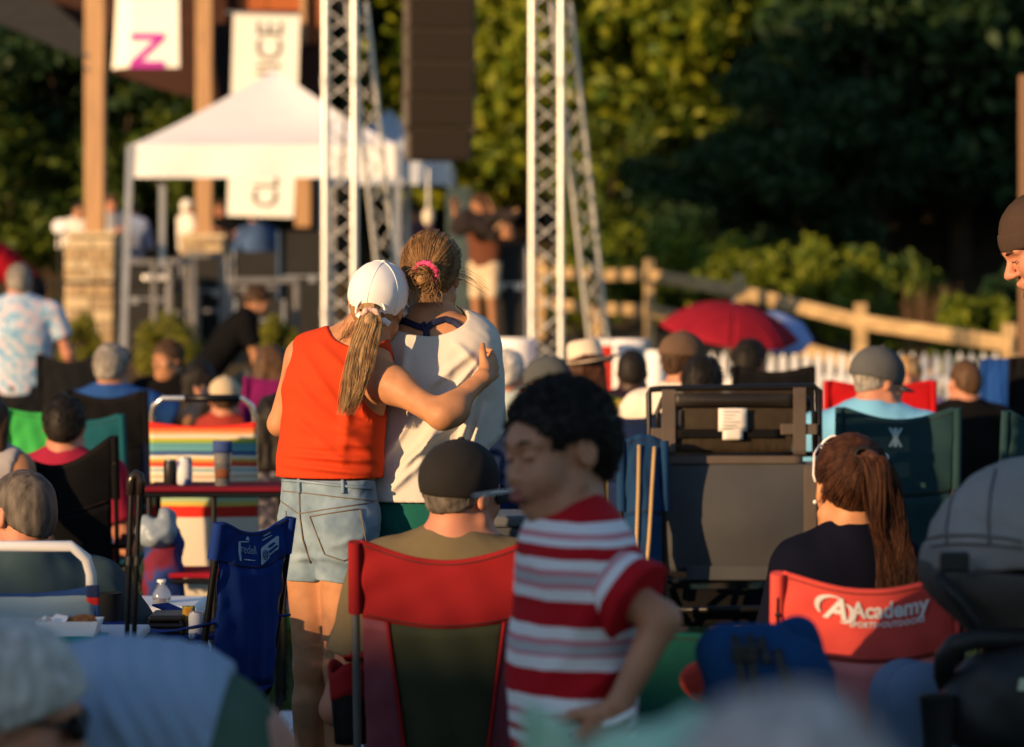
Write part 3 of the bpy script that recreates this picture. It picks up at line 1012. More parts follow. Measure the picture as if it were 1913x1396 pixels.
def RM(yaw=0, pitch=0, roll=0):
    """pitch > 0 looks up, roll > 0 tips the head to its right"""
    return Matrix.Rotation(rad(yaw), 3, 'Z') @ Matrix.Rotation(rad(pitch), 3, 'X') @ Matrix.Rotation(rad(roll), 3, 'Y')

def head_ops(S, c, R, hs, fine=False, child=False):
    L = lambda x, y, z: Vector(c) + R @ (Vector((x, y, z)) * hs)
    e = lambda p, r, k=.012, sub=False: S.ell(L(*p), [q * hs for q in r], R=R, k=k * hs, sub=sub)
    cn = lambda a, b, ra, rb, k=.01, sub=False: S.cone(L(*a), L(*b), ra * hs, rb * hs, k=k * hs, sub=sub)
    e((0, -.008, .030), (.074, .094, .085))
    e((0, .026, -.040), (.060, .062, .072), .03)
    cn((-.030, .05, -.088), (.030, .05, -.088), .026, .026, .03)
    e((0, .070, -.098), (.022, .020, .018), .02)
    if child:
        cn((0, .090, -.004), (0, .103, -.032), .008, .013, .014); e((0, .022, .036), (.069, .066, .054), .02)
    else: cn((0, .090, .004), (0, .112, -.032), .008, .013, .012)
    for s in (-1, 1):
        e((s * .013, .098 if child else .100, -.036), (.011, .010, .008), .008)
        cn((s * .010, .088 if child else .090, .024), (s * .044, .076 if child else .078, .022), .010, .009, .022)
        e((s * .031, .098, .004), (.013, .010, .008) if child else (.018, .016, .011), .014, True)
        e((s * .040, .062, -.030), (.026, .026, .028), .02)
        cn((s * .060, .01, -.06), (s * .05, .04, -.085), .018, .014, .02)
        e((s * .077, -.010, -.006), (.010, .021, .031), .008)
        e((s * .088, -.004, -.002), (.007, .011, .018), .006, True)
        if fine:
            e((s * .031, .080, .003), (.0145, .0125, .0125), .003)
            cn((s * .018, .0955, -.0005), (s * .044, .086, -.001), .0035, .003, .004)
    cn((-.020, .092, -.062), (.020, .092, -.062), .006, .006, .008)
    cn((0, .096, -.062), (0, .096, -.062), .007, .007, .008)
    cn((-.016, .090, -.073), (.016, .090, -.073), .007, .007, .008)
    if fine:
        cn((-.020, .104, -.0675), (.020, .104, -.0675), .0022, .0022, .003, True)

def hand_ops(S, wrist, f, n, side, sc=1.0, curl=.5, spread=.021, thumb_out=.75):
    """palm, four unequal fingers bent towards the palm normal n, and a thumb leaving the palm's side"""
    f = Vector(f).normalized(); n = Vector(n); n = (n - f * n.dot(f)).normalized()
    u = f.cross(n) * side                   # towards the thumb
    W = Vector(wrist)
    for i in range(4):
        o = u * (1.5 - i) * spread * sc
        k0 = W + f * (.018 * sc) + o * .62
        k1 = W + f * ((.088 if i in (1, 2) else .082 if i == 0 else .074) * sc) + o
        S.cone(k0, k1, .0145 * sc, .0115 * sc, k=.012 * sc)
        ln = (.040, .045, .042, .033)[i] * sc
        p, a = k1, curl * .55
        for j in range(3):
            d = f * math.cos(a) + n * math.sin(a)
            q = p + d * ln * (1, .68, .55)[j]
            S.cone(p, q, (.0092 - .0008 * j) * sc, (.0085 - .0009 * j) * sc, k=.003)
            p = q; a += curl * .8
    b = W + f * .026 * sc + u * .026 * sc + n * .004
    d1 = (f * (1 - thumb_out * .6) + u * thumb_out + n * .25).normalized()
    p1 = b + d1 * .042 * sc
    d2 = (f * (1.2 - thumb_out * .5) + u * thumb_out * .6 + n * .2).normalized()
    S.cone(b - f * .012 * sc - u * .008 * sc, p1, .016 * sc, .0115 * sc, k=.012 * sc)
    S.cone(p1, p1 + d2 * .032 * sc, .0112 * sc, .0085 * sc, k=.004)

class Body:
    """a skeleton in the root's own frame (facing +Y, x to the person's right) and the volumes hung on it"""
    def __init__(s, h=1.70, female=False, pose='sit', seat=.42, lean=12, yaw=0, head=(0, 0, 0), arms=None, dz=0, hunch=0, wide=1.0):
        k = h / 1.72; s.k, s.h, s.female = k, h, female
        s.sw = (.163 if female else .190) * k * wide
        s.rp, s.rw, s.rc = [q * k * wide for q in ((.165, .128, .142) if female else (.165, .155, .172))]
        s.arm = .85 if female else 1.0
        pz = (seat + .10 * k if pose == 'sit' else .90 * k) + dz
        la, lb = rad(lean), rad(lean - hunch)
        u1 = Vector((0, -math.sin(la), math.cos(la))); u2 = Vector((0, -math.sin(lb), math.cos(lb)))
        s.pel = Vector((0, 0, pz))
        s.waist = s.pel + u1 * .14 * k
        s.chest = s.waist + u1 * .10 * k + u2 * .10 * k
        s.neck = s.chest + u2 * .185 * k
        s.Rt = Matrix.Rotation(rad(yaw), 3, 'Z') @ Matrix.Rotation(lb, 3, 'X')
        s.Rh = RM(*head) if head else s.Rt
        hup = s.Rh @ Vector((0, 0, 1))
        s.head = s.neck + (u2 * .3 + hup * .7).normalized() * .150 * k + s.Rh @ Vector((0, .018 * k, 0))
        s.hs = k ** .5
        s.top = s.head + s.Rh @ Vector((0, -.01, .115 * s.hs))
        rx = s.Rt @ Vector((1, 0, 0))
        s.sh = {i: s.neck - u2 * .045 * k + rx * i * s.sw for i in (-1, 1)}
        s.hip = {i: s.pel + Vector((i * .092 * k, 0, -.03 * k)) for i in (-1, 1)}
        if pose == 'sit':
            s.kn = {i: Vector((i * .13 * k, .44 * k, seat + dz * .6 + .05)) for i in (-1, 1)}
            s.an = {i: Vector((i * .13 * k, .50 * k, .09)) for i in (-1, 1)}
        else:
            s.kn = {i: Vector((i * .10 * k, .02, .49 * k + dz)) for i in (-1, 1)}
            s.an = {i: Vector((i * .11 * k, -.02, .08)) for i in (-1, 1)}
        s.el, s.wr, s.hd = {}, {}, {}
        arms = arms or ('lap', 'lap')
        for i, a in ((-1, arms[0]), (1, arms[1])):
            S0 = s.sh[i]
            if a == 'lap':
                s.el[i] = S0 + Vector((i * .07, .03, -.29)) * k; s.wr[i] = S0 + Vector((-i * .02, .26, -.33)) * k
            elif a == 'down':
                s.el[i] = S0 + Vector((i * .05, -.01, -.31)) * k; s.wr[i] = S0 + Vector((i * .06, .05, -.55)) * k
            elif a == 'front':
                s.el[i] = S0 + Vector((i * .06, .06, -.28)) * k; s.wr[i] = S0 + Vector((-i * .10, .26, -.18)) * k
            elif a == 'rest':
                s.el[i] = S0 + Vector((i * .12, -.02, -.30)) * k; s.wr[i] = S0 + Vector((i * .13, .25, -.31)) * k
            else:
                s.el[i], s.wr[i] = S0 + Vector(a[0]) * k, S0 + Vector(a[1]) * k
            s.hd[i] = None
    def shift(s, v):
        for a in ('pel', 'waist', 'chest', 'neck', 'head', 'top'): setattr(s, a, getattr(s, a) + v)
        for d in (s.sh, s.el, s.wr, s.hip): 
            for i in d: d[i] = d[i] + v
    def torso(s, S, k=.05, sy=.64, bust=True):
        sc_, kk = (1, sy, 1), s.k
        S.cone(s.pel, s.waist, s.rp, s.rw, k=k, sc=sc_, R=s.Rt)
        S.cone(s.waist, s.chest, s.rw, s.rc, k=k, sc=sc_, R=s.Rt)
        d = (s.neck - s.chest)
        S.cone(s.sh[-1].lerp(s.sh[1], .1), s.sh[-1].lerp(s.sh[1], .9), .062 * kk, .062 * kk, k=.07)
        S.cone(s.chest, s.chest + d * .55, s.rc, s.rc * .82, k=k, sc=sc_, R=s.Rt)
        for i in (-1, 1):
            S.cone(s.neck + d * .10, s.sh[i].lerp(s.neck, .18), .050 * kk, .042 * kk, k=.05)
    def arm_ops(s, S, i, t=1.0, flat=False, to='wrist', grow=0, k=.03):
        kk, a = s.k, s.arm
        if to == 'upper':
            S.cone(s.sh[i], s.sh[i].lerp(s.el[i], t), .054 * kk * a + grow, (.054 - .012 * t) * kk * a + grow * 1.25, k=k, flat=flat)
        else:
            S.cone(s.sh[i], s.el[i], .054 * kk * a + grow, .040 * kk * a + grow, k=k)
            S.cone(s.el[i], s.el[i].lerp(s.wr[i], t), .041 * kk * a + grow, (.041 - .013 * t) * kk * a + grow, k=.015, flat=flat)
    def leg_ops(s, S, i, t=2.0, flat=False, grow=0, hip=.086):
        kk = s.k
        if t <= 1:
            S.cone(s.hip[i], s.hip[i].lerp(s.kn[i], t), hip * kk + grow, (hip - .03 * t) * kk + grow * 1.3, k=.03, flat=flat)
            return
        S.cone(s.hip[i], s.kn[i], hip * kk + grow, .054 * kk + grow, k=.03)
        m = s.kn[i].lerp(s.an[i], .3)
        S.cone(s.kn[i], s.an[i], .052 * kk + grow, .038 * kk + grow, k=.02)
        S.cone(m + Vector((0, -.014 * kk, .03)), m + Vector((0, -.014 * kk, -.08 * kk)), .047 * kk + grow, .034 * kk + grow, k=.03)
    def skin(s, S, hands=True, legs=True, feet=True, fine=False, child=False):
        head_ops(S, s.head, s.Rh, s.hs, fine, child)
        kk = s.k
        nr = (.046 if s.female else .056) * kk
        S.cone(s.neck - (s.neck - s.chest) * .1, s.head + s.Rh @ Vector((0, -.022, -.05)) * s.hs, nr * 1.12, nr, k=.025)
        s.torso(S)
        for i in (-1, 1):
            s.arm_ops(S, i)
            w, e = s.wr[i], s.el[i]
            d = (w - e).normalized()
            hd = s.hd[i] or (d, Vector((-i * .8, .2, -.5)), .7)
            S.cone(w, w + Vector(hd[0]).normalized() * .02, .026 * kk * s.arm, .022 * kk * s.arm, k=.015)
            if hands: hand_ops(S, w + d * .01, hd[0], hd[1], i * (hd[3] if len(hd) > 3 else 1), kk * (.92 if s.female else 1), hd[2])
            if legs: s.leg_ops(S, i)
            if legs and feet:
                a = s.an[i]
                S.cone(a, Vector((a.x, a.y - .03, .035)), .038 * kk, .034 * kk, k=.02)
                S.cone((a.x, a.y - .02, .035), (a.x + i * .02, a.y + .16 * kk, .025), .035 * kk, .028 * kk, k=.03)
        return S

def hair_cap(S, b, line=(0, -.42, .9), off=-.012, g=.012, nape=None):
    """the mass of hair on the skull, ended at a hairline plane"""
    hs, R, c = b.hs, b.Rh, b.head
    L = lambda x, y, z: c + R @ (Vector((x, y, z)) * hs)
    S.ell(L(0, -.010, .030), [(q + g) * hs for q in (.074, .096, .087)], R=R, k=.01)
    gn = g if nape is None else nape
    S.ell(L(0, -.050, -.02), [(q + gn) * hs for q in (.056, .050, .06)], R=R, k=.03)
    n = R @ -Vector(line)
    S.cut(n, L(0, 0, off))

def cap_parts(root, b, mat, res, brim_yaw=0, brim=True, low=.022, tilt=-8, button=True, brim_mat=None, big=0.0, hole=False, brim_drop=0):
    hs, c = b.hs, b.head
    R = b.Rh @ Matrix.Rotation(rad(tilt), 3, 'X')
    L = lambda x, y, z: c + R @ (Vector((x, y, z)) * hs)
    S = SDF(res)
    S.ell(L(0, -.012, .034), [(q + big) * hs for q in (.089, .110, .095)], R=R, k=.01)
    if hole: S.ell(L(0, -.115, .018), (.034 * hs, .05 * hs, .026 * hs), R=R, k=.004, sub=True)
    S.rough(.0012, 40)
    S.cut(R @ Vector((0, 0, -1)), L(0, 0, low))
    o = S.build('cap', mat, root)
    if button:
        MB().ell(L(0, -.012, .034 + .096 + big), (.009 * hs, .009 * hs, .005 * hs), 10, 6).build('button', mat, o, smooth='all')
    if brim:
        By = Matrix.Rotation(rad(brim_yaw), 3, 'Z')
        def fn(u, v):
            a = (u - .5) * 1.9
            rx, ry = .088 + big, .107 + big
            e0 = Vector((math.sin(a) * rx, math.cos(a) * ry - .012, 0))
            out = Vector((math.sin(a) * .45, math.cos(a), 0))
            wv = .070 * math.cos((u - .5) * math.pi) ** .5 if 0 < u < 1 else 0
            p = e0 * (.93 if v == 0 else 1) + out * wv * v
            p.z = low + .010 - .018 * (u * 2 - 1) ** 2 - (.012 + brim_drop) * v
            return c + R @ (By @ p * hs)
        MB().sheet(fn, 16, 5, .004).build('brim', brim_mat or mat, o, smooth='all')
    return o

def person(label, top, D=None, rz=0, h=1.70, female=False, pose='sit', seat=.42, lean=12, head=None, arms=None, hunch=0,
           skin='pale', shirt=None, sleeve='short', pants=None, hair='short', hairc='brown', cap=None, res=.013, group=None,
           ground=None, legs=True, wide=1.0, pants_len=2.0, extra=None, hands=True, hem=.02, shirt_rough=.004, collar=False, knees=0):
    """a whole figure placed by the point where the top of its head (or cap) shows"""
    top = P(top[0], top[1], D) if D else Vector(top)
    head = (0, 0, 0) if head is None else (head[0] - rz, head[1], head[2])     # the head's turn is given against the view
    b = Body(h, female, pose, seat, lean, 0, head, arms, 0, hunch, wide)
    if knees:
        for i in (-1, 1): b.kn[i] = Vector((i * .055, .30, knees)); b.an[i] = Vector((i * .07, .36, .09))
    Rz = Matrix.Rotation(rad(rz), 3, 'Z')
    lift = {'short': .012, 'bald': 0, 'long': .014, 'curly': .03, 'none': 0}.get(hair, .012)
    if cap: lift = .024
    off = Rz @ b.top
    gz = 0 if ground is None else ground
    loc = Vector((top.x - off.x, top.y - off.y, gz))
    dz = top.z - lift - gz - b.top.z
    b.shift(Vector((0, 0, dz)))
    if pose == 'sit':
        for i in (-1, 1): b.kn[i] = b.kn[i] + Vector((0, 0, 0 if knees else dz * .8))
    else:
        for i in (-1, 1): b.kn[i] = b.kn[i] + Vector((0, 0, dz * .5))
    root = thing('person', label, 'person', loc, rz, group)
    b.skin(SDF(res), hands=hands, legs=legs).build('body', SK[skin], root)
    up = b.Rt @ Vector((0, 0, 1))
    if shirt:
        S = SDF(res); S.grow = .011
        b.torso(S, sy=.68)
        for i in (-1, 1):
            if sleeve == 'short': b.arm_ops(S, i, .62, True, 'upper', .012)
            elif sleeve == 'long': b.arm_ops(S, i, .96, True, 'wrist', .008)
            else:
                S.ell(b.sh[i] + Vector((i * .035, 0, -.02)), (.06, .10, .11), sub=True, k=.01)
        if collar:
            S.cone(b.neck - up * .01, b.neck + up * .035, .052 * b.k, .050 * b.k, k=.01, flat=True)
        S.rough(shirt_rough, 15, (1, 1, .8)); S.rough(.002, 37, (1, 1, .5))
        S.cut(-up, b.pel - up * hem)
        S.build('shirt', shirt, root)
    if pants and legs:
        S = SDF(res); S.grow = .010
        S.cone(b.pel, b.pel + up * .08, b.rp, b.rp * .9, k=.03, sc=(1, .68, 1), R=b.Rt)
        for i in (-1, 1): b.leg_ops(S, i, pants_len, pants_len <= 1, .006)
        S.rough(.004, 17)
        if not knees: S.cut(up, b.pel + up * .12)
        if pants_len > 1: S.cut((0, 0, -1), (0, 0, .07))
        S.build('trousers' if pants_len > 1 else 'shorts', pants, root)
    hm = HM[hairc]
    hs, R, c = b.hs, b.Rh, b.head
    L = lambda x, y, z: c + R @ (Vector((x, y, z)) * hs)
    if hair == 'pulled':
        S = SDF(.006); hair_cap(S, b, g=.005, line=(0, -.62, .78), off=-.030, nape=-.020); S.rough(.002, 120, (1, 1, .3)); S.build('hair', hm, root)
    if hair in ('short', 'curly', 'buzz'):
        S = SDF(min(res, .010))
        hair_cap(S, b, g={'short': .010, 'curly': .022, 'buzz': .006}[hair] if not cap else .005, line=(0, -.50, .87) if not cap else (0, -.42, .9), off=-.010 if not cap else -.014, nape=None if not cap else -.004)
        S.rough(.004 if hair != 'buzz' else .001, 95 if hair != 'curly' else 70); S.rough(.002, 200, (1, 1, .4))
        ho = S.build('hair', hm, root)
        if hair == 'short' and res < .0135:
            r_ = random.Random(int(top.x * 1000)); ps = []
            gg = .012 if not cap else .006
            nn = Vector((0, -.50, .87)) if not cap else Vector((0, -.42, .9))
            for i in range(620):
                d = Vector((r_.gauss(0, 1), r_.gauss(0, 1), r_.gauss(0, 1))).normalized()
                e = Vector((d.x * (.074 + gg), -.010 + d.y * (.096 + gg), .030 + d.z * (.087 + gg)))
                if d.y > .3 and d.z < .5 or nn.dot(e) < -.026 or (cap and e.z > .03): continue
                t = Vector((d.x * .3, -.5 if d.z > .3 else -.15, -.9)); t = (t - d * t.dot(d)).normalized()
                t = (t + Vector((r_.gauss(0, .25), r_.gauss(0, .25), 0))).normalized()
                ln = r_.uniform(.018, .036); jj = r_.uniform(-.001, .003)
                ps.append([L(*(e + t * ln * q_ + d * (jj + .003 * q_ - .010 * q_ * q_))) for q_ in (0, .5, 1)])
            strands(root, 'hair_strands', ps, hm, .0017)
    elif hair == 'long':
        S = SDF(min(res, .010))
        hair_cap(S, b, g=.016, line=(0, -.75, .66), off=-.02)
        S2 = SDF(min(res, .010))
        S2.ell(L(0, -.012, .030), [(q + .016) * hs for q in (.074, .096, .087)], R=R)
        for x in (-.055, -.02, .02, .055):
            S2.cone(L(x, -.07, .02), L(x * 1.2, -.085, -.20), .042 * hs, .026 * hs, k=.02)
        S2.ell(L(0, .085, -.03), (.075 * hs, .07 * hs, .12 * hs), R=R, sub=True, k=.02)
        S2.rough(.006, 60, (1, 1, .25)); S2.rough(.003, 140, (1, 1, .2))
        S2.build('hair', hm, root)
    if cap:
        cp = dict(cap); m = cp.pop('mat')
        cap_parts(root, b, m, min(res, .010), **cp)
    if extra: extra(root, b, L)
    return root, b

def strands(root, name, paths, mat, r0=.0012, n=3):
    """a head of hair strand by strand: thin tapered tubes joined in one part"""
    m = MB()
    for p in paths:
        k = len(p)
        m.tube(p, [r0 * (1 - .7 * i / (k - 1)) for i in range(k)], n, False)
    o = m.build(name, mat, root, smooth='all')
    return o

def wave(rng, a, ph):
    return a * math.sin(ph)

def ribbon(pts, nrm, wd, th=.003):
    def fn(u, v):
        t = u * (len(pts) - 1); i = min(int(t), len(pts) - 2); f = t - i
        p = Vector(pts[i]).lerp(Vector(pts[i + 1]), f)
        d = (Vector(pts[i + 1]) - Vector(pts[i])).normalized()
        s_ = d.cross(Vector(nrm)).normalized()
        return p + s_ * (v - .5) * wd
    return MB().sheet(fn, (len(pts) - 1) * 4, 3, th)

# ------------------------------------------------------------------ folding camp chairs
m_blackmetal = M('black_metal', (.018, .018, .02), rough=.35, metal=.6, var=.1, bump=.05)
m_steel = M('grey_steel', (.34, .34, .35), rough=.35, metal=.8, var=.1, bump=.05)
m_thread = M('dark_thread', (.03, .02, .02), bump=0)
def camp_chair(label, x, y, rz=0, w=.52, seat=.42, top=.92, fab=None, band=None, panel=None, frame=None, sag=.07, bulge=.05, group='folding camp chairs', z0=0,
               split=.62, arms=True, armh=.235, holder=False, lean=.10, name='camp_chair', seatdrop=0, side=None, pouch=None):
    root = thing(name, label, 'camp chair', (x, y, z0), rz, group)
    fr = frame or m_blackmetal; band = band or fab; panel = panel or fab
    hw = w / 2
    yb, yt = -.20, -.20 - lean
    bot = seat - .02; ph = (x * 7.3 + y * 3.1) % 6.28
    def back(u, v):          # u across, v upwards
        z = bot + (top - bot) * v
        c = 1 - (2 * u - 1) ** 2
        yy = yb + (yt - yb) * v - bulge * c * math.sin(math.pi * min(1, v * .9 + .1)) 
        z -= sag * c ** 1.3 * max(0, v - .35) / .65 * (1 if v > .35 else 0)
        xx = (u - .5) * w * (1 - .06 * (1 - v))
        e0, e1 = math.exp(-5 * u), math.exp(-5 * (1 - u))
        wr = .0045 * math.sin(34 * (v - .55 * u) + ph) * e0 + .0045 * math.sin(31 * (v - .6 * (1 - u)) + 2 * ph) * e1 + .0022 * math.sin(9 * u + 17 * v + ph) * math.sin(13 * u - 6 * v)
        return Vector((xx, yy + wr + .008 * math.sin(u * 23 + v * 9) * (1 - v) * .6, z))
    sp = split
    bp = MB().sheet(lambda u, v: back(u, sp + (1 - sp) * v), 40, 16, .007).build('back_band', band, root, smooth='all')
    for vv in (.04, .93): MB().tube([back(.02 + .96 * k / 20, sp + (1 - sp) * vv) + Vector((0, -.0042, 0)) for k in range(21)], .0013, 4).build('seam', m_thread, bp, smooth='all')
    if side is None:
        MB().sheet(lambda u, v: back(u, sp * v), 26, 12, .004).build('back_panel', panel, root, smooth='all')
    else:
        sl = lambda v: .15 + .10 * (1 - v)
        MB().sheet(lambda u, v: back(sl(v) + (1 - 2 * sl(v)) * u, sp * v), 20, 12, .004).build('back_panel', panel, root, smooth='all')
        for s_ in (0, 1):
            MB().sheet(lambda u, v: back(sl(v) * u if s_ == 0 else 1 - sl(v) * (1 - u), sp * v) + Vector((0, -.003, 0)), 8, 12, .004).build('side_panel', side, root, smooth='all')
            MB().tube([back(sl(v / 12) if s_ == 0 else 1 - sl(v / 12), sp * v / 12) + Vector((0, -.006, 0)) for v in range(13)], .005, 6).build('piping', band, root, smooth='all')
    def st(u, v):
        c = 1 - (2 * u - 1) ** 2
        return Vector(((u - .5) * w, yb + v * .44, seat - .02 + .03 * v - .07 * c * math.sin(math.pi * (.15 + .7 * v)) - seatdrop))
    MB().sheet(st, 16, 12, .005).build('seat', fab, root, smooth='all')
    for s_ in (-1, 1):
        xx = s_ * (hw + .012)
        MB().tube([(xx, yb + .03, bot - .02), (xx, yt, top - .03 - (0 if s_ else 0))], .0095, 10).build('back_pole', fr, root, smooth=True)
        # pocket of cloth round the pole top, with a rivet
        MB().tube([(xx, yb + (yt - yb) * .64, bot + (top - bot) * (sp + .02)), (xx, yt - .001, top - .004)], [.017, .016], 10).build('sleeve', band, root, smooth=True)
        rv = MB(); rv.ell((xx, yt + .03 - .022, top - (top - bot) * .16), (.007, .004, .007), 8, 6); rv.build('rivet', fr, root)
        MB().tube([(xx, yb + .03, bot - .02), (xx, .25, .03)], .0085, 8).build('leg', fr, root, smooth=True)
        MB().tube([(xx, .24, bot - .02), (xx, yb - .05, .03)], .0085, 8).build('leg', fr, root, smooth=True)
        MB().tube([(s_ * hw, yb - .05, .035), (-s_ * hw, yb - .03, bot - .03)], .008, 8).build('cross_leg', fr, root, smooth=True)
        MB().tube([(s_ * hw, .25, .035), (-s_ * hw, .25, bot - .0)], .008, 8).build('cross_leg', fr, root, smooth=True)
        for yy in (.25, yb - .05):
            MB().box((xx, yy, .015), (.04, .05, .03)).build('foot', fr, root, bevel=.006)
        if arms:
            MB().tube([(xx, .24, bot - .02), (xx, .23, seat + armh - .015)], .0085, 8).build('arm_post', fr, root, smooth=True)
            ya = yb + (yt - yb) * .45
            MB().sheet(lambda u, v: Vector((xx + (v - .5) * .06, ya + (.25 - ya) * u, seat + armh - .035 * math.sin(math.pi * u))), 10, 3, .005).build('armrest', fab, root, smooth='all')
    if holder:
        xx = -(hw + .01)
        MB().lathe([(.035, 0), (.042, .11), (.045, .115)], 12, (xx, .18, seat + .10)).build('cup_holder', M('black_mesh', (.02, .02, .022)), root, smooth=True)
    if pouch:
        s_ = pouch
        xx = s_ * (hw + .026)
        def pf_(u, v):
            a = u * 2 * math.pi
            r_ = .040 + .016 * v
            return Vector((xx + s_ * .004 + r_ * math.cos(a) * .9, -.12 + r_ * math.sin(a), seat + .02 + .17 * v + .014 * math.sin(3 * a) * v))
        MB().sheet(pf_, 20, 8, .004).build('pouch', m_blackmetal, root, smooth='all')
        MB().sheet(lambda u, v: pf_(u, .62 + .4 * v) * 1.0 + Vector((0, 0, .004)), 20, 4, .008).build('pouch_rim', band, root, smooth='all')
    return root, back
# ------------------------------------------------------------------ the shade: an added, unseen building stands behind the viewer
back_block('added unseen building behind the viewpoint, its roof line shading the near lawn', 24, -40, -4.02, .62 + 27.6 * TE)
back_block('taller end of the added building behind the viewpoint', 24, -4.00, 14, 1.70 + 25.4 * TE)

def base_at(px, D, name='person', label='', cat='person', group=None):
    c = P(px, 700, D)
    root = thing(name, label, cat, (c.x, c.y, 0), 0, group)
    return root, (lambda x, y, d: P(x, y, d) - root.location)

# ------------------------------------------------------------------ woman in the red tank top
rngh = random.Random(12)
rootA, q = base_at(640, 8.45, 'person', 'person in red tank top, denim shorts and white cap, arm around the friend in white')
A = Body(1.66, True, 'stand')
A.Rh = RM(-12, -4, 13); A.hs = .945
A.head = q(706, 565, 8.50); A.neck = q(672, 648, 8.50); A.chest = q(628, 738, 8.47); A.waist = q(618, 840, 8.46); A.pel = q(614, 945, 8.45)
A.Rt = RM(-22)
A.sh = {-1: q(566, 668, 8.56), 1: q(694, 694, 8.40)}
A.el = {-1: q(523, 792, 8.60), 1: q(824, 778, 8.22)}
A.wr = {-1: q(575, 838, 8.92), 1: q(903, 706, 8.33)}
A.hip = {-1: q(583, 990, 8.50), 1: q(649, 990, 8.40)}
A.kn = {-1: q(583, 1245, 8.50), 1: q(640, 1248, 8.42)}
A.an = {-1: q(573, 1535, 8.55), 1: q(634, 1545, 8.45)}
A.rp, A.rw, A.rc = .136, .118, .134
A.arm = .88
A.hd = {-1: None, 1: (Vector((.34, .86, .40)), Vector((-.94, .30, -.1)), .75)}
S = SDF(.0042)
A.skin(S)
S.ell(A.sh[1].lerp(A.el[1], .3) + Vector((0, -.01, 0)), (.050, .045, .044), k=.05)
S.ell(A.el[1].lerp(A.wr[1], .25) + Vector((.0, -.0, -.012)), (.048, .04, .042), k=.04)
S.build('body', SK['pale'], rootA)
# tank top
m_red = M('red_jersey', (.56, .050, .013), rough=.92, var=.06, vs=3, bump=.15, bs=500, spec=.12)
S = SDF(.0042); S.grow = .008
A.torso(S, sy=.76)
S.cone(A.waist + Vector((0, 0, -.02)), A.pel + Vector((0, 0, .03)), .124, .139, k=.05, sc=(1, .70, 1), R=A.Rt)
S.grow = .008
S.ell(q(716, 716, 8.36), (.072, .16, .105), R=RM(0, 0, -18), sub=True, k=.008)     # the deep armhole
S.ell(q(540, 690, 8.62), (.040, .16, .105), R=RM(0, 0, 14), sub=True, k=.008)
S.ell(q(668, 612, 8.46), (.088, .2, .058), R=RM(0, 0, 16), sub=True, k=.008)
for a, b_, am, wd in (((528, 850), (700, 862), .009, .011), ((526, 868), (690, 885), .008, .010), ((534, 832), (640, 838), .006, .011), ((600, 822), (704, 836), .007, .012),
                      ((560, 800), (700, 812), .004, .014), ((640, 720), (700, 790), .006, .012), ((540, 700), (600, 790), .004, .018), ((560, 660), (660, 800), .006, .016), ((548, 720), (690, 845), .005, .016), ((590, 640), (700, 745), .005, .014), ((535, 770), (640, 862), .005, .014), ((655, 700), (640, 860), .005, .016), ((640, 780), (705, 800), .005, .012)):
    S.fold(q(a[0], a[1], 8.34), q(b_[0], b_[1], 8.32), am * 1.7, wd)
S.rough(.0022, 24, (.6, .6, 1.4))
S.cut((0, 0, -1), q(600, 893, 8.4)); 
S.build('tank_top', m_red, rootA)
# denim shorts
m_den = M('washed_denim', (.14, .23, .34), rough=.9, var=.35, vs=9, bump=.5, bs=380, spec=.1, c2=(.27, .37, .46))
m_dens = M('denim_stitch', (.16, .13, .10), rough=.9, bump=0)
S = SDF(.0042); S.grow = .012
S.cone(A.pel + Vector((0, 0, -.02)), A.pel + Vector((0, 0, .10)), .137, .130, k=.02, sc=(1, .74, 1), R=RM(-38))
for i in (-1, 1):
    S.cone(A.hip[i] + Vector((0, 0, .03)), A.hip[i].lerp(A.kn[i], .36), .080, .072, k=.018, flat=True)
    S.ell(A.hip[i] + Vector((.0, -.038, .005)), (.070, .062, .072), k=.03)
S.rough(.003, 30); S.rough(.0012, 90)
S.cut((0, 0, 1), q(600, 896, 8.4))
for a, b_, am in (((540, 1050), (610, 1040), .006), ((600, 1040), (690, 1058), .006), ((555, 1010), (600, 1060), .005), ((620, 1020), (680, 1000), .004)):
    S.fold(q(a[0], a[1], 8.36), q(b_[0], b_[1], 8.34), am, .010)
sh = S.build('shorts', m_den, rootA)
def on_back(obj, px, py, push=.004):
    """the point of an object's surface that shows at a photo position, in its root's frame"""
    bpy.context.view_layer.update()
    o = Vector((0, 0, H)); d = (P(px, py, 8) - o).normalized()
    mi = obj.matrix_world.inverted()
    ok, loc, n, _ = obj.ray_cast(mi @ o, (mi.to_3x3() @ d))
    if not ok: return None
    return loc - (mi.to_3x3() @ d) * push
def seam(obj, pts, r, name, mat, parent, push=.003, n=26):
    out = []
    for i in range(n + 1):
        t = i / n * (len(pts) - 1); k = min(int(t), len(pts) - 2); f = t - k
        p = on_back(obj, pts[k][0] * (1 - f) + pts[k + 1][0] * f, pts[k][1] * (1 - f) + pts[k + 1][1] * f, push)
        if p: out.append(p)
    if len(out) > 2: return MB().tube(out, r, 5).build(name, mat, parent, smooth='all')
seam(sh, [(518, 897), (560, 899), (640, 908), (704, 914)], .0045, 'waistband', m_den, sh, .004)
seam(sh, [(519, 917), (560, 920), (640, 930), (704, 936)], .0016, 'seam', m_dens, sh)
seam(sh, [(524, 936), (556, 960), (600, 953), (698, 938)], .0016, 'seam', m_dens, sh)
seam(sh, [(559, 922), (560, 965), (566, 1010), (580, 1052)], .0022, 'seam', m_dens, sh)
seam(sh, [(578, 965), (672, 950), (688, 1030), (640, 1048), (606, 1036), (578, 965)], .0018, 'back_pocket', m_dens, sh, .004, 60)
seam(sh, [(534, 955), (540, 1030)], .0016, 'seam', m_dens, sh)
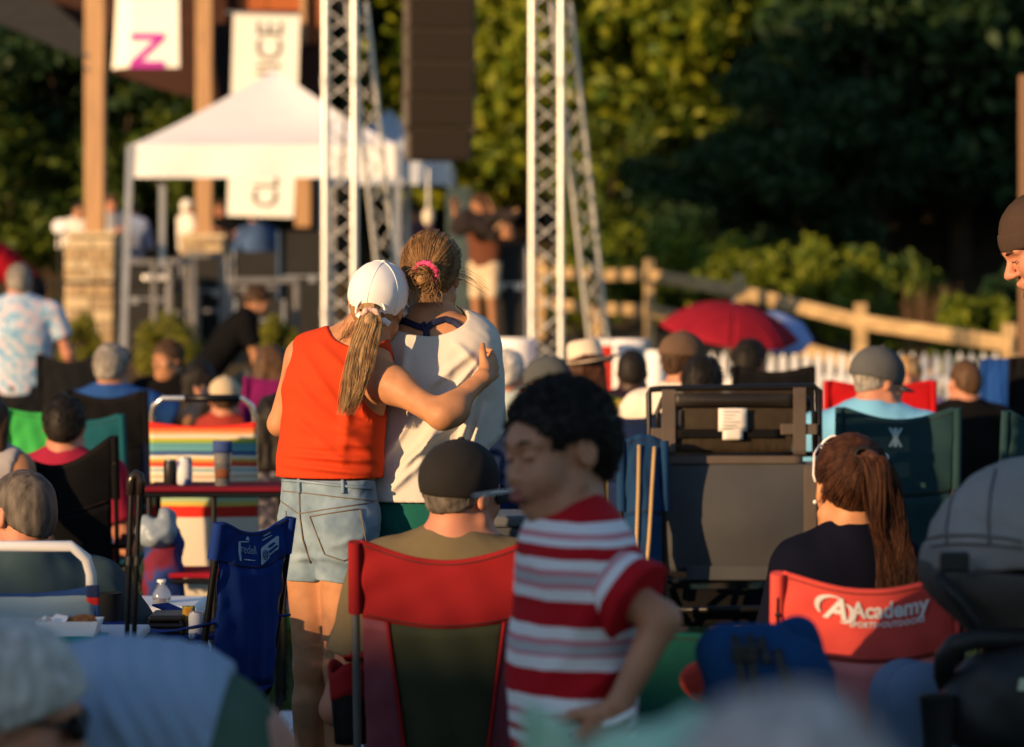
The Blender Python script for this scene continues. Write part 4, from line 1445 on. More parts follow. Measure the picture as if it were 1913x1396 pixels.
for px in (558, 640):
    seam(sh, [(px, 893), (px + 1, 922)], .006, 'belt_loop', m_den, sh, .006, 6)
# hair under the cap, ponytail and scrunchie
L = lambda x, y, z: A.head + A.Rh @ (Vector((x, y, z)) * A.hs)
S = SDF(.005)
hair_cap(S, A, line=(0, -.7, .7), off=-.06, g=.007); S.rough(.002, 120, (1, 1, .3))
S.build('hair', HM['dkblonde'], rootA)
m_cap = M('white_cotton', (.80, .79, .80), rough=.85, var=.03, vs=6, bump=.25, bs=300)
capA = cap_parts(rootA, A, m_cap, .0045, low=-.020, tilt=16, hole=False, brim=True)
for a_ in (-90, -30, 30, 90, 150, 210):
    Rc = A.Rh @ Matrix.Rotation(rad(16), 3, 'X')
    MB().tube([A.head + Rc @ (Vector((math.cos(rad(a_)) * .0895 * math.cos(t), -.012 + math.sin(rad(a_)) * .1105 * math.cos(t), .034 + .0955 * math.sin(t))) * A.hs) for t in [-.35 + 1.9 * i / 14 for i in range(15)]], .0013, 5).build('seam', m_cap, capA, smooth='all')
# back opening: a dark arch with hair showing, strap and tail
root_pt = q(692, 586, 8.385)
paths = []
for i in range(150):
    a = rngh.uniform(-1.3, 1.3); e0 = q(692 + 24 * math.sin(a), 580 - 24 * math.cos(a) * .9, 8.398)
    paths.append([e0.lerp(root_pt, t) + Vector((0, -.012 * math.sin(math.pi * t), 0)) for t in (0, .3, .6, 1)])
strands(rootA, 'cap_opening_hair', paths, HM['blonde'], .0014)
arch = [q(692 + 27 * math.sin(a), 582 - 27 * math.cos(a), 8.392) for a in [(-1.75 + 3.5 * i / 16) for i in range(17)]]
MB().tube(arch, .0035, 6).build('opening_trim', m_cap, capA, smooth='all')
strap = [q(668, 586, 8.392), q(680, 598, 8.382), q(700, 602, 8.380), q(716, 598, 8.388), q(728, 606, 8.398)]
ribbon(strap, (0, -1, 0), .016, .003).build('strap', m_cap, capA, smooth='all')
m_scr = M('patterned_scrunchie', (.62, .40, .33), var=.5, vs=90, bump=.4)
mb = MB()
mb.tube([root_pt + Vector((.021 * math.cos(t), -.012 - .004 * math.sin(3 * t), .014 * math.sin(t) - .004)) for t in [i * 2 * math.pi / 24 for i in range(25)]], [.0085 + .0025 * math.sin(i * 2.4) for i in range(25)], 8)
mb.build('scrunchie', m_scr, rootA, smooth='all')
cent = [(692, 588, 8.37), (690, 606, 8.335), (682, 640, 8.315), (670, 690, 8.275), (658, 735, 8.275), (648, 775, 8.28)]
cent = [q(*c) for c in cent]
def along(c, t):
    t = t * (len(c) - 1); i = min(int(t), len(c) - 2); f = t - i
    p0, p1, p2, p3 = c[max(i - 1, 0)], c[i], c[i + 1], c[min(i + 2, len(c) - 1)]
    return .5 * ((2 * p1) + (p2 - p0) * f + (2 * p0 - 5 * p1 + 4 * p2 - p3) * f * f + (3 * p1 - p0 - 3 * p2 + p3) * f ** 3)
def tail(root, name, c, n, wmax, mat, rng, ends=(.6, 1.0), wav=0, depth=.5, r0=.0013, core=True, prof=None, seg=14):
    pr_ = prof or (lambda t: .25 + .9 * math.sin(math.pi * min(1, .12 + .62 * t)) * (1 - .35 * t))
    ps = []
    for i in range(n):
        a, rr = rng.uniform(0, 6.283), rng.random() ** .5
        ox, oy = rr * math.cos(a), rr * math.sin(a) * depth
        te = rng.uniform(*ends); kc = int(a / 6.2832 * 7) + 7 * (rr > .6)      # strands wave in locks
        ph = 1.7 * kc + rng.gauss(0, .25); wv = wav * (.7 + .5 * math.sin(kc * 2.3)) * rng.uniform(.8, 1.2); fr = 8.5 + 1.5 * math.sin(kc * 1.3)
        drift = rng.gauss(0, .10)
        p = []
        for k in range(seg + 1):
            t = te * k / seg
            w_ = wmax * pr_(t)
            b_ = along(c, t)
            p.append(b_ + Vector((ox * w_ + drift * w_ * t + wv * t ** .5 * math.sin(fr * t + ph), oy * w_ + wv * .5 * math.cos(fr * t + ph), .012 * (rng.random() - .5) if k == seg else 0)))
        ps.append(p)
    o = strands(root, name, ps, mat, r0)
    if core:
        m = MB(); k = 12
        m.tube([along(c, ends[0] * i / k) for i in range(k + 1)], [wmax * pr_(ends[0] * i / k) * (.55 if i > 1 else .35) * (1 - .5 * i / k) for i in range(k + 1)], 10)
        m.build('hair_core', mat, o, smooth='all')
    return o
tail(rootA, 'ponytail', cent, 800, .050, HM['blonde'], rngh, (.66, 1.0), .007, .45, prof=lambda t: .28 + .80 * math.sin(math.pi * min(1, .10 + .62 * t)) * (1 - .62 * t))
# loose wisps by the neck
ps = []
for i in range(46):
    x = rngh.uniform(640, 690); p0 = q(x, rngh.uniform(590, 625), 8.42)
    ps.append([p0, p0 + Vector((rngh.gauss(-.006, .008), -.004, -.02)), p0 + Vector((rngh.gauss(-.014, .014), -.012, -.045)), p0 + Vector((rngh.gauss(-.02, .016), -.018, -.055))])
strands(rootA, 'loose_hair', ps, HM['dkblonde'], .0010)

# ------------------------------------------------------------------ her friend in the white tee
rootB, q = base_at(800, 8.62, 'person', 'person in loose white tee with hair in a bun and pink scrunchie, hugged from behind')
B = Body(1.68, True, 'stand')
B.Rh = RM(-8, -6, 4); B.hs = .985
B.head = q(806, 513, 8.62); B.neck = q(806, 618, 8.60); B.chest = q(808, 720, 8.58); B.waist = q(795, 840, 8.56); B.pel = q(784, 950, 8.54)
B.Rt = RM(-10)
B.sh = {-1: q(722, 652, 8.64), 1: q(886, 646, 8.56)}
B.el = {-1: q(715, 800, 8.66), 1: q(898, 800, 8.60)}
B.wr = {-1: q(790, 770, 8.89), 1: q(820, 780, 8.86)}
B.hip = {-1: q(748, 1000, 8.56), 1: q(826, 1000, 8.54)}
B.kn = {-1: q(752, 1250, 8.56), 1: q(826, 1250, 8.54)}
B.an = {-1: q(752, 1540, 8.59), 1: q(826, 1540, 8.59)}
S = SDF(.0048); B.skin(S); bodyB = S.build('body', SK['pale'], rootB)
m_tee = M('white_tee', (.58, .54, .49), rough=.9, var=.03, vs=4, bump=.12, bs=450, spec=.12)
S = SDF(.0046); S.grow = .016
B.torso(S, sy=.70)
S.cone(B.waist, B.pel + Vector((0, 0, .02)), .135, .140, k=.05, sc=(1, .74, 1), R=B.Rt)
S.cone(B.sh[1] + Vector((-.02, 0, -.01)), B.el[1] + Vector((-.012, -.0, .0)), .066, .066, k=.06, flat=True)
S.cone(B.sh[1] + Vector((-.04, -.01, -.05)), B.el[1] + Vector((-.045, -.0, .0)), .066, .07, k=.06, flat=True)
S.cone(B.sh[-1] + Vector((.02, 0, -.01)), B.el[-1] + Vector((.01, -.01, .0)), .066, .066, k=.06, flat=True)
S.ell(q(800, 594, 8.54), (.112, .2, .050), R=RM(0, 0, 0), sub=True, k=.006)
Dq = 8.50
for a, b_, am, wd in (((900, 690), (800, 820), .012, .012), ((890, 680), (820, 760), .008, .010), ((905, 705), (850, 850), .011, .012), ((880, 660), (790, 730), .006, .014),
                      ((870, 770), (760, 860), .009, .014), ((760, 640), (745, 760), .005, .016), ((840, 700), (780, 880), .006, .014), ((820, 800), (725, 905), .008, .016),
                      ((800, 850), (720, 925), .007, .013), ((905, 760), (880, 840), .008, .012), ((850, 640), (895, 680), .005, .012), ((770, 780), (715, 860), .007, .014)):
    S.fold(q(a[0], a[1], Dq), q(b_[0], b_[1], Dq), am * 2.2, wd * .85)
S.rough(.0028, 20, (.7, .7, 1)); S.rough(.001, 60)
S.cut((0, 0, -1), q(760, 936, 8.5))
S.build('tee_shirt', m_tee, rootB)
m_teal = cloth('teal_shorts', (.012, .10, .085))
S = SDF(.007); S.grow = .012
S.cone(B.pel + Vector((0, 0, -.02)), B.pel + Vector((0, 0, .10)), .150, .140, k=.02, sc=(1, .70, 1), R=B.Rt)
for i in (-1, 1): S.cone(B.hip[i] + Vector((0, 0, .03)), B.hip[i].lerp(B.kn[i], .42), .088, .084, k=.02, flat=True)
S.rough(.004, 30)
S.build('shorts', m_teal, rootB)
m_navy = M('navy_elastic', (.008, .012, .05), rough=.7, bump=.1)
for pts in ([(742, 602), (756, 600), (778, 609), (797, 614)], [(795, 614), (812, 602), (832, 596), (848, 602), (862, 612)], [(788, 604), (796, 614), (797, 630)]):
    pp = [on_back(bodyB, x, y, .006) for x, y in pts]
    pp = [v_ for v_ in pp if v_]
    if len(pp) > 1: ribbon(pp, (0, -1, 0), .019, .004).build('bra_strap', m_navy, rootB, smooth='all')
L = lambda x, y, z: B.head + B.Rh @ (Vector((x, y, z)) * B.hs)
S = SDF(.005); hair_cap(S, B, line=(0, -.62, .78), off=-.040, g=.006, nape=-.014); S.rough(.0015, 120); S.build('hair', HM['dkblonde'], rootB)
bun = L(0, -.128, -.020)
rs = (.074 + .013, .096 + .012, .087 + .012)
def scalp(d, ex=0): return L(d[0] * (rs[0] + ex), -.010 + d[1] * (rs[1] + ex), .030 + d[2] * (rs[2] + ex))
bd = Vector((0, -.88, -.47)).normalized()
e1 = Vector((1, 0, 0)); e2 = bd.cross(e1).normalized()
paths = []
for i in range(1700):
    az = rngh.uniform(0, 2 * math.pi); far = rngh.uniform(.7, 2.1)
    s_ = (e1 * math.cos(az) + e2 * math.sin(az))
    up_ = s_.z
    far = min(far, 1.05 + .95 * max(0, .35 + up_)) if up_ < .2 else far
    p, ex, jit = [], rngh.uniform(-.002, .0045), rngh.gauss(0, .05)
    for k in range(13):
        t = k / 12; an = far * (1 - t) + .12 * t
        aj = az + jit * math.sin(math.pi * t)
        dv = bd * math.cos(an) + (e1 * math.cos(aj) + e2 * math.sin(aj)) * math.sin(an)
        p.append(scalp(dv, ex + .003 * math.sin(9 * az) * t))
    paths.append(p)
strands(rootB, 'swept_hair', paths, HM['dkblonde'], .0010)
ps = []
for i in range(150):
    c0 = bun + Vector((rngh.gauss(0, .012), rngh.gauss(-.008, .008), rngh.gauss(-.004, .012)))
    ax = Vector((rngh.gauss(0, .5), -1, rngh.gauss(0, .5))).normalized(); a0 = rngh.uniform(0, 6.28); r_ = rngh.uniform(.016, .036); tt = rngh.uniform(2, 6)
    x_, y_, _ = frame_from(ax)
    ps.append([c0 + (x_ * math.cos(a0 + tt * k / 14) + y_ * math.sin(a0 + tt * k / 14)) * (r_ * (1 - .25 * k / 14)) + ax * (.012 * math.sin(k * .5 + a0)) for k in range(15)])
for i in range(60):
    c0 = bun + Vector((rngh.gauss(0, .018), -.01, -.02)); dx = rngh.gauss(0, .012)
    ps.append([c0 + Vector((dx * k / 6 + .006 * math.sin(k + i), -.003 * k, -.009 * k)) for k in range(7)])
bo = strands(rootB, 'bun', ps, HM['dkblonde'], .0015)
MB().ell(bun + Vector((0, -.008, -.004)), (.027, .020, .027), 14, 10).build('hair_core', HM['dkblonde'], bo, smooth='all')
m_pink = M('pink_scrunchie', (.72, .05, .20), rough=.7, var=.2, vs=40, bump=.4)
MB().tube([bun + Vector((.030 * math.cos(t) + .006, -.018 - .006 * math.sin(2 * t), .026 * math.sin(t) + .010)) for t in [-.9 + 3.9 * i / 26 for i in range(27)]], [.0085 + .002 * math.sin(i * 1.9) for i in range(27)], 9).build('scrunchie', m_pink, rootB, smooth='all')
ps = []
for i in range(16):
    p0 = L(.085, -.03 + rngh.gauss(0, .02), rngh.gauss(0, .015)); ln = rngh.uniform(.03, .10)
    ps.append([p0 + Vector((ln * k / 5, -.01 * k / 5, -.55 * ln * (k / 5) ** 1.5)) for k in range(6)])
for i in range(30):
    p0 = L(rngh.uniform(-.03, .04), -.075, -.055); dx = rngh.gauss(0, .006)
    ps.append([p0 + Vector((dx * k, -.002 * k, -.010 * k)) for k in range(6)])
strands(rootB, 'loose_hair', ps, HM['dkblonde'], .0008)

# ------------------------------------------------------------------ boy in the striped tee
rootC, q = base_at(1070, 5.4, 'person', 'boy in red and white striped tee walking past with a lollipop, hand on hip')
C = Body(1.52, False, 'stand')
C.Rh = RM(124, -7, 4); C.hs = .985
C.head = q(1044, 842, 5.400); C.neck = q(1064, 1028, 5.400); C.chest = q(1084, 1105, 5.400); C.waist = q(1070, 1250, 5.400); C.pel = q(1068, 1400, 5.400)
C.Rt = RM(98)
C.sh = {-1: q(1112, 1076, 5.288), 1: q(1046, 1076, 5.535)}
C.el = {-1: q(1236, 1158, 5.220), 1: q(1040, 1230, 5.625)}
C.wr = {-1: q(1156, 1318, 5.197), 1: q(1000, 1350, 5.603)}
C.hip = {-1: q(1080, 1440, 5.333), 1: q(1060, 1440, 5.479)}
C.kn = {-1: q(1060, 1740, 5.310), 1: q(1090, 1740, 5.468)}
C.an = {-1: q(1090, 2230, 5.310), 1: q(1140, 2230, 5.468)}
C.rp, C.rw, C.rc = .140, .138, .134
C.arm = .80; C.k = .97
C.hd = {-1: (Vector((-.45, .25, -.8)), Vector((-.2, .9, -.1)), .5), 1: None}
S = SDF(.0042); C.skin(S, fine=True, legs=False, child=True)
Lc = lambda x, y, z: C.head + C.Rh @ (Vector((x, y, z)) * C.hs)
S.ell(Lc(.0, .085, -.055), (.030, .022, .022), R=C.Rh, k=.02)
S.ell(Lc(-.036, .066, -.045), (.030, .026, .026), R=C.Rh, k=.02)
for s_ in (-1, 1):
    C.leg_ops(S, s_)
    a_ = C.an[s_]; S.cone(a_, a_ + Vector((0, 0, -.08)), .034, .032, k=.02); S.cone(a_ + Vector((.03, 0, -.085)), a_ + Vector((-.15, 0, -.10)), .034, .026, k=.03)
S.build('body', SK['brown'], rootC)
W_, R_, PK, GR = (.74, .72, .74), (.42, .006, .012), (.60, .22, .26), (.45, .43, .46)
def zz(py): return 1.52 - (py - 580) / F * 5.4
edges = [(1420, W_), (1396, R_), (1370, W_), (1350, R_), (1338, W_), (1318, PK), (1304, W_), (1282, W_), (1278, R_), (1228, W_), (1206, PK), (1198, GR), (1182, PK), (1172, W_), (1148, R_), (1102, W_), (1080, PK), (1070, GR), (1056, PK), (1046, W_), (1026, R_), (1004, W_), (990, PK), (980, W_), (962, R_), (940, R_)]
bands = [((zz(edges[i + 1][0]) - zz(edges[i][0])) if i + 1 < len(edges) else .05, edges[i][1]) for i in range(len(edges))]
tot = sum(f for f, _ in bands)
m_str = stripes('striped_jersey', [(f / tot, c) for f, c in bands], 2, zz(1420), zz(1420) + tot, wob=.006)
S = SDF(.0042); S.grow = .0145
C.torso(S, sy=.66)
S.ell(C.neck + Vector((-.0, 0, .035)), (.084, .070, .034), R=RM(98), sub=True, k=.006)
S.cone(C.sh[-1] + Vector((-.02, .05, -.01)), C.sh[-1], .058, .056, k=.03)
for a, b_, am, wd in (((1150, 1080), (1060, 1180), .006, .014), ((1170, 1240), (1060, 1300), .006, .015), ((1120, 1310), (980, 1330), .006, .014), ((1100, 1150), (1000, 1290), .004, .02)):
    S.fold(q(a[0], a[1], 5.288), q(b_[0], b_[1], 5.288), am, wd)
S.rough(.003, 18); S.cut((0, 0, -1), q(1060, 1470, 5.400))
teeC = S.build('tee_shirt', m_str, rootC)
MB().tube([C.neck + RM(98) @ Vector((.072 * math.cos(t), .063 * math.sin(t), .028 - .012 * math.sin(t))) for t in [i * 2 * math.pi / 28 for i in range(29)]], .008, 8).build('collar', M('red_rib', (.42, .006, .012)), rootC, smooth='all')
# sleeve: its stripes run round the arm, so it is built along the arm's own axis
def sleeve_part(root, b, i, mat, t, r0, r1, res=.0045):
    a, e = b.sh[i], b.sh[i].lerp(b.el[i], t)
    x_, y_, d_ = frame_from(e - a)
    Rm = Matrix((x_, y_, d_)).transposed()
    S = SDF(res); ln = (e - a).length
    S.cone((0, 0, -.01), (0, 0, ln), r0, r1, flat=True)
    S.rough(.003, 30)
    vs, qd = S.geo()
    o = np_mesh('sleeve', vs, qd, mat, root)
    o.matrix_basis = Matrix.Translation(a) @ Rm.to_4x4()
    return o
sl_b = [(.36, R_), (.12, W_), (.06, PK), (.05, GR), (.06, PK), (.14, W_), (.21, R_)]
ln = (C.el[-1] - C.sh[-1]).length * .66
m_sl = stripes('striped_sleeve', sl_b, 2, -.04, ln, wob=.005)
sleeve_part(rootC, C, -1, m_sl, .66, .066, .080)
sleeve_part(rootC, C, 1, m_sl, .62, .067, .073)
S = SDF(.007)
S.cone(C.pel, C.pel + Vector((0, 0, .06)), .15, .148, sc=(1, .68, 1), R=C.Rt)
for i in (-1, 1): S.cone(C.hip[i], C.hip[i].lerp(C.kn[i], .8), .085, .085, k=.02, flat=True)
S.build('shorts', cloth('khaki_shorts', (.20, .17, .13)), rootC)
S = SDF(.005)
S.ell(Lc(0, -.014, .042), [v_ * C.hs for v_ in (.088, .108, .094)], R=C.Rh)
S.ell(Lc(0, -.055, .0), [v_ * C.hs for v_ in (.078, .062, .083)], R=C.Rh, k=.03)
S.ell(Lc(0, .105, -.020), [v_ * C.hs for v_ in (.084, .080, .090)], R=C.Rh, sub=True, k=.006)
for s_ in (-1, 1): S.ell(Lc(s_ * .085, .010, -.045), [v_ * C.hs for v_ in (.040, .050, .064)], R=C.Rh, sub=True, k=.006)
S.rough(.003, 130); S.rough(.002, 260)
S.cut(C.Rh @ Vector((0, .30, -.95)), Lc(0, -.05, -.055))
hairC = S.build('hair', HM['black'], rootC)
ps = []; rh = random.Random(31); vco = hairC.data.vertices
for k in range(5200):
    v_ = vco[rh.randrange(len(vco))]; n_ = v_.normal; p_ = v_.co.copy(); x_, y_, _ = frame_from(n_)
    a0, cr_ = rh.uniform(0, 6.28), rh.uniform(.0018, .0034)
    ps.append([p_ + n_ * (.0022 * j - .002) + (x_ * math.cos(a0 + 1.5 * j) + y_ * math.sin(a0 + 1.5 * j)) * cr_ for j in range(5)])
strands(rootC, 'hair_curls', ps, HM['black'], .0011)
# brows, lash lines, lips
m_lip = M('lips', (.33, .10, .085), rough=.4, bump=.05)
for s_ in (-1, 1):
    MB().tube([Lc(s_ * x, y, z) for x, y, z in ((.014, .100, .022), (.028, .097, .029), (.042, .088, .028), (.050, .078, .022))], [.0018, .0028, .0024, .0012], 6).build('eyebrow', HM['black'], rootC, smooth='all')
    MB().tube([Lc(s_ * x, y, z) for x, y, z in ((.017, .0925, -.001), (.026, .0945, -.0045), (.036, .0925, -.0048), (.045, .085, -.0015))], [.0008, .0013, .0013, .0008], 5).build('eyelashes', HM['black'], rootC, smooth='all')
S = SDF(.003)
S.cone(Lc(-.014, .104, -.058), Lc(.014, .104, -.058), .0075 * C.hs, .0075 * C.hs); S.cone(Lc(-.012, .103, -.071), Lc(.012, .103, -.071), .0085 * C.hs, .0085 * C.hs, k=.003)
S.build('lips', m_lip, rootC)
bs_ = MB()
bs_.tube([C.wr[-1] + Vector((.026 * math.cos(t), .028 * math.sin(t), .012 * math.cos(t) - .02)) for t in [i * 2 * math.pi / 20 for i in range(21)]], .006, 6)
bs_.build('wristband', m_white, rootC, smooth='all')
lp = thing('lollipop', 'thin white lollipop stick in the mouth of the boy in stripes', 'lollipop', P(946, 916, 5.288))
MB().tube([(.012, .01, 0), tuple(P(884, 927, 5.242) - P(946, 916, 5.288))], .0018, 8).build('stick', M('paper_stick', (.8, .78, .75)), lp, smooth='all')

# ------------------------------------------------------------------ woman with the auburn ponytail, seated
m_nt = cloth('navy_tee', (.004, .005, .013))
def pony(root, b, L):
    r = random.Random(5)
    base = L(.004, -.104, .072)
    rs = (.074 + .011, .096 + .010, .087 + .010)
    sc_ = lambda d, ex: L(d[0] * (rs[0] + ex), -.010 + d[1] * (rs[1] + ex), .030 + d[2] * (rs[2] + ex))
    bd = Vector((0, -.90, .42)).normalized(); e1 = Vector((1, 0, 0)); e2 = bd.cross(e1).normalized()
    ps = []
    for i in range(1500):
        az = r.uniform(0, 6.283); s_ = e1 * math.cos(az) + e2 * math.sin(az)
        far = r.uniform(.6, 1.9) if s_.z > -.2 else r.uniform(.5, 1.62)
        ex, jit = r.uniform(-.002, .005), r.gauss(0, .06)
        ps.append([sc_(bd * math.cos(far * (1 - t) + .1 * t) + (e1 * math.cos(az + jit * math.sin(3.14 * t)) + e2 * math.sin(az + jit * math.sin(3.14 * t))) * math.sin(far * (1 - t) + .1 * t), ex) for t in [k / 11 for k in range(12)]])
    strands(root, 'swept_hair', ps, HM['auburn'], .0013)
    c = [base, base + Vector((.012, -.045, -.005)), base + Vector((.030, -.055, -.07)), base + Vector((.045, -.050, -.16)), base + Vector((.062, -.055, -.24)), base + Vector((.055, -.06, -.31)), base + Vector((.040, -.06, -.36))]
    tail(root, 'ponytail', c, 800, .047, HM['auburn'], r, (.60, 1.0), .020, .55, prof=lambda t: .25 + .85 * math.sin(math.pi * min(1, .10 + .55 * t)) * (1 - .3 * t))
    MB().tube([base + b.Rh @ Vector((.018 * math.cos(t), -.008, .018 * math.sin(t))) for t in [i * 6.2832 / 14 for i in range(15)]], .006, 6).build('hair_tie', HM['black'], root, smooth='all')
    MB().ell(L(-.086, -.004, -.034), (.005, .005, .005), 8, 6).build('earring', M('pearl', (.8, .8, .78), rough=.2), root, smooth='all')
rootE, bE = person('person in navy tee with long auburn ponytail, sunglasses pushed up on the head', (1592, 812), 6.95, rz=14, h=1.66, female=True, lean=10, head=(6, -6, 2), skin='pale',
                   shirt=m_nt, pants=cloth('dark_jeans', (.02, .03, .06)), hair='pulled', hairc='auburn', res=.0065, extra=pony, arms=('lap', 'lap'), wide=.80)
sg = thing('sunglasses', 'white framed sunglasses resting on top of the auburn hair', 'sunglasses', rootE.location, 14)
Le = lambda x, y, z: bE.head + bE.Rh @ (Vector((x, y, z)) * bE.hs)
m_wf = M('white_plastic', (.78, .74, .74), rough=.3, bump=.02)
for s_ in (-1, 1):
    MB().tube([Le(s_ * (.034 + .027 * math.cos(t)), .050 - .016 * math.sin(t) * .7, .112 + .015 * math.sin(t) - .010 * abs(math.cos(t))) for t in [i * 6.2832 / 20 for i in range(21)]], .003, 6).build('rim', m_wf, sg, smooth='all')
    MB().ell(Le(s_ * .034, .050, .110), (.025, .012, .014), 14, 8).build('lens', M('dark_lens', (.012, .014, .02), rough=.1), sg, smooth='all')
    MB().tube([Le(s_ * .064, .050, .106), Le(s_ * .088, .0, .080), Le(s_ * .092, -.012, .03), Le(s_ * .088, -.018, .012)], .003, 6).build('temple', m_wf, sg, smooth='all')
MB().tube([Le(-.008, .050, .120), Le(.008, .050, .120)], .003, 6).build('bridge', m_wf, sg, smooth='all')

# ------------------------------------------------------------------ man in the black cap, seated
m_ol = cloth('olive_tee', (.13, .105, .062))
m_bc = M('black_cap', (.012, .011, .011), rough=.9, bump=.4, bs=300)
def specs(root, b, L):
    m = m_blackmetal
    MB().tube([L(.082, -.012, .008), L(.083, .04, .012), L(.072, .088, .012)], .003, 6).build('glasses_temple', M('pale_temple', (.55, .52, .5), rough=.3), root, smooth='all')
    for s_ in (-1, 1): MB().tube([L(s_ * (.033 + .026 * math.cos(t)), .103, .005 + .019 * math.sin(t)) for t in [i * 6.2832 / 16 for i in range(17)]], .0028, 6).build('glasses_rim', m, root, smooth='all')
rootD, bD = person('person in black cap and olive tee seated in the red and green camp chair', (866, 812), 7.18, rz=-4, h=1.72, wide=.90, lean=14, head=(-38, -4, 4), skin='pink', shirt=m_ol,
                   pants=cloth('dark_shorts', (.03, .03, .035)), pants_len=.8, hair='short', hairc='salt', cap=dict(mat=m_bc, low=-.004, tilt=4, brim=True), res=.0065, arms=(((-.11, .0, -.33), (-.12, .24, -.36)), 'rest'), extra=specs)
# ------------------------------------------------------------------ the crowd
C_ = cloth
def pattern(name, c1, c2, c3, sc_=14):
    m = M(name, c1, rough=.85, bump=.15, bs=300)
    n, L = m.node_tree.nodes, m.node_tree.links
    v = n.new('ShaderNodeTexNoise'); v.inputs['Scale'].default_value = sc_; v.inputs['Detail'].default_value = 3
    r = n.new('ShaderNodeValToRGB'); r.color_ramp.interpolation = 'EASE'
    e = r.color_ramp.elements; e[0].position = .42; e[0].color = (*c1, 1); e[1].position = .5; e[1].color = (*c2, 1)
    k = e.new(.62); k.color = (*c3, 1)
    t = n.new('ShaderNodeTexCoord'); L.new(t.outputs['Object'], v.inputs['Vector']); L.new(v.outputs[0], r.inputs[0])
    L.new(r.outputs[0], n['Principled BSDF'].inputs['Base Color'])
    return m
m_haw = pattern('floral_shirt', (.18, .38, .60), (.42, .56, .70), (.60, .50, .58), 20)
m_wsh = C_('white_shirt', (.74, .70, .64), var=.06)
m_blk = C_('black_tee', (.006, .006, .007))
m_gry2 = C_('charcoal_tee', (.02, .02, .023))
m_jean = C_('blue_jeans', (.04, .07, .13))
m_dkp = C_('dark_trousers', (.015, .016, .02))
G1, G2, G3 = 'people seated in the crowd', 'people on and around the stage', None
person('person in blue and white floral shirt standing at the left, back turned', (36, 492), 20.5, rz=4, h=1.82, pose='stand', lean=0, head=(8, 0, 0), hair='short', hairc='grey', skin='pink', shirt=m_haw, pants=m_dkp, arms=('down', ((.10, .0, -.27), (.17, .12, -.46))), wide=1.12, hem=.06, collar=True, group=G1)
person('person in blue tee with grey hair, one arm raised to the side', (208, 640), 15.5, rz=-6, h=1.78, head=(-20, 0, 0), hairc='grey', skin='tan', shirt=C_('royal_blue_tee', (.02, .07, .24)), pants=m_dkp, arms=('lap', ((.17, .08, -.07), (.20, .25, .02))), wide=1.05, group=G1)
person('person with dark hair and red tee in the big black camp chair', (120, 737), 12.1, rz=0, h=1.76, head=(0, 2, 0), hairc='black', skin='pink', shirt=C_('crimson_tee', (.30, .02, .05)), pants=m_dkp, group=G1, wide=.9)
def shades(root, b, L):
    for s_ in (-1, 1):
        MB().tube([L(s_ * .080, -.012, .010), L(s_ * .083, .045, .014), L(s_ * .070, .092, .014)], .0042, 6).build('glasses_temple', m_blackmetal, root, smooth='all')
        MB().ell(L(s_ * .034, .103, .004), (.03, .014, .021), 12, 8).build('glasses_lens', m_blackmetal, root, smooth='all')
person('person with short dark hair and sunglasses in the low chair at the left edge', (44, 874), 8.05, rz=20, h=1.74, seat=.26, head=(48, -2, 2), hair='buzz', hairc='salt', skin='pink', shirt=C_('slate_tee', (.05, .085, .10)), pants=m_dkp, arms=('lap', ((.20, .02, -.26), (.24, .25, -.33))), wide=1.05, res=.009, extra=shades, group=G1)
person('person with bare sunlit arms at the very left edge behind the black chair', (-38, 716), 11.2, rz=-10, h=1.68, female=True, head=(20, 0, 0), hair='long', hairc='brown', skin='tan', shirt=C_('grey_tank', (.35, .33, .34)), sleeve='none', pants=m_jean, arms=('lap', ((.10, -.03, -.28), (.10, .18, -.36))), group=G1)
person('person in tan baseball cap seated behind the striped beach chair', (420, 699), 16.4, rz=0, h=1.72, hairc='brown', skin='pink', shirt=C_('rust_tee', (.30, .04, .03)), pants=m_dkp, cap=dict(mat=C_('tan_cotton', (.52, .42, .28)), low=.0, tilt=4), group=G1)
person('person with dark wavy hair between the blue tee and the tan cap', (372, 672), 17.6, rz=0, h=1.70, female=True, hair='long', hairc='black', skin='tan', shirt=m_gry2, pants=m_dkp, group=G1)
person('person in dark mesh cap right behind the tan cap', (462, 688), 17.8, rz=-10, h=1.74, hairc='grey', skin='pink', shirt=m_gry2, pants=m_dkp, cap=dict(mat=C_('grey_mesh_cap', (.10, .09, .075))), group=G1)
person('person with long brown hair left of the red tank top', (506, 645), 17, rz=0, h=1.70, female=True, hair='long', hairc='brown', skin='pale', shirt=C_('plum_top', (.09, .01, .06)), pants=m_dkp, group=G1)
person('person with a sunlit bearded face before the round bush', (314, 634), 19, rz=0, h=1.74, head=(140, -5, 0), hairc='brown', skin='tan', shirt=m_blk, pants=m_dkp, group=G1)
person('person in black stooping beside the clipped bush', (490, 534), 24, rz=-78, h=1.76, pose='stand', lean=-38, head=(-86, -22, 0), hairc='brown', skin='tan', shirt=m_blk, pants=m_dkp, arms=(((-.02, .10, -.30), (-.02, .16, -.54)), ((.02, .08, -.30), (.02, .12, -.55))), ground=.25, group=G1)
person('person in dark patterned top beside the striped beach chair', (512, 738), 13.4, rz=0, h=1.62, female=True, hair='long', hairc='black', skin='tan', shirt=pattern('dark_floral', (.015, .016, .03), (.05, .05, .08), (.16, .15, .16), 30), pants=m_dkp, group=G1)
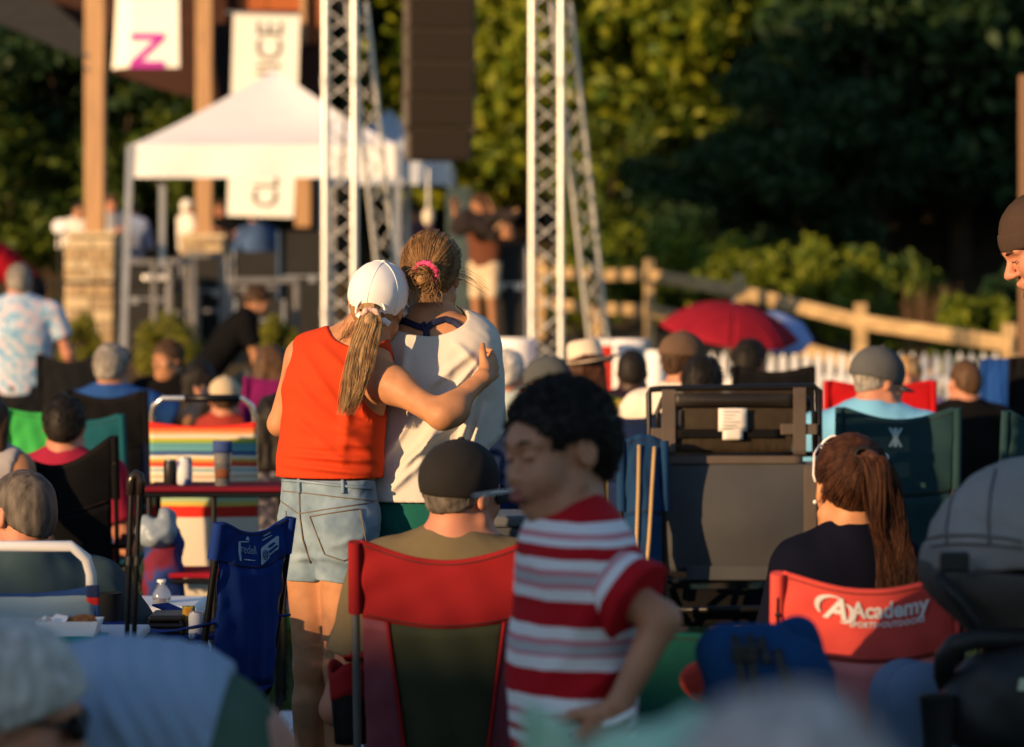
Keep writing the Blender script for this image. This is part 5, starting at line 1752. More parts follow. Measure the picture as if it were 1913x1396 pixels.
# on the stage
person('musician in white shirt left of the nearest wooden post', (148, 376), 40.5, rz=-165, h=1.72, pose='stand', lean=0, hairc='black', skin='tan', shirt=m_wsh, sleeve='long', pants=m_dkp, ground=1.06, res=.016, arms=('front', 'front'), group=G2)
person('musician in white shirt leaning over a table right of the nearest post', (208, 362), 40.2, rz=-140, h=1.80, pose='stand', lean=-14, head=(-150, -10, 0), hairc='brown', skin='pink', shirt=m_wsh, sleeve='long', pants=m_dkp, ground=1.06, res=.016, arms=('front', 'front'), wide=1.1, group=G2)
person('person in pale blue shirt standing just behind the tent leg', (246, 374), 41, rz=-20, h=1.78, pose='stand', lean=0, hairc='black', skin='tan', shirt=C_('pale_blue_shirt', (.20, .26, .42)), sleeve='long', pants=m_dkp, ground=1.06, res=.016, group=G2)
person('white-haired musician in pale shirt by the second wooden post', (350, 372), 47, rz=-60, h=1.74, pose='stand', lean=0, head=(-70, 0, 0), hairc='white', skin='pink', shirt=m_wsh, pants=m_dkp, ground=1.06, res=.016, group=G2)
person('musician in black with a sunlit face right of the second wooden post', (412, 374), 47, rz=170, h=1.74, pose='stand', lean=-6, head=(150, -10, 0), hairc='brown', skin='pink', shirt=m_blk, pants=m_dkp, ground=1.06, res=.016, arms=('front', 'front'), group=G2)
person('musician in blue jacket bent forward behind the lower end of the banner', (478, 392), 44.6, rz=30, h=1.78, pose='stand', lean=-16, hairc='black', skin='tan', shirt=C_('denim_jacket', (.06, .11, .24)), sleeve='long', pants=m_dkp, ground=1.06, res=.016, arms=('front', 'front'), wide=1.25, group=G2)
person('person in red tee bending at the far left of the stage', (-42, 420), 31, rz=86, h=1.80, pose='stand', lean=-48, head=(90, -20, 0), hairc='brown', skin='tan', shirt=C_('dark_red_tee', (.32, .008, .018)), pants=m_dkp, ground=1.0, res=.014, arms=('front', 'front'), wide=1.2, group=G2)
person('person in beige shorts carrying a dark bundle on the shoulder', (893, 360), 33, rz=150, h=1.72, pose='stand', lean=-4, head=(120, -15, 0), hairc='brown', skin='tan', shirt=C_('rust_vest', (.13, .05, .03)), sleeve='none', pants=C_('beige_shorts', (.58, .47, .33)), pants_len=.92, ground=1.15, res=.013, arms=(((-.07, .12, -.10), (-.04, .20, .12)), ((.07, .12, -.10), (.06, .20, .12))), group=G2)
person('person in black pushing the black case behind the beige shorts', (948, 404), 34, rz=170, h=1.74, pose='stand', lean=0, hairc='black', skin='tan', shirt=m_blk, pants=m_dkp, ground=1.06, res=.015, arms=('front', 'front'), group=G2)
person('person in dark purple shirt under the shaded canopy', (776, 384), 42, rz=180, h=1.72, pose='stand', lean=0, hairc='black', skin='tan', shirt=C_('mauve_shirt', (.12, .06, .10)), pants=m_dkp, ground=1.06, res=.016, group=G2)
# right of the couple
m_gcap = C_('grey_cap', (.075, .082, .085))
person('person in grey baseball cap turned to the left beside the hand of the embrace', (1022, 660), 13.5, rz=30, h=1.74, head=(74, -2, 0), hairc='grey', skin='pink', shirt=C_('sage_shirt', (.42, .50, .46)), pants=m_dkp, cap=dict(mat=m_gcap, low=.006), res=.011, group=G1, collar=True)
person('grey-haired person in pale shirt partly hidden by the white tee', (947, 652), 15, rz=-10, h=1.74, head=(-30, 0, 0), hairc='white', skin='pink', shirt=C_('pale_teal_shirt', (.44, .52, .52)), pants=m_dkp, group=G1)
def fedora(root, b, L):
    m = C_('straw_felt', (.66, .55, .42), var=.05)
    R = b.Rh @ Matrix.Rotation(rad(-6), 3, 'X') @ Matrix.Rotation(rad(-9), 3, 'Y')
    o = MB().lathe([(.135, .004), (.138, .008), (.092, .014), (.090, .03), (.084, .10), (.070, .120), (.03, .112), (.0001, .105)], 24, L(0, -.01, .045), R).build('hat', m, root, smooth='all')
    MB().lathe([(.096, .010), (.097, .034), (.088, .036), (.088, .010)], 24, L(0, -.01, .046), R).build('hat_band', C_('dark_band', (.10, .07, .05)), o, smooth='all')
    def br(u, v):
        a = u * 2 * math.pi; r_ = .088 + .075 * v
        return L(0, -.01, .052) + R @ Vector((math.cos(a) * r_, math.sin(a) * r_ * 1.1, .03 * v * v * math.cos(a) ** 2 - .006 * v))
    MB().sheet(br, 32, 5, .004).build('brim', m, o, smooth='all')
person('person in pale fedora with long auburn hair', (1096, 650), 14.6, rz=0, h=1.70, female=True, hair='long', hairc='auburn', skin='pale', shirt=C_('mustard_top', (.45, .34, .05)), pants=m_dkp, extra=fedora, res=.011, group=G1)
person('person with very dark short hair in black tee before the white barrel', (1181, 651), 16, rz=-8, h=1.78, hair='buzz', hairc='black', skin='dark', shirt=C_('black_purple_tee', (.018, .010, .022)), pants=m_dkp, group=G1)
def dkbrim(root, b, L): pass
person('person in brown cap with navy brim and white long sleeves', (1272, 617), 13.2, rz=-14, h=1.78, head=(-52, 4, 0), hairc='brown', skin='pink', shirt=C_('white_sleeves', (.72, .64, .55), var=.05), sleeve='long', pants=m_dkp, cap=dict(mat=C_('brown_cap', (.12, .075, .05)), brim_mat=C_('navy_brim', (.015, .018, .03)), big=.004), arms=(((-.16, .10, -.16), (-.28, .22, -.24)), 'lap'), res=.011, group=G1)
person('person with short dark hair right of the white sleeves', (1312, 664), 12.6, rz=0, h=1.74, head=(-20, 0, 0), hairc='black', skin='tan', shirt=m_blk, pants=m_dkp, res=.011, group=G1)
person('person with dark hair and sunlit neck under the red umbrella', (1402, 632), 16, rz=-16, h=1.76, head=(-30, -4, 0), hairc='black', skin='pink', shirt=m_wsh, pants=m_dkp, group=G1)
person('person in grey cap and light blue collared shirt in the dark teal chair', (1642, 645), 11.9, rz=-8, h=1.80, head=(-58, -6, 0), hairc='grey', skin='pink', shirt=C_('sky_blue_shirt', (.16, .42, .66), var=.06), pants=m_dkp, cap=dict(mat=C_('graphite_cap', (.085, .09, .095)), low=-.002, big=.006), wide=1.12, res=.010, collar=True, group=G1)
person('pink-faced person seated in front of the picket fence', (1694, 664), 17.5, rz=150, h=1.70, head=(150, 0, 0), hairc='blonde', skin='pink', shirt=C_('lilac_shirt', (.22, .16, .36)), pants=m_dkp, group=G1)
person('person with short reddish-grey hair and black tee right of the blue shirt', (1804, 670), 15.8, rz=10, h=1.74, head=(20, 0, 0), hair='buzz', hairc='brown', skin='pink', shirt=m_blk, pants=m_dkp, arms=('lap', 'lap'), group=G1)
def beanie(root, b, L):
    S = SDF(.006); hs = b.hs
    S.ell(L(0, -.012, .042), [q_ * hs for q_ in (.088, .110, .100)], R=b.Rh, k=.01)
    S.ell(L(0, -.045, .0), [q_ * hs for q_ in (.082, .080, .085)], R=b.Rh, k=.03)
    S.rough(.0012, 160, (1, 1, .05))
    R2 = b.Rh @ Matrix.Rotation(rad(8), 3, 'X')
    S.cut(R2 @ Vector((0, 0, -1)), L(0, 0, .022))
    o = S.build('beanie', C_('brown_knit', (.055, .036, .028), var=.2), root)
    S = SDF(.006)
    S.ell(L(0, -.012, .036), [q_ * hs for q_ in (.093, .116, .100)], R=b.Rh); S.rough(.001, 160, (1, 1, .05))
    S.cut(R2 @ Vector((0, 0, -1)), L(0, 0, .012)); S.cut(R2 @ Vector((0, 0, 1)), L(0, 0, .062))
    S.build('cuff', MATS['brown_knit'], o)
    for s_ in (-1, 1): MB().tube([L(s_ * x, y, z) for x, y, z in ((.016, .101, .020), (.030, .098, .026), (.046, .086, .022))], [.002, .0034, .0018], 6).build('eyebrow', HM['brown'], root, smooth='all')
    for s_ in (-1, 1): MB().tube([L(s_ * x, y, z) for x, y, z in ((.018, .0935, .000), (.030, .0955, -.003), (.044, .087, -.001))], [.001, .0022, .0012], 5).build('eyelashes', HM['brown'], root, smooth='all')
    S = SDF(.004); S.ell(L(0, .062, -.100), (.040, .038, .024), R=b.Rh); S.ell(L(0, .03, -.085), (.055, .05, .022), R=b.Rh, k=.02); S.rough(.002, 200); S.build('beard', HM['brown'], root)
person('person in brown knit beanie looking down at the right edge', (1922, 381), 7.8, rz=70, h=1.80, pose='stand', lean=-40, head=(94, -24, 0), hair='none', skin='pink', shirt=C_('dark_hoodie', (.03, .03, .035)), sleeve='long', pants=m_dkp, arms=('down', 'down'), res=.006, extra=beanie)
# nearest rows, in the shade
m_gd = HM['grey']
person('grey-haired person with sunglasses at the lower left corner, turned to the right', (34, 1150), 4.35, rz=-70, h=1.66, seat=.36, lean=0, head=(-84, -12, 6), hair='curly', hairc='white', skin='pink', shirt=C_('teal_polo', (.01, .10, .11)), pants=m_dkp, res=.007, extra=shades, arms=('lap', 'lap'))
m_bl2 = C_('blue_grey_tee', (.29, .37, .50), var=.08)
rootG, q = base_at(330, 4.75, 'person', 'person in blue-grey tee and green trousers bending far forward, back rounded')
Gb = Body(1.72, False, 'stand')
Gb.Rt = RM(90) @ Matrix.Rotation(rad(-84), 3, 'X'); Gb.Rh = RM(90, -80)
Gb.pel, Gb.waist, Gb.chest, Gb.neck = q(362, 1405, 4.75), q(305, 1370, 4.75), q(222, 1378, 4.75), q(130, 1450, 4.75)
Gb.head = q(70, 1530, 4.75)
Gb.sh = {-1: q(160, 1400, 4.58), 1: q(160, 1400, 4.92)}
Gb.el = {-1: q(175, 1640, 4.52), 1: q(175, 1640, 4.98)}
Gb.wr = {-1: q(120, 1850, 4.55), 1: q(120, 1850, 4.95)}
Gb.hip = {-1: q(372, 1440, 4.66), 1: q(372, 1440, 4.84)}
Gb.kn = {-1: q(380, 1830, 4.66), 1: q(380, 1830, 4.84)}
Gb.an = {-1: q(420, 2265, 4.66), 1: q(420, 2265, 4.84)}
S = SDF(.010); Gb.skin(S, feet=False); S.build('body', SK['pink'], rootG)
S = SDF(.007); S.grow = .014
Gb.torso(S, sy=.74)
for i in (-1, 1): Gb.arm_ops(S, i, .62, True, 'upper', .012)
for k in range(5):
    a = 1.9 - .35 * k
    S.fold(q(165 + 48 * k, 1215 + 3 * k, 4.6), q(270 + 40 * k, 1400, 4.6), .022 - .002 * k, .014)
S.rough(.004, 14); S.cut(Vector((.95, 0, -.15)), q(418, 1360, 4.75))
S.build('tee_shirt', m_bl2, rootG)
S = SDF(.010); S.grow = .016
S.ell(q(368, 1412, 4.75), (.125, .165, .125), k=.03)
for i in (-1, 1): Gb.leg_ops(S, i, 2.0, False, .012)
S.rough(.003, 20)
S.build('trousers', C_('moss_trousers', (.07, .12, .085)), rootG)
person('grey-haired person very close at the bottom edge, only the top of the head in view', (1470, 1290), 1.95, rz=0, h=1.60, lean=4, hairc='rose', hair='short', skin='pink', shirt=C_('grey_pink_shirt', (.3, .25, .26)), pants=m_dkp, res=.008, seat=.55)
def girlhair(root, b, L):
    r = random.Random(9); base = L(.01, -.11, .02)
    c = [base, base + Vector((.035, -.03, -.02)), base + Vector((.05, -.03, -.07)), base + Vector((.045, -.025, -.12)), base + Vector((.035, -.02, -.15))]
    tail(root, 'ponytail', c, 160, .030, HM['dkblonde'], r, (.75, 1.0), .004, .6)
    MB().tube([base + Vector((.016 * math.cos(t) + .02, -.016, .016 * math.sin(t) - .008)) for t in [i * 6.2832 / 16 for i in range(17)]], [.009 + .002 * math.sin(2 * i) for i in range(17)], 7).build('scrunchie', m_pink, root, smooth='all')
person('small child with dark blonde ponytail and pink scrunchie behind the boy', (1206, 1198), 6.3, rz=-10, h=1.18, female=True, seat=.22, hairc='dkblonde', skin='pale', shirt=C_('child_top', (.05, .06, .08)), pants=m_dkp, arms=('lap', 'rest'), res=.009, extra=girlhair)
person('person in pale blue jeans, knees raised, mostly hidden by the stroller', (2050, 960), 6.15, rz=100, h=1.72, seat=.42, lean=14, head=(70, -10, 0), hairc='brown', skin='pale', shirt=C_('maroon_tee', (.14, .015, .03)), pants=C_('pale_jeans', (.12, .18, .28)), res=.010, knees=.74)
# ------------------------------------------------------------------ chairs
def at(px, D): return ((px - CX) / F * D, D)
fb = lambda n, c, **k: M(n, c, rough=.85, bump=.35, bs=300, var=.14, vs=5, spec=.10, **k)
m_redf, m_maroon, m_greenp = fb('red_canvas', (.23, .012, .015)), M('maroon_mesh', (.16, .035, .055), rough=.7, bump=.6, bs=220), M('olive_panel', (.038, .045, .026), rough=.8, bump=.4, bs=250, spec=.1)
ch, back_red = camp_chair('red camp chair with olive back panel and steel pole, holding the black-capped person', *at(838, 7.05), rz=0, w=.385, seat=.50, top=1.003, fab=m_redf, band=m_redf, panel=m_greenp, side=m_maroon, frame=m_steel, sag=.045, bulge=.04, split=.66, pouch=-1)
m_cor = fb('coral_canvas', (.72, .085, .070)); m_corm = M('coral_mesh', (.60, .19, .19), rough=.7, bump=.6, bs=220)
ch2, back_cor = camp_chair('coral camp chair with white shop lettering on the back band', *at(1607, 6.60), rz=-3, w=.36, seat=.42, top=.972, fab=m_cor, band=m_cor, panel=m_corm, sag=.036, bulge=.045, split=.70, lean=.12)
def on_band(fn, sp, push=-.008):
    return lambda x, y: fn(x, sp + (1 - sp) * y) + Vector((0, push, 0))
W_A, H_A = .36, (.972 - .40) * .30
pc = [dict(t='Academy', x=.615, y=.70, size=.30, w=.46, bold=.009, sp=1.0), dict(t='SPORTS+OUTDOORS', x=.60, y=.515, size=.105, w=.44, bold=.004, sp=1.1),
      dict(t='A', x=.295, y=.68, size=.39, sx=H_A / W_A, bold=.012, shear=.30), dict(t='®', x=.865, y=.83, size=.05, sx=H_A / W_A, bold=.0)]
k_ = H_A / W_A
pc += [stroke([(.295 + (x) * k_, .68 + y * .92) for x, y in arc(-.02, .02, .20, .17, 60, 215)], [.012 + .025 * math.sin(math.pi * i / 12) for i in range(13)]),
       stroke([(.295 + (x) * k_, .68 + y * .92) for x, y in arc(.10, -.03, .12, .14, 75, -110)], [.010 + .03 * math.sin(math.pi * i / 12) for i in range(13)])]
m_prt = M('white_print', (.78, .76, .74), bump=.05, var=.04)
lt = lettering('lettering', pc, on_band(back_cor, .70), m_prt, ch2); tag(lt, kind='stuff')
m_blu = fb('blue_canvas', (.008, .03, .17))
ch3, back_blu = camp_chair('small blue camp chair with pale printed logos, left of the denim shorts', *at(352, 8.0), rz=50, w=.24, seat=.55, top=.975, fab=m_blu, band=m_blu, panel=m_blu, sag=.035, bulge=.03, split=.76, lean=.05, holder=True, armh=.16)
m_prb = M('pale_blue_print', (.33, .42, .52), bump=.05, var=.05)
K2 = (.975 - .53) * .24 / .27
pc = [dict(t='redell', x=.36, y=.50, size=.34, sx=K2 * .72, bold=-.004), dict(t='Statesville', x=.36, y=.22, size=.09, sx=K2, bold=0) if False else stroke([(.29, .22), (.44, .22)], .02),
      stroke([(.235, .16), (.225, .40), (.24, .66), (.30, .70), (.36, .72)], [.03, .035, .03, .03, .02]), stroke([(.345, .76), (.35, .86)], [.05, .02]),
      stroke([(.60, .86), (.70, .90)], .03), stroke([(.58, .75), (.72, .80)], .03)]
def badge():
    pts = [(.53, .10), (.55, .52), (.57, .56), (.80, .70), (.845, .66), (.84, .36), (.82, .32), (.55, .08)]
    return (pts, [tuple(range(len(pts)))])
lt = lettering('lettering', pc + [badge()], on_band(back_blu, .76), m_prb, ch3); tag(lt, kind='stuff')
pc = [stroke([(.605 + x, .34 + y) for x, y in arc(0, 0, .030, .13, 0, 360, 18)], .016), dict(t='2', x=.605, y=.34, size=.17, sx=K2 * .7, bold=.01),
      dict(t='BBS', x=.715, y=.52, size=.12, sx=K2 * .9, bold=.01) if False else stroke([(.66, .52), (.76, .57)], .07), stroke([(.66, .38), (.81, .45)], .07), stroke([(.66, .26), (.80, .33)], .04)]
lt = lettering('badge_print', pc, on_band(back_blu, .76, -.010), m_blu, ch3); tag(lt, kind='stuff')
m_dteal = fb('dark_teal_canvas', (.016, .045, .055)); m_blkf = fb('black_canvas', (.005, .005, .006)); m_navf = fb('navy_canvas', (.008, .018, .06))
ch4, back_dt = camp_chair('dark teal camp chair with a pale emblem under the light blue shirt', *at(1664, 11.35), rz=-2, w=.41, seat=.46, top=1.165, fab=m_dteal, band=m_dteal, panel=m_dteal, sag=.045, bulge=.05, split=.56, lean=.12)
def em(x, y): return on_band(back_dt, .56)(.47 + (x - .5) * .85, y * .75 + .42)
pc = [stroke([(.492, .30), (.492, .62)], .026), stroke([(.508, .30), (.508, .62)], .026), stroke([(.492, .46), (.44, .62)], .026), stroke([(.508, .46), (.56, .62)], .026), stroke([(.492, .46), (.44, .30)], .026), stroke([(.508, .46), (.56, .30)], .026)]
tag(lettering('emblem', pc, em, M('pale_teal_print', (.35, .48, .50), bump=0), ch4), kind='stuff')
camp_chair('dark teal camp chair cut by the right edge above the stroller', *at(1918, 11.0), rz=6, w=.30, seat=.46, top=1.165, fab=m_dteal, sag=.05)
camp_chair('large black camp chair at the left holding the dark-haired person', *at(120, 11.6), rz=2, w=.43, seat=.40, top=1.05, fab=m_blkf, sag=.11, bulge=.05, lean=.14)
camp_chair('lime green camp chair behind the left of the black chair', *at(66, 13.6), rz=12, w=.26, seat=.44, top=1.085, fab=fb('lime_canvas', (.05, .42, .09)), sag=.02)
camp_chair('teal camp chair with blue side right of the dark-haired person', *at(212, 13.4), rz=-14, w=.29, seat=.44, top=1.07, fab=fb('teal_canvas', (.008, .075, .10)), panel=fb('deep_blue_canvas', (.01, .035, .15)), sag=.03, split=.5)
camp_chair('black camp chair holding the grey-haired blue tee', *at(222, 15), rz=-4, w=.36, seat=.42, top=1.13, fab=m_blkf, sag=.04)
camp_chair('empty charcoal camp chair beside the floral shirt', *at(142, 19), rz=0, w=.36, seat=.46, top=1.25, fab=fb('charcoal_canvas', (.009, .010, .012)), sag=.05)
camp_chair('magenta camp chair left of the red tank top', *at(518, 16.2), rz=0, w=.26, seat=.42, top=1.17, fab=fb('magenta_canvas', (.16, .008, .09)), sag=.02)
camp_chair('bright red camp chair right behind the light blue shirt', *at(1630, 13.9), rz=0, w=.46, seat=.44, top=1.205, fab=fb('scarlet_canvas', (.42, .008, .012)), sag=.03)
camp_chair('black camp chair under the red umbrella', *at(1436, 15.0), rz=0, w=.36, seat=.44, top=1.25, fab=m_blkf, sag=.03)
camp_chair('navy camp chair behind the boy, left of the lounge chair', *at(1176, 12.2), rz=0, w=.20, seat=.44, top=1.10, fab=m_navf, sag=.01)
cb, back_nv = camp_chair('navy camp chair with tan piping left of the lounge chair', *at(1184, 10.6), rz=8, w=.13, seat=.40, top=1.07, fab=fb('prussian_canvas', (.010, .040, .11)), sag=-.02, bulge=.05, arms=False, lean=-.03)
m_tan = fb('tan_piping', (.42, .28, .14))
for u0, u1 in ((.10, .38), (.34, .80)):
    MB().tube([back_nv(u0 + (u1 - u0) * t, .05 + .90 * t) + Vector((0, -.012, 0)) for t in [i / 12 for i in range(13)]], .007, 6).build('piping', m_tan, cb, smooth='all')
camp_chair('dark blue camp chair behind the white tee at its right', *at(958, 13.4), rz=0, w=.24, seat=.44, top=1.03, fab=m_navf, sag=.02)
camp_chair('small blue camp chair behind the stroller hood', *at(1812, 7.8), rz=18, w=.12, seat=.50, top=1.095, fab=fb('bright_blue_canvas', (.02, .09, .38)), band=fb('bright_blue_canvas', (.02, .09, .38)), sag=.01)
camp_chair('bright blue camp chair far right behind the black tee', *at(1853, 17.5), rz=0, w=.17, seat=.5, top=1.245, fab=fb('azure_canvas', (.012, .06, .26)), sag=.0)
camp_chair('black camp chair at the right edge beside the bright blue one', *at(1902, 16.5), rz=0, w=.15, seat=.5, top=1.27, fab=m_blkf, sag=0)
camp_chair('dark green camp chair behind the blue padded bag', *at(1300, 6.35), rz=-12, w=.34, seat=.40, top=.86, fab=fb('bottle_green_canvas', (.006, .065, .055)), sag=-.01, bulge=.02)
c = P(1800, 905, 7.5)
rb = MB().sheet(lambda u, v: Vector((.05 * u, -.012 - .012 * math.sin(3 * u) , -.10 * v)), 6, 6, .006).build('red_cloth', fb('vivid_red_cloth', (.55, .012, .012)), loc=c)
tag(rb, 'bright red cloth hung on the small blue chair', 'cloth')

# aluminium beach chairs with striped cloth
def beach_chair(label, x, y, rz, w, seat, top, cl, tube_m, r=.011, grip=True, group='striped beach chairs'):
    root = thing('beach_chair', label, 'beach chair', (x, y, 0), rz, group)
    hw = w / 2; yb, yt = -.10, -.30
    def pole(s_): return [Vector((s_ * hw, yb + .06, seat - .1)), Vector((s_ * hw, yb, seat)), Vector((s_ * hw, yt + .03, top - .07)), Vector((s_ * (hw - .01), yt + .008, top - .03)), Vector((s_ * (hw - .045), yt, top))]
    MB().tube(pole(-1) + list(reversed(pole(1))), r, 10).build('back_frame', tube_m, root, smooth='all')
    if grip: MB().tube([(-hw * .35, yt, top), (hw * .72, yt, top)], .016, 10).build('head_rest', m_blackmetal, root, smooth='all')
    cl_top = top - .075
    fn = lambda u, v: Vector(((u - .5) * w * 1.04, yb + (yt + .03 - yb) * v - .012 - .035 * (1 - (2 * u - 1) ** 2) * math.sin(math.pi * v) * 1, seat - .02 + (cl_top - seat) * v - .018 * (1 - (2 * u - 1) ** 2) * v))
    MB().sheet(fn, 22, 18, .005).build('back_cloth', cl, root, smooth='all')
    MB().sheet(lambda u, v: Vector(((u - .5) * w * 1.02, yb + .44 * v, seat - .03 + .06 * v - .04 * math.sin(math.pi * v))), 14, 10, .005).build('seat_cloth', cl, root, smooth='all')
    for s_ in (-1, 1):
        MB().tube([(s_ * hw, yb - .02, .02), (s_ * hw, .36, .04), (s_ * hw, .38, seat + .05), (s_ * hw, yb, seat - .02)], r, 8).build('side_frame', tube_m, root, smooth='all')
        MB().box((s_ * (hw + .015), .08, seat + .24), (.05, .40, .022)).build('armrest', m_white, root, bevel=.009)
        MB().tube([(s_ * (hw + .015), .24, seat + .23), (s_ * hw, .26, .04)], r * .9, 8).build('arm_post', tube_m, root, smooth='all')
    return root
m_alt = M('bright_tube', (.75, .74, .72), rough=.25, metal=.8, var=.05, bump=0)
OR, YE, WH, TE_, BL, GN, RE, NV = (.62, .16, .05), (.58, .46, .10), (.72, .66, .56), (.12, .34, .38), (.05, .11, .26), (.24, .38, .06), (.62, .03, .02), (.015, .03, .09)
sb = [(6, WH), (12, RE), (5, YE), (4, (.34, .5, .3)), (5, BL), (7, BL), (3, TE_), (3, (.5, .42, .2)), (3, WH), (4, (.6, .45, .3)), (4, WH), (2, TE_), (3, WH), (3, RE), (3, OR), (3, YE), (3, WH), (5, BL), (4, TE_), (4, (.10, .30, .36)), (3, GN), (3, YE), (3, WH), (3, (.72, .4, .2)), (4, OR), (9, RE), (4, BL)]
tt = sum(a for a, _ in sb)
zt_ = 1.165
m_ser = stripes('serape_stripes', [(a / tt, c) for a, c in sb], 2, .66, zt_ - .070, wob=.004)
beach_chair('beach chair with rainbow striped cloth and black grip bar, standing in the sun', *at(390, 12.4), 1, .415, .34, zt_, m_ser, m_alt)
sb2 = [(6, (.25, .32, .38)), (3, (.30, .36, .42)), (1, (.40, .15, .16)), (5, (.28, .36, .42)), (2, (.36, .42, .44)), (4, (.26, .34, .40)), (1, (.42, .30, .26)), (4, (.30, .38, .44)), (2, (.4, .44, .46)), (4, (.26, .36, .42)), (1, (.02, .06, .2))]
tt = sum(a for a, _ in sb2)
m_fad = stripes('faded_stripes', [(a / tt, c) for a, c in sb2], 2, .45, .86, wob=.004)
wc = beach_chair('low beach chair with white tube frame and faded striped cloth at the left edge', *at(58, 7.35), 4, .33, .26, .965, m_fad, M('white_tube', (.75, .76, .78), rough=.3, bump=0, var=.03), r=.013, grip=False)
sb3 = [(4, NV), (2, BL), (1, OR), (3, TE_), (1, RE), (1, WH), (4, TE_), (1, OR), (3, BL), (1, RE), (3, NV)]
m_sid = stripes('side_stripes', [(a / 24, c) for a, c in sb3], 2, .45, .90, wob=.003)
MB().sheet(lambda u, v: Vector((.155 + .03 * u, -.29 + .20 * (1 - v) + .0, .42 + .45 * v)), 4, 10, .006).build('side_cloth', m_sid, wc, smooth='all')

# dark lounge chair (back view)
m_lng = M('grey_sling', (.056, .058, .064), rough=.8, bump=.4, bs=400, var=.12, spec=.12); m_lnt = M('taupe_webbing', (.085, .066, .056), rough=.85, bump=.4, bs=300)
m_msh = M('brown_black_mesh', (.022, .016, .010), rough=.6, bump=.8, bs=120, alpha=.66, c2=(.06, .04, .02), vs=60, stretch=(3, 1, .3))
D_ = 10.6
lg = thing('lounge_chair', 'dark grey sling lounge chair with mesh headrest and paper tags, seen from behind', 'lounge chair', (P(1370, 700, D_).x, D_, 0))
r = rel(lg); qd = lambda px, py, d=0: r(P(px, py, D_ + d))
def curve_frame(pts, rr, name='frame'): return MB().tube(pts, rr, 10).build(name, m_blackmetal, lg, smooth='all')
curve_frame([qd(1222, 1085), qd(1214, 900), qd(1212, 735), qd(1216, 728), qd(1240, 726), qd(1522, 722), qd(1530, 730), qd(1532, 900), qd(1530, 1085)], .011)
curve_frame([qd(1232, 850, -.01), qd(1228, 770, -.01), qd(1238, 745, -.01), qd(1262, 736, -.01)], .009)
curve_frame([qd(1522, 850, -.01), qd(1520, 770, -.01), qd(1508, 745, -.01), qd(1488, 732, -.01)], .009)
curve_frame([qd(1216, 856, -.005), qd(1530, 848, -.005)], .010, 'cross_bar')
curve_frame([qd(1222, 1070), qd(1232, 1084), qd(1255, 1086), qd(1500, 1080), qd(1522, 1070)], .010, 'cross_bar')
curve_frame([qd(1230, 1140, .1), qd(1530, 1136, .1)], .012, 'cross_bar')
for px in (1240, 1520):
    curve_frame([qd(px, 1080), qd(px + 25, 1210, .25), qd(px - 15, 1420, .5)], .011, 'leg')
    curve_frame([qd(px, 1030, .3), qd(px, 1200, .1), qd(px + 10, 1400, -.15)], .011, 'leg')
def panel(x0, y0, x1, y1, mat, name, d=-.012, bow=.03, nu=14, nv=10, th=.005, n2=None):
    x0b, x1b = n2 or (x0, x1)
    def fn(u, v):
        xa, xb = x0 + (x0b - x0) * v, x1 + (x1b - x1) * v
        return qd(xa + (xb - xa) * u, y0 + (y1 - y0) * v, d) + Vector((0, -bow * (1 - (2 * u - 1) ** 2) * math.sin(math.pi * v), 0))
    return MB().sheet(fn, nu, nv, th).build(name, mat, lg, smooth='all')
panel(1244, 738, 1508, 752, m_lnt, 'headrest_edge', -.02, .0)
panel(1240, 730, 1505, 846, m_msh, 'headrest_mesh', -.004, .015)
panel(1254, 736, 1486, 760, M('mesh_band', (.016, .013, .011), rough=.5, bump=.8, bs=90), 'pillow', -.028, .02)
panel(1236, 728, 1262, 850, m_lnt, 'webbing', -.032, .0); panel(1482, 724, 1506, 850, m_lnt, 'webbing', -.032, .0)
panel(1216, 800, 1262, 820, m_lnt, 'webbing', -.026, 0); panel(1458, 792, 1528, 812, m_lnt, 'webbing', -.026, 0); panel(1262, 802, 1458, 818, m_blkf, 'webbing', -.026, 0)
panel(1226, 862, 1526, 1068, m_lng, 'sling', -.015, .05, 24, 20, n2=(1228, 1524))
panel(1250, 852, 1500, 866, m_lnt, 'sling_hem', -.028, 0)
panel(1222, 870, 1246, 1040, m_lng, 'side_hem', -.026, .0); panel(1502, 870, 1526, 1040, m_lnt, 'side_hem', -.03, .0)
panel(1282, 1058, 1500, 1084, m_lng, 'lower_flap', -.03, .0)
for a, b_ in (((1342, 763), (1396, 806)), ((1350, 800), (1388, 822)), ((1240, 766), (1275, 800))):
    panel(a[0], a[1], b_[0], b_[1], M('paper_tag', (.72, .68, .64) if a[0] > 1300 else (.30, .29, .31), bump=.1) if a[0] > 1300 else m_lnt, 'tag', -.045 if a[0] > 1300 else -.02, .004, 4, 4, .002)
pc = [stroke([(0, -.012 * k), (.06 - .012 * (k % 3), -.012 * k)], .0022) for k in range(6)]
tag(lettering('tag_print', pc, lambda x, y: qd(1348, 769, -.056) + Vector((x, 0, y)), M('faint_print', (.35, .33, .32), bump=0), lg), kind='stuff')
q_ = MB(); q_.box(qd(1205, 1008, .18), (.05, .42, .03)); q_.build('armrest', m_white, lg, bevel=.012)
q_ = MB(); q_.bar(qd(1208, 1020, .1), qd(1216, 1110, .1), .02, .03); q_.build('arm_post', m_blackmetal, lg)
panel(1236, 1100, 1528, 1170, m_blkf, 'footrest', .25, .02)

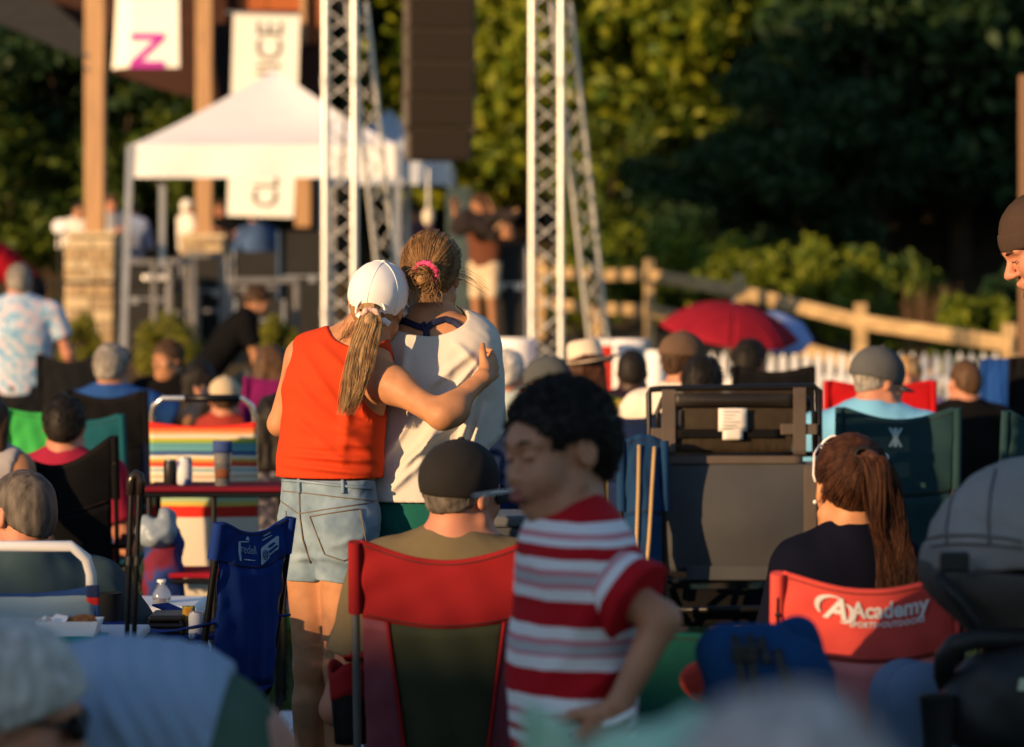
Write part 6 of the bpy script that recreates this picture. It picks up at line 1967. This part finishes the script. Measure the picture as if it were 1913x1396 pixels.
# ------------------------------------------------------------------ stroller
D_ = 5.8
st = thing('stroller', 'grey pushchair with raised hood and black handlebar at the right edge', 'stroller', (P(1900, 700, D_).x, D_, 0))
r = rel(st); qd = lambda px, py, d=0: r(P(px, py, D_ + d))
m_hood, m_shell, m_rub = fb('hood_grey', (.25, .235, .225)), fb('shell_charcoal', (.075, .07, .066)), M('black_rubber', (.014, .014, .015), rough=.5)
S = SDF(.006)
S.ell(qd(1925, 1060), (.205, .22, .198), k=.01); S.ell(qd(1985, 1010), (.22, .22, .165), k=.05)
S.rough(.003, 22); S.rough(.0012, 60)
for a, b_ in (((1800, 900), (1790, 990)), ((1860, 880), (1840, 1000)), ((1760, 960), (1880, 985))): S.fold(qd(*a), qd(*b_), -.006, .012)
S.cut(Vector((.10, 0, -1)), qd(1780, 1020)); hd_o = S.build('hood', m_hood, st)
m_seam = M('hood_seam', (.10, .095, .09), bump=0)
for pts in ([(1722, 1010), (1760, 1000), (1820, 1000), (1880, 1006), (1910, 1012)], [(1790, 900), (1775, 940), (1768, 985), (1768, 1015)], [(1860, 876), (1850, 920), (1846, 970), (1848, 1015)], [(1725, 1022), (1790, 1016), (1850, 1018), (1910, 1024)]):
    seam(hd_o, pts, .0028, 'seam', m_seam, hd_o, .003)
S = SDF(.006)
S.ell(qd(1925, 1062), (.215, .232, .15)); S.cut(Vector((-.10, 0, 1)), qd(1780, 1010)); S.cut(Vector((.10, 0, -1)), qd(1780, 1056)); S.rough(.002, 50)
S.build('hood_fold', fb('hood_lining', (.20, .18, .17)), st)
S = SDF(.006)
S.ell(qd(1920, 1062), (.212, .225, .12)); S.ell(qd(1945, 1130), (.15, .16, .10), k=.06); S.cut(Vector((.10, 0, 1)), qd(1780, 1048)); S.rough(.002, 20)
S.build('seat_shell', m_shell, st)
for a in ((1752, 1060), (1790, 1130)): pass
MB().tube([qd(1752, 1075, -.17), qd(1790, 1120, -.19), qd(1840, 1190, -.16), qd(1860, 1220, -.12)], .014, 8).build('shell_strut', m_rub, st, smooth='all')
MB().box(qd(1783, 1050, -.215), (.055, .02, .038)).build('clip', m_rub, st, bevel=.006)
hb = [qd(1990, 1192, -.10), qd(1900, 1192, -.16), qd(1820, 1194, -.20), qd(1785, 1204, -.20), qd(1764, 1230, -.18), qd(1762, 1262, -.15), qd(1775, 1300, -.10), qd(1800, 1340, -.02), qd(1830, 1420, .1)]
MB().tube(hb, [.020] * 5 + [.019, .017, .015, .014], 12).build('handlebar', m_rub, st, smooth='all')
MB().tube([qd(1855, 1225, -.14), qd(1880, 1260, -.05), qd(1900, 1300, .05)], .02, 8).build('joint', m_rub, st, smooth='all')
S = SDF(.007)
S.cone(qd(1825, 1330, -.16), qd(1960, 1330, -.16), .075, .075); S.cone(qd(1850, 1270, -.17), qd(1960, 1260, -.17), .055, .06, k=.05); S.rough(.004, 24)
S.build('organiser_bag', M('black_nylon', (.018, .019, .022), rough=.5, bump=.3), st)
MB().sheet(lambda u, v: qd(1905 + 16 * u - 4 * v, 1268 + 22 * v, -.245), 3, 3, .003).build('label_tag', M('pale_green_tag', (.55, .62, .45)), st)
MB().lathe([(.026, 0), (.034, .10), (.036, .105), (.03, .105), (.024, .01)], 16, qd(1752, 1405, -.22)).build('cup_holder', m_rub, st, smooth=True)
for sx, dy in ((0, -.1), (0, .35)):
    pass
for px, d in ((1840, -.15), (1840, .3)):
    w_ = MB(); w_.lathe([(.10, -.018), (.115, -.012), (.115, .012), (.10, .018)], 20, r(Vector((P(px, 700, D_).x, D_ + d, .12))), Matrix.Rotation(rad(90), 3, 'Y'))
    wh = w_.build('wheel', m_rub, st, smooth=True)
    MB().tube([r(Vector((P(px, 700, D_).x + .02, D_ + d, .12))), qd(1850, 1430, .08)], .013, 8).build('frame_tube', m_blackmetal, st, smooth=True)

# ------------------------------------------------------------------ umbrellas
def umbrella(label, c, rr, tilt, roll, mat, hgt=.20, pole=1.3):
    root = thing('umbrella', label, 'umbrella', c, 0, 'sun umbrellas in the crowd')
    R = Euler((rad(tilt), rad(roll), 0)).to_matrix()
    n = 8
    for k in range(n):
        def fn(u, v):
            a = (k + u) * 2 * math.pi / n
            ss = 1 - .07 * math.sin(math.pi * u) * v
            th = v * 1.08
            return R @ Vector((math.cos(a) * math.sin(th) / math.sin(1.08) * rr * ss, math.sin(a) * math.sin(th) / math.sin(1.08) * rr * ss, hgt * ((math.cos(th) - math.cos(1.08)) / (1 - math.cos(1.08)))))
        MB().sheet(fn, 8, 10, .003).build('panel', mat, root, smooth='all')
        a = k * 2 * math.pi / n
        MB().tube([R @ Vector((math.cos(a) * math.sin(v * 1.08) / math.sin(1.08) * rr, math.sin(a) * math.sin(v * 1.08) / math.sin(1.08) * rr, hgt * ((math.cos(v * 1.08) - math.cos(1.08)) / (1 - math.cos(1.08))) - .006)) for v in [i / 8 for i in range(9)]], .004, 5).build('rib', m_steel, root, smooth='all')
    MB().tube([R @ Vector((0, 0, hgt + .05)), R @ Vector((0, 0, -pole))], .009, 8).build('pole', m_steel, root, smooth='all')
    return root
umbrella('dark red sun umbrella tilted over the crowd before the rail fence', P(1362, 622, 23), .54, 12, 7, fb('crimson_nylon', (.24, .010, .022)), .23)
umbrella('blue sun umbrella seen beneath the right side of the red one', P(1450, 622, 23.9), .30, 34, 12, fb('blue_nylon', (.24, .33, .62)), .10)
# ------------------------------------------------------------------ small things on tables and grass
m_blackp = M('black_plastic', (.014, .014, .016), rough=.45)
def tabletop(label, cat, px0, px1, D, z, dep, mat, legs, name='folding_table', th=.02, x2=None):
    x0, x1 = P(px0, 0, D).x, P(px1, 0, D).x
    root = thing(name, label, cat, ((x0 + x1) / 2, D + dep / 2, 0))
    hw = (x1 - x0) / 2
    MB().box((0, 0, z - th / 2), (2 * hw, dep, th)).build('top', mat, root, bevel=.006)
    for s_ in (-1, 1):
        MB().tube([(-hw, s_ * dep / 2 * .9, z - th - .012), (hw, s_ * dep / 2 * .9, z - th - .012)], .010, 8).build('rail', legs, root, smooth=True)
        for e in (-1, 1):
            MB().tube([(e * hw * .93, s_ * dep * .42, z - th), (e * hw * .93, s_ * dep * .46, 0.005)], .011, 8).build('leg', legs, root, smooth=True)
    return root
t1 = tabletop('maroon folding table with a beer cup in front of the striped chair', 'table', 268, 528, 11.3, .855, .34, fb('maroon_cloth', (.14, .008, .02)), m_blackmetal)
MB().tube([(0, -.14, .83), (0, -.15, .005)], .011, 8).build('leg', m_blackmetal, t1, smooth=True)
# beer cup
c = P(416, 915, 11.38)
cup = thing('beer_cup', 'clear plastic cup two thirds empty of amber beer on the maroon table', 'cup', (c.x, c.y, .855))
m_clr = M('clear_plastic', (.62, .66, .72), rough=.1, trans=.85, var=.02, bump=0, spec=.5)
MB().lathe([(.029, .0), (.036, .172), (.034, .172), (.027, .004)], 20).build('wall', m_clr, cup, smooth=True)
MB().lathe([(.0001, .004), (.027, .004), (.0305, .085), (.0001, .085)], 18).build('beer', M('amber_beer', (.40, .085, .008), rough=.2, var=.1, bump=0, trans=.25), cup, smooth=True)
q_ = MB(); q_.sheet(lambda u, v: Vector((.0372 * math.sin((u - .5) * 2.6), -.0372 * math.cos((u - .5) * 2.6), .125 + .045 * v)), 10, 3, .001); q_.build('printed_band', M('blue_print_band', (.03, .06, .2), bump=0), cup, smooth='all')
q_ = MB(); q_.sheet(lambda u, v: Vector((.0335 * math.sin((u - .5) * 1.6), -.0335 * math.cos((u - .5) * 1.6), .03 + .035 * v)), 8, 3, .001); q_.build('printed_mark', M('brown_print', (.16, .05, .02), bump=0), cup, smooth='all')
def can(label, px, D, z, body, top=M('can_lid', (.6, .6, .62), rough=.3, metal=.8), sc_=1.0, lean=0, dy=0):
    c = P(px, 700, D)
    root = thing('drink_can', label, 'can', (c.x, D + dy, z), 0, 'drink cans')
    MB().lathe([(.024 * sc_, 0), (.032 * sc_, .008), (.032 * sc_, .10 * sc_), (.027 * sc_, .115 * sc_)], 16).build('body', body, root, smooth=True)
    MB().lathe([(.0275 * sc_, .115 * sc_), (.0275 * sc_, .119 * sc_), (.024 * sc_, .116 * sc_), (.0001, .116 * sc_)], 16).build('lid', top, root, smooth=True)
    return root
m_canb = pattern('white_blue_can', (.60, .62, .66), (.55, .58, .64), (.03, .08, .28), 24)
can('white and blue can on the maroon table left of the beer cup', 345, 11.4, .855, m_canb, sc_=.9)
can('dark can on the maroon table near its left end', 318, 11.45, .855, m_blackp, sc_=.8)
# stool and ground clutter near the table
tabletop('low red stool under the maroon table', 'stool', 300, 402, 10.9, .565, .3, fb('red_stool_cloth', (.26, .008, .02)), m_blackmetal, 'folding_stool')
S = SDF(.008); c = P(292, 975, 10.9)
S.ell((0, 0, -.045), (.075, .05, .055)); S.ell((.035, 0, .005), (.035, .03, .05), k=.03); S.ell((-.03, .0, -.01), (.04, .03, .035), k=.02); S.rough(.007, 40); S.rough(.002, 110)
o = S.build('foil_bag', M('crinkled_foil', (.20, .25, .31), rough=.45, metal=.1, bump=.8, bs=60)); o.location = (c.x, c.y, c.z)
tag(o, 'crumpled silver foil bag between the black pole and the maroon table', 'bag')
S = SDF(.01); c = P(305, 1032, 10.95)
S.cone((0, 0, -.40), (0, 0, .05), .09, .07, sc=(1, .7, 1)); S.rough(.008, 30)
o = S.build('tote_bag', pattern('red_blue_tote', (.01, .03, .14), (.015, .04, .18), (.14, .01, .03), 6)); o.location = (c.x, c.y, c.z)
tag(o, 'blue and red cloth bag standing under the silver foil bag', 'bag')
# cooler with bottle
c = P(282, 1128, 9.6)
co = thing('cooler', 'blue cool box with white lid behind the black handle', 'cooler', (c.x, 9.8, 0))
MB().box((0, 0, .27), (.27, .34, .50)).build('body', fb('cooler_blue', (.012, .06, .19)), co, bevel=.02)
MB().box((-.0, 0, .545), (.295, .37, .05)).build('lid', m_white, co, bevel=.015)
MB().box((.0, -.178, .44), (.05, .02, .04)).build('latch', m_white, co, bevel=.005)
for s_ in (-1, 1): MB().tube([(s_ * .145, -.1, .43), (s_ * .165, -.06, .40), (s_ * .165, .06, .40), (s_ * .145, .1, .43)], .009, 8).build('handle', m_white, co, smooth='all')
def bottle(label, px, pytop, D, hgt, mlab):
    c = P(px, pytop, D)
    root = thing('water_bottle', label, 'bottle', (c.x, D, c.z - hgt), 0, 'plastic water bottles')
    r_ = .031
    MB().lathe([(r_ * .9, 0), (r_, .006), (r_, hgt * .42), (r_ * .94, hgt * .45), (r_, hgt * .48), (r_, hgt * .66), (r_ * .45, hgt * .88), (.0125, hgt * .91), (.0125, hgt * .96)], 18).build('wall', m_clr, root, smooth=True)
    MB().lathe([(.0145, hgt * .94), (.0145, hgt), (.0001, hgt)], 14).build('cap', m_white, root, smooth=True)
    MB().lathe([(r_ * 1.02, hgt * .16), (r_ * 1.02, hgt * .40)], 18).build('label', mlab, root, smooth=True)
    return root
m_lab = pattern('blue_white_label', (.5, .55, .62), (.45, .52, .62), (.03, .10, .34), 30)
bottle('clear water bottle with blue label standing on the cooler lid', 302, 1083, 9.75, .135, m_lab)
bottle('empty clear bottle on the grass right of the cooler', 316, 1186, 9.0, .19, m_lab)
# wagon handle
D_ = 6.8
wg = thing('wagon', 'black telescopic pull handle of a folding wagon standing upright', 'wagon', (P(250, 700, D_).x, D_, 0))
r = rel(wg); qd = lambda px, py, d=0: r(P(px, py, D_ + d))
for px in (245, 260):
    MB().tube([qd(px, 920), qd(px - 8 if px < 250 else px - 10, 1200), qd(px - 10, 1420, .1)], .0062, 10).build('pole', m_blackmetal, wg, smooth=True)
    MB().tube([qd(px - 3, 1040), qd(px - 4, 1056)], .009, 10).build('collar', m_blackp, wg, smooth=True)
MB().tube([qd(245, 925), qd(245, 900), qd(248, 890), qd(254, 886), qd(261, 890), qd(263, 900), qd(261, 925)], .0105, 10).build('grip', M('glossy_grip', (.02, .015, .014), rough=.2), wg, smooth='all')
MB().box(qd(250, 1500, .35), (.4, .55, .28)).build('body', m_blkf, wg, bevel=.03)
# side table and snacks by the blue chair
tabletop('small black folding side table left of the blue chair', 'table', 276, 342, 8.05, .70, .16, m_blackp, m_blackmetal, th=.016)
c = P(352, 1182, 8.1)
sk = thing('snack_bag', 'open orange and teal snack bag beside the blue chair', 'snack bag', (c.x, c.y, c.z))
MB().sheet(lambda u, v: Vector(((u - .5) * (.034 + .006 * math.sin(v * 5)), -.010 * math.cos((u - .5) * 3) * math.sin(math.pi * (v * .9 + .05)) - .005, .072 * v)), 10, 10, .002).build('front', pattern('snack_print', (.50, .20, .02), (.55, .32, .02), (.01, .18, .16), 45), sk, smooth='all')
MB().sheet(lambda u, v: Vector(((u - .5) * .034, .010 * math.cos((u - .5) * 3) * math.sin(math.pi * (v * .9 + .05)) + .003, .072 * v)), 10, 10, .002).build('back', fb('snack_teal', (.01, .16, .15)), sk, smooth='all')
MB().box((.0, 0, -.008), (.15, .10, .012)).build('tray', m_blu, sk, bevel=.004)
can('silver and white can on the left arm of the blue chair', 366, 8.0, P(366, 1180, 8.0).z - .02, m_canb, sc_=.62)
# food on the near table
tf = tabletop('pale table at the lower left with a food box on it', 'table', -140, 232, 6.9, .745, .5, M('pale_table', (.52, .52, .56)), m_blackmetal)
c = P(128, 1186, 7.0)
fd = thing('food_box', 'white takeaway box with paper and brown food on a teal tray', 'food box', (c.x, 7.02, .746))
MB().box((.01, 0, .008), (.15, .11, .014)).build('tray', fb('teal_tray', (.02, .22, .22)), fd, bevel=.004)
def bx(u, v):
    t = u * 4; k = int(min(t, 3.999)); f = t - k
    cs = [(-1, -1), (1, -1), (1, 1), (-1, 1), (-1, -1)]
    x = cs[k][0] + (cs[k + 1][0] - cs[k][0]) * f; y = cs[k][1] + (cs[k + 1][1] - cs[k][1]) * f
    e = .85 + .15 * v
    return Vector((x * .072 * e, y * .055 * e, .016 + .034 * v))
MB().sheet(bx, 24, 3, .003).build('box_wall', m_white, fd)
MB().box((0, 0, .022), (.12, .09, .004)).build('box_floor', m_white, fd)
S = SDF(.004); S.ell((.02, 0, .044), (.022, .02, .014)); S.ell((.045, .01, .046), (.018, .016, .013)); S.ell((-.01, .01, .042), (.02, .02, .012)); S.rough(.004, 120); S.build('food', M('fried_food', (.30, .11, .03), var=.4, vs=60), fd)
MB().sheet(lambda u, v: Vector((-.06 + .06 * u, -.03 + .07 * v, .048 + .012 * math.sin(7 * u + 5 * v))), 10, 8, .001).build('paper', m_white, fd, smooth='all')
# sheets and blankets on the grass
def spread(label, cat, px0, px1, D0, D1, mat, name, z=.012, amp=.012, th=.006, skew=0):
    xa0, xb0, xa1, xb1 = P(px0, 0, D0).x, P(px1, 0, D0).x, P(px0 + skew, 0, D1).x, P(px1 + skew, 0, D1).x
    o = MB().sheet(lambda u, v: Vector(((xa0 + (xb0 - xa0) * u) * (1 - v) + (xa1 + (xb1 - xa1) * u) * v, D0 + (D1 - D0) * v, z + amp * (math.sin(9 * u + 4 * v) * math.sin(7 * v + 3 * u) + 1))), 24, 18, th).build(name, mat, smooth='all')
    tag(o, label, cat, 'sheets and blankets spread on the grass')
spread('white sheet on the grass below the legs in denim shorts', 'blanket', 430, 690, 9.7, 11.1, C_('white_sheet', (.66, .70, .78), var=.05), 'ground_sheet')
spread('pink and purple blanket on the grass behind the bare legs', 'blanket', 440, 640, 13.6, 15.6, pattern('purple_blanket', (.22, .10, .22), (.30, .16, .26), (.20, .30, .14), 3), 'ground_blanket', z=.10)
spread('pale green blanket farther back on the grass by the bare legs', 'blanket', 420, 620, 15.9, 18, fb('sage_blanket', (.22, .30, .18)), 'ground_blanket', z=.03)
c = P(502, 1180, 13.4)
bl = tag(MB().ell((0, 0, .10), (.10, .10, .10), 18, 12).build('beach_ball', stripes('ball_stripes', [(.35, (.55, .05, .03)), (.3, (.60, .20, .02)), (.35, (.08, .30, .05))], 0, -.1, .1), smooth='all', loc=(c.x, c.y, .03)), 'orange and green ball lying on the pink and purple blanket', 'ball')
# grey box behind the couple, white barrels by the towers
c = P(960, 968, 9.2)
gb = thing('storage_box', 'dark grey box between the black cap and the boy', 'box', (c.x + .02, 9.3, 0))
MB().box((0, 0, .43), (.30, .3, .86)).build('body', M('box_grey', (.05, .055, .065), rough=.5), gb, bevel=.015)
MB().box((0, 0, .875), (.32, .32, .035)).build('lid', M('box_lid', (.10, .11, .125), rough=.5), gb, bevel=.01)
def barrel(label, px0, px1, py, D):
    c = P((px0 + px1) / 2, py, D); rr = (px1 - px0) / F * D / 2
    root = thing('barrel', label, 'barrel', (c.x, D, 0), 0, 'white barrels before the stage')
    h_ = c.z
    MB().lathe([(rr * .92, 0), (rr, .06), (rr, h_ * .3), (rr * 1.03, h_ * .32), (rr, h_ * .34), (rr, h_ * .62), (rr * 1.03, h_ * .64), (rr, h_ * .66), (rr, h_ - .06)], 26).build('drum', m_white, root, smooth=True)
    MB().lathe([(rr * 1.02, h_ - .06), (rr * 1.02, h_ - .02), (rr * .95, h_), (.0001, h_)], 26).build('lid', m_white, root, smooth=True)
barrel('white barrel at the foot of the towers, right of the embrace', 922, 1002, 632, 23)
barrel('white barrel right of the fedora behind the dark-haired person', 1134, 1216, 634, 23)
barrel('narrow white barrel right behind the dark-haired person', 1206, 1244, 655, 22)
c = P(1128, 640, 22.6)
rc = thing('red_cooler', 'small red cool box beside the white barrel right of the fedora', 'cooler', (c.x, c.y, 0))
MB().box((0, 0, c.z / 2), (.13, .2, c.z - .02)).build('body', fb('cooler_red', (.45, .03, .02)), rc, bevel=.02); MB().box((0, 0, c.z), (.14, .21, .05)).build('lid', m_white, rc, bevel=.01)
# blue padded bag with straps
D_ = 5.25
bg_ = thing('padded_bag', 'blue padded carry bag with black straps left of the coral chair', 'bag', (P(1430, 700, D_).x, D_, 0))
r = rel(bg_); qd = lambda px, py, d=0: r(P(px, py, D_ + d))
m_pad = fb('padded_blue', (.007, .042, .13))
S = SDF(.005)
S.cone(qd(1350, 1218), qd(1385, 1440), .036, .050, k=.03); S.cone(qd(1350, 1216), qd(1440, 1222), .038, .040, k=.04); S.cone(qd(1440, 1240), qd(1470, 1440), .050, .06, k=.06); S.cone(qd(1400, 1250), qd(1410, 1440), .055, .06, k=.05)
S.rough(.003, 30); bgb = S.build('body', m_pad, bg_)
S = SDF(.005)
S.cone(qd(1448, 1232, -.02), qd(1492, 1244, -.02), .036, .038, k=.04); S.cone(qd(1492, 1250, -.02), qd(1558, 1420, -.02), .040, .060, k=.05); S.cone(qd(1460, 1270, .0), qd(1480, 1440), .05, .06, k=.05)
S.rough(.003, 26); bgf = S.build('flap', m_pad, bg_)
S = SDF(.005)
S.cone(qd(1440, 1204, .06), qd(1486, 1196, .06), .030, .034, k=.04); S.cone(qd(1486, 1200, .06), qd(1520, 1270, .06), .034, .04, k=.04); S.rough(.003, 30); S.build('back_pad', m_pad, bg_)
for ob_, pts in ((bgb, [(1372, 1186), (1378, 1210), (1384, 1250), (1388, 1300), (1390, 1350)]), (bgb, [(1400, 1186), (1403, 1215), (1408, 1260), (1412, 1310)]), (bgb, [(1420, 1190), (1428, 1215), (1436, 1240)]), (bgf, [(1452, 1212), (1462, 1250), (1478, 1290), (1498, 1335)])):
    pp = [v_ for v_ in (on_back(ob_, x, y, .006) for x, y in pts) if v_]
    if len(pp) > 1: ribbon(pp, (0, -1, 0), .015, .004).build('strap', m_blackp, bg_, smooth='all')
for px in (1380, 1404):
    v_ = on_back(bgb, px, 1222, .010)
    if v_: MB().box(v_, (.024, .012, .03)).build('buckle', m_blackp, bg_, bevel=.003)
c = P(1328, 1284, 5.9)
cd = MB().lathe([(.0001, .0), (.05, .001), (.062, .008), (.064, .012), (.058, .010), (.0001, .005)], 24, (0, 0, 0), Euler((rad(-48), rad(18), 0)).to_matrix()).build('frisbee', m_cor, smooth='all', loc=c)
tag(cd, 'coral frisbee held against the dark green chair left of the blue bag', 'frisbee')
# mint blanket very close at the bottom edge
c = P(1200, 1400, 2.5)
m_mint = C_('mint_cloth', (.42, .66, .50), var=.06)
mbk = thing('mint_blanket', 'mint green blanket close at the bottom edge before the boy', 'blanket', c)
r = rel(mbk)
def mf(u, v):
    px = 1070 + 270 * u; py = 1404 - 70 * math.sin(min(1, u * 1.2) * 1.5) ** 1.2 + 6 * math.sin(14 * u) + 260 * v
    return r(P(px, py, 2.5)) + Vector((0, -.12 * v + .02 * math.sin(9 * u), 0))
MB().sheet(mf, 26, 10, .012).build('fold', m_mint, mbk, smooth='all')
def mf2(u, v):
    a = [(983, 1312), (1068, 1356)]
    px = a[0][0] + (a[1][0] - a[0][0]) * u; py = a[0][1] + (a[1][1] - a[0][1]) * u + 150 * v
    return r(P(px, py, 3.1)) + Vector((0, .01 * math.sin(6 * u), 0))
MB().sheet(mf2, 10, 8, .01).build('corner', m_mint, mbk, smooth='all')

# ------------------------------------------------------------------ gear on the stage
m_case, m_edge = M('case_black', (.012, .012, .013), rough=.6), m_frame
def road_case(label, px0, px1, py0, D, z0, dep=.6):
    x0, x1 = P(px0, 0, D).x, P(px1, 0, D).x; zt = P(0, py0, D).z
    root = thing('road_case', label, 'road case', ((x0 + x1) / 2, D + dep / 2, z0), 0, 'black equipment cases on the stage')
    w_, h_ = x1 - x0, zt - z0
    MB().box((0, 0, h_ / 2), (w_, dep, h_)).build('body', m_case, root, bevel=.01)
    for s_ in (-1, 1):
        MB().box((s_ * w_ / 2, -dep / 2, h_ / 2), (.03, .03, h_)).build('corner_trim', m_edge, root)
        MB().box((s_ * w_ * .25, -dep / 2 - .01, h_ * .6), (.08, .02, .08)).build('latch', m_edge, root)
    MB().box((0, -dep / 2 - .004, h_ * .62), (w_, .01, .02)).build('seam_trim', m_edge, root)
road_case('wide black case on the stage left of the towers', 520, 604, 432, 34.5, 1.06)
road_case('low black case behind the first metal railing', 232, 312, 500, 35, 1.06)
road_case('tall black case carried beside the beige shorts', 918, 984, 458, 33.2, 1.1, .25)
road_case('black case behind the second metal railing', 338, 424, 478, 36, 1.06)
road_case('black cabinet under the musician in blue jacket', 436, 520, 470, 38, 1.06)
road_case('small black case in front of the stooping person', 440, 530, 560, 32.2, 1.06)
m_galv = M('galvanised', (.17, .17, .18), rough=.5, metal=.5)
def railing(label, px0, px1, py, D, mid=True, z0=1.06):
    x0, x1 = P(px0, 0, D).x, P(px1, 0, D).x; zt = P(0, py, D).z
    root = thing('metal_railing', label, 'railing', ((x0 + x1) / 2, D, z0), 0, 'metal stage railings')
    hw, h_ = (x1 - x0) / 2, zt - z0
    MB().box((0, 0, h_), (2 * hw + .06, .07, .07)).build('top_rail', m_galv, root, bevel=.01)
    for s_ in (-1, 1): MB().box((s_ * hw, 0, h_ / 2 - .02), (.06, .06, h_ - .04)).build('post', m_galv, root, bevel=.008)
    if mid: MB().box((0, 0, h_ * .42), (2 * hw - .06, .04, .04)).build('mid_rail', m_galv, root)
railing('metal railing right of the tent leg', 236, 288, 490, 33.8, False)
railing('metal railing before the shorter stone pillar', 318, 362, 488, 33.6)
railing('tall metal railing right of the shorter stone pillar', 352, 415, 477, 33.9)
railing('wide metal table frame behind the stooping person', 432, 554, 524, 33.2)
tb = thing('stage_table', 'narrow table under the leaning musicians', 'table', (-4.6, 35.2, 1.06))
MB().box((0, 0, .78), (1.9, .5, .04)).build('top', m_case, tb, bevel=.008)
for s_ in (-1, 1): MB().box((s_ * .9, 0, .38), (.04, .4, .76)).build('leg', m_edge, tb)
for i, (px, lb) in enumerate(((296, 'white mixing device on the stage table right of the tent leg'), (112, 'white lamp head at the left of the tall stone pillar'))):
    c = P(px, 478 if i == 0 else 426, 35.0)
    mx = thing('stage_device', lb, 'device', (c.x, c.y, 1.86 if i == 0 else 1.06))
    if i == 0:
        MB().box((0, 0, .04), (.34, .26, .07)).build('body', m_alu, mx, bevel=.02)
        for k in range(4): MB().lathe([(.014, 0), (.012, .02), (.0001, .02)], 10, (-.1 + .065 * k, -.05, .075)).build('knob', m_case, mx, smooth=True)
    else:
        MB().tube([(0, 0, 0), (0, 0, c.z - 1.1)], .018, 8).build('stand', m_case, mx, smooth=True)
        MB().lathe([(.05, -.1), (.085, .0), (.085, .06), (.0001, .065)], 16, (0, 0, c.z - 1.06), Matrix.Rotation(rad(70), 3, 'X')).build('lamp_head', m_white, mx, smooth=True)
# bundle on the shoulder
S = SDF(.012); c = P(905, 418, 32.7)
S.cone((-.26, 0, -.03), (.34, 0, .10), .10, .06, sc=(1, .8, 1.15), k=.05); S.cone((-.2, 0, .05), (.1, 0, -.12), .11, .07, k=.06); S.rough(.02, 13); S.rough(.008, 30)
o = S.build('folded_canopy', fb('dark_bundle', (.028, .022, .022))); o.location = c
tag(o, 'dark folded canopy bundle carried on the shoulder by the person in beige shorts', 'bundle')
MB_ = MB(); MB_.bar((.02, -.02, -.14), (.36, -.02, .16), .03, .03); k_o = MB_.build('pole', m_post, o)
c = P(858, 350, 40)
ub = thing('utility_box', 'grey-green electrical cabinet on the bank behind the canopies', 'utility cabinet', (c.x, 40, 1.06))
MB().box((0, 0, (c.z - 1.06) / 2), (.34, .3, c.z - 1.06)).build('body', fb('cabinet_green', (.05, .075, .08)), ub, bevel=.02)
MB().box((0, -.16, (c.z - 1.06) * .55), (.27, .02, (c.z - 1.06) * .7)).build('door', fb('cabinet_door', (.06, .09, .095)), ub, bevel=.008)
for i, (x, y, z, n_) in enumerate(((P(800, 0, 39).x, 39, P(0, 405, 39).z, 'pale lamp globe hanging under the shaded canopy'),)):
    lo = thing('lantern', n_, 'lantern', (x, y, z)); MB().ell((0, 0, 0), (.075, .075, .12), 16, 10).build('globe', M('lamp_globe', (.72, .64, .50), bump=0), lo, smooth='all'); MB().tube([(0, 0, .12), (0, 0, .62)], .02, 8).build('pipe', m_frame, lo, smooth=True)
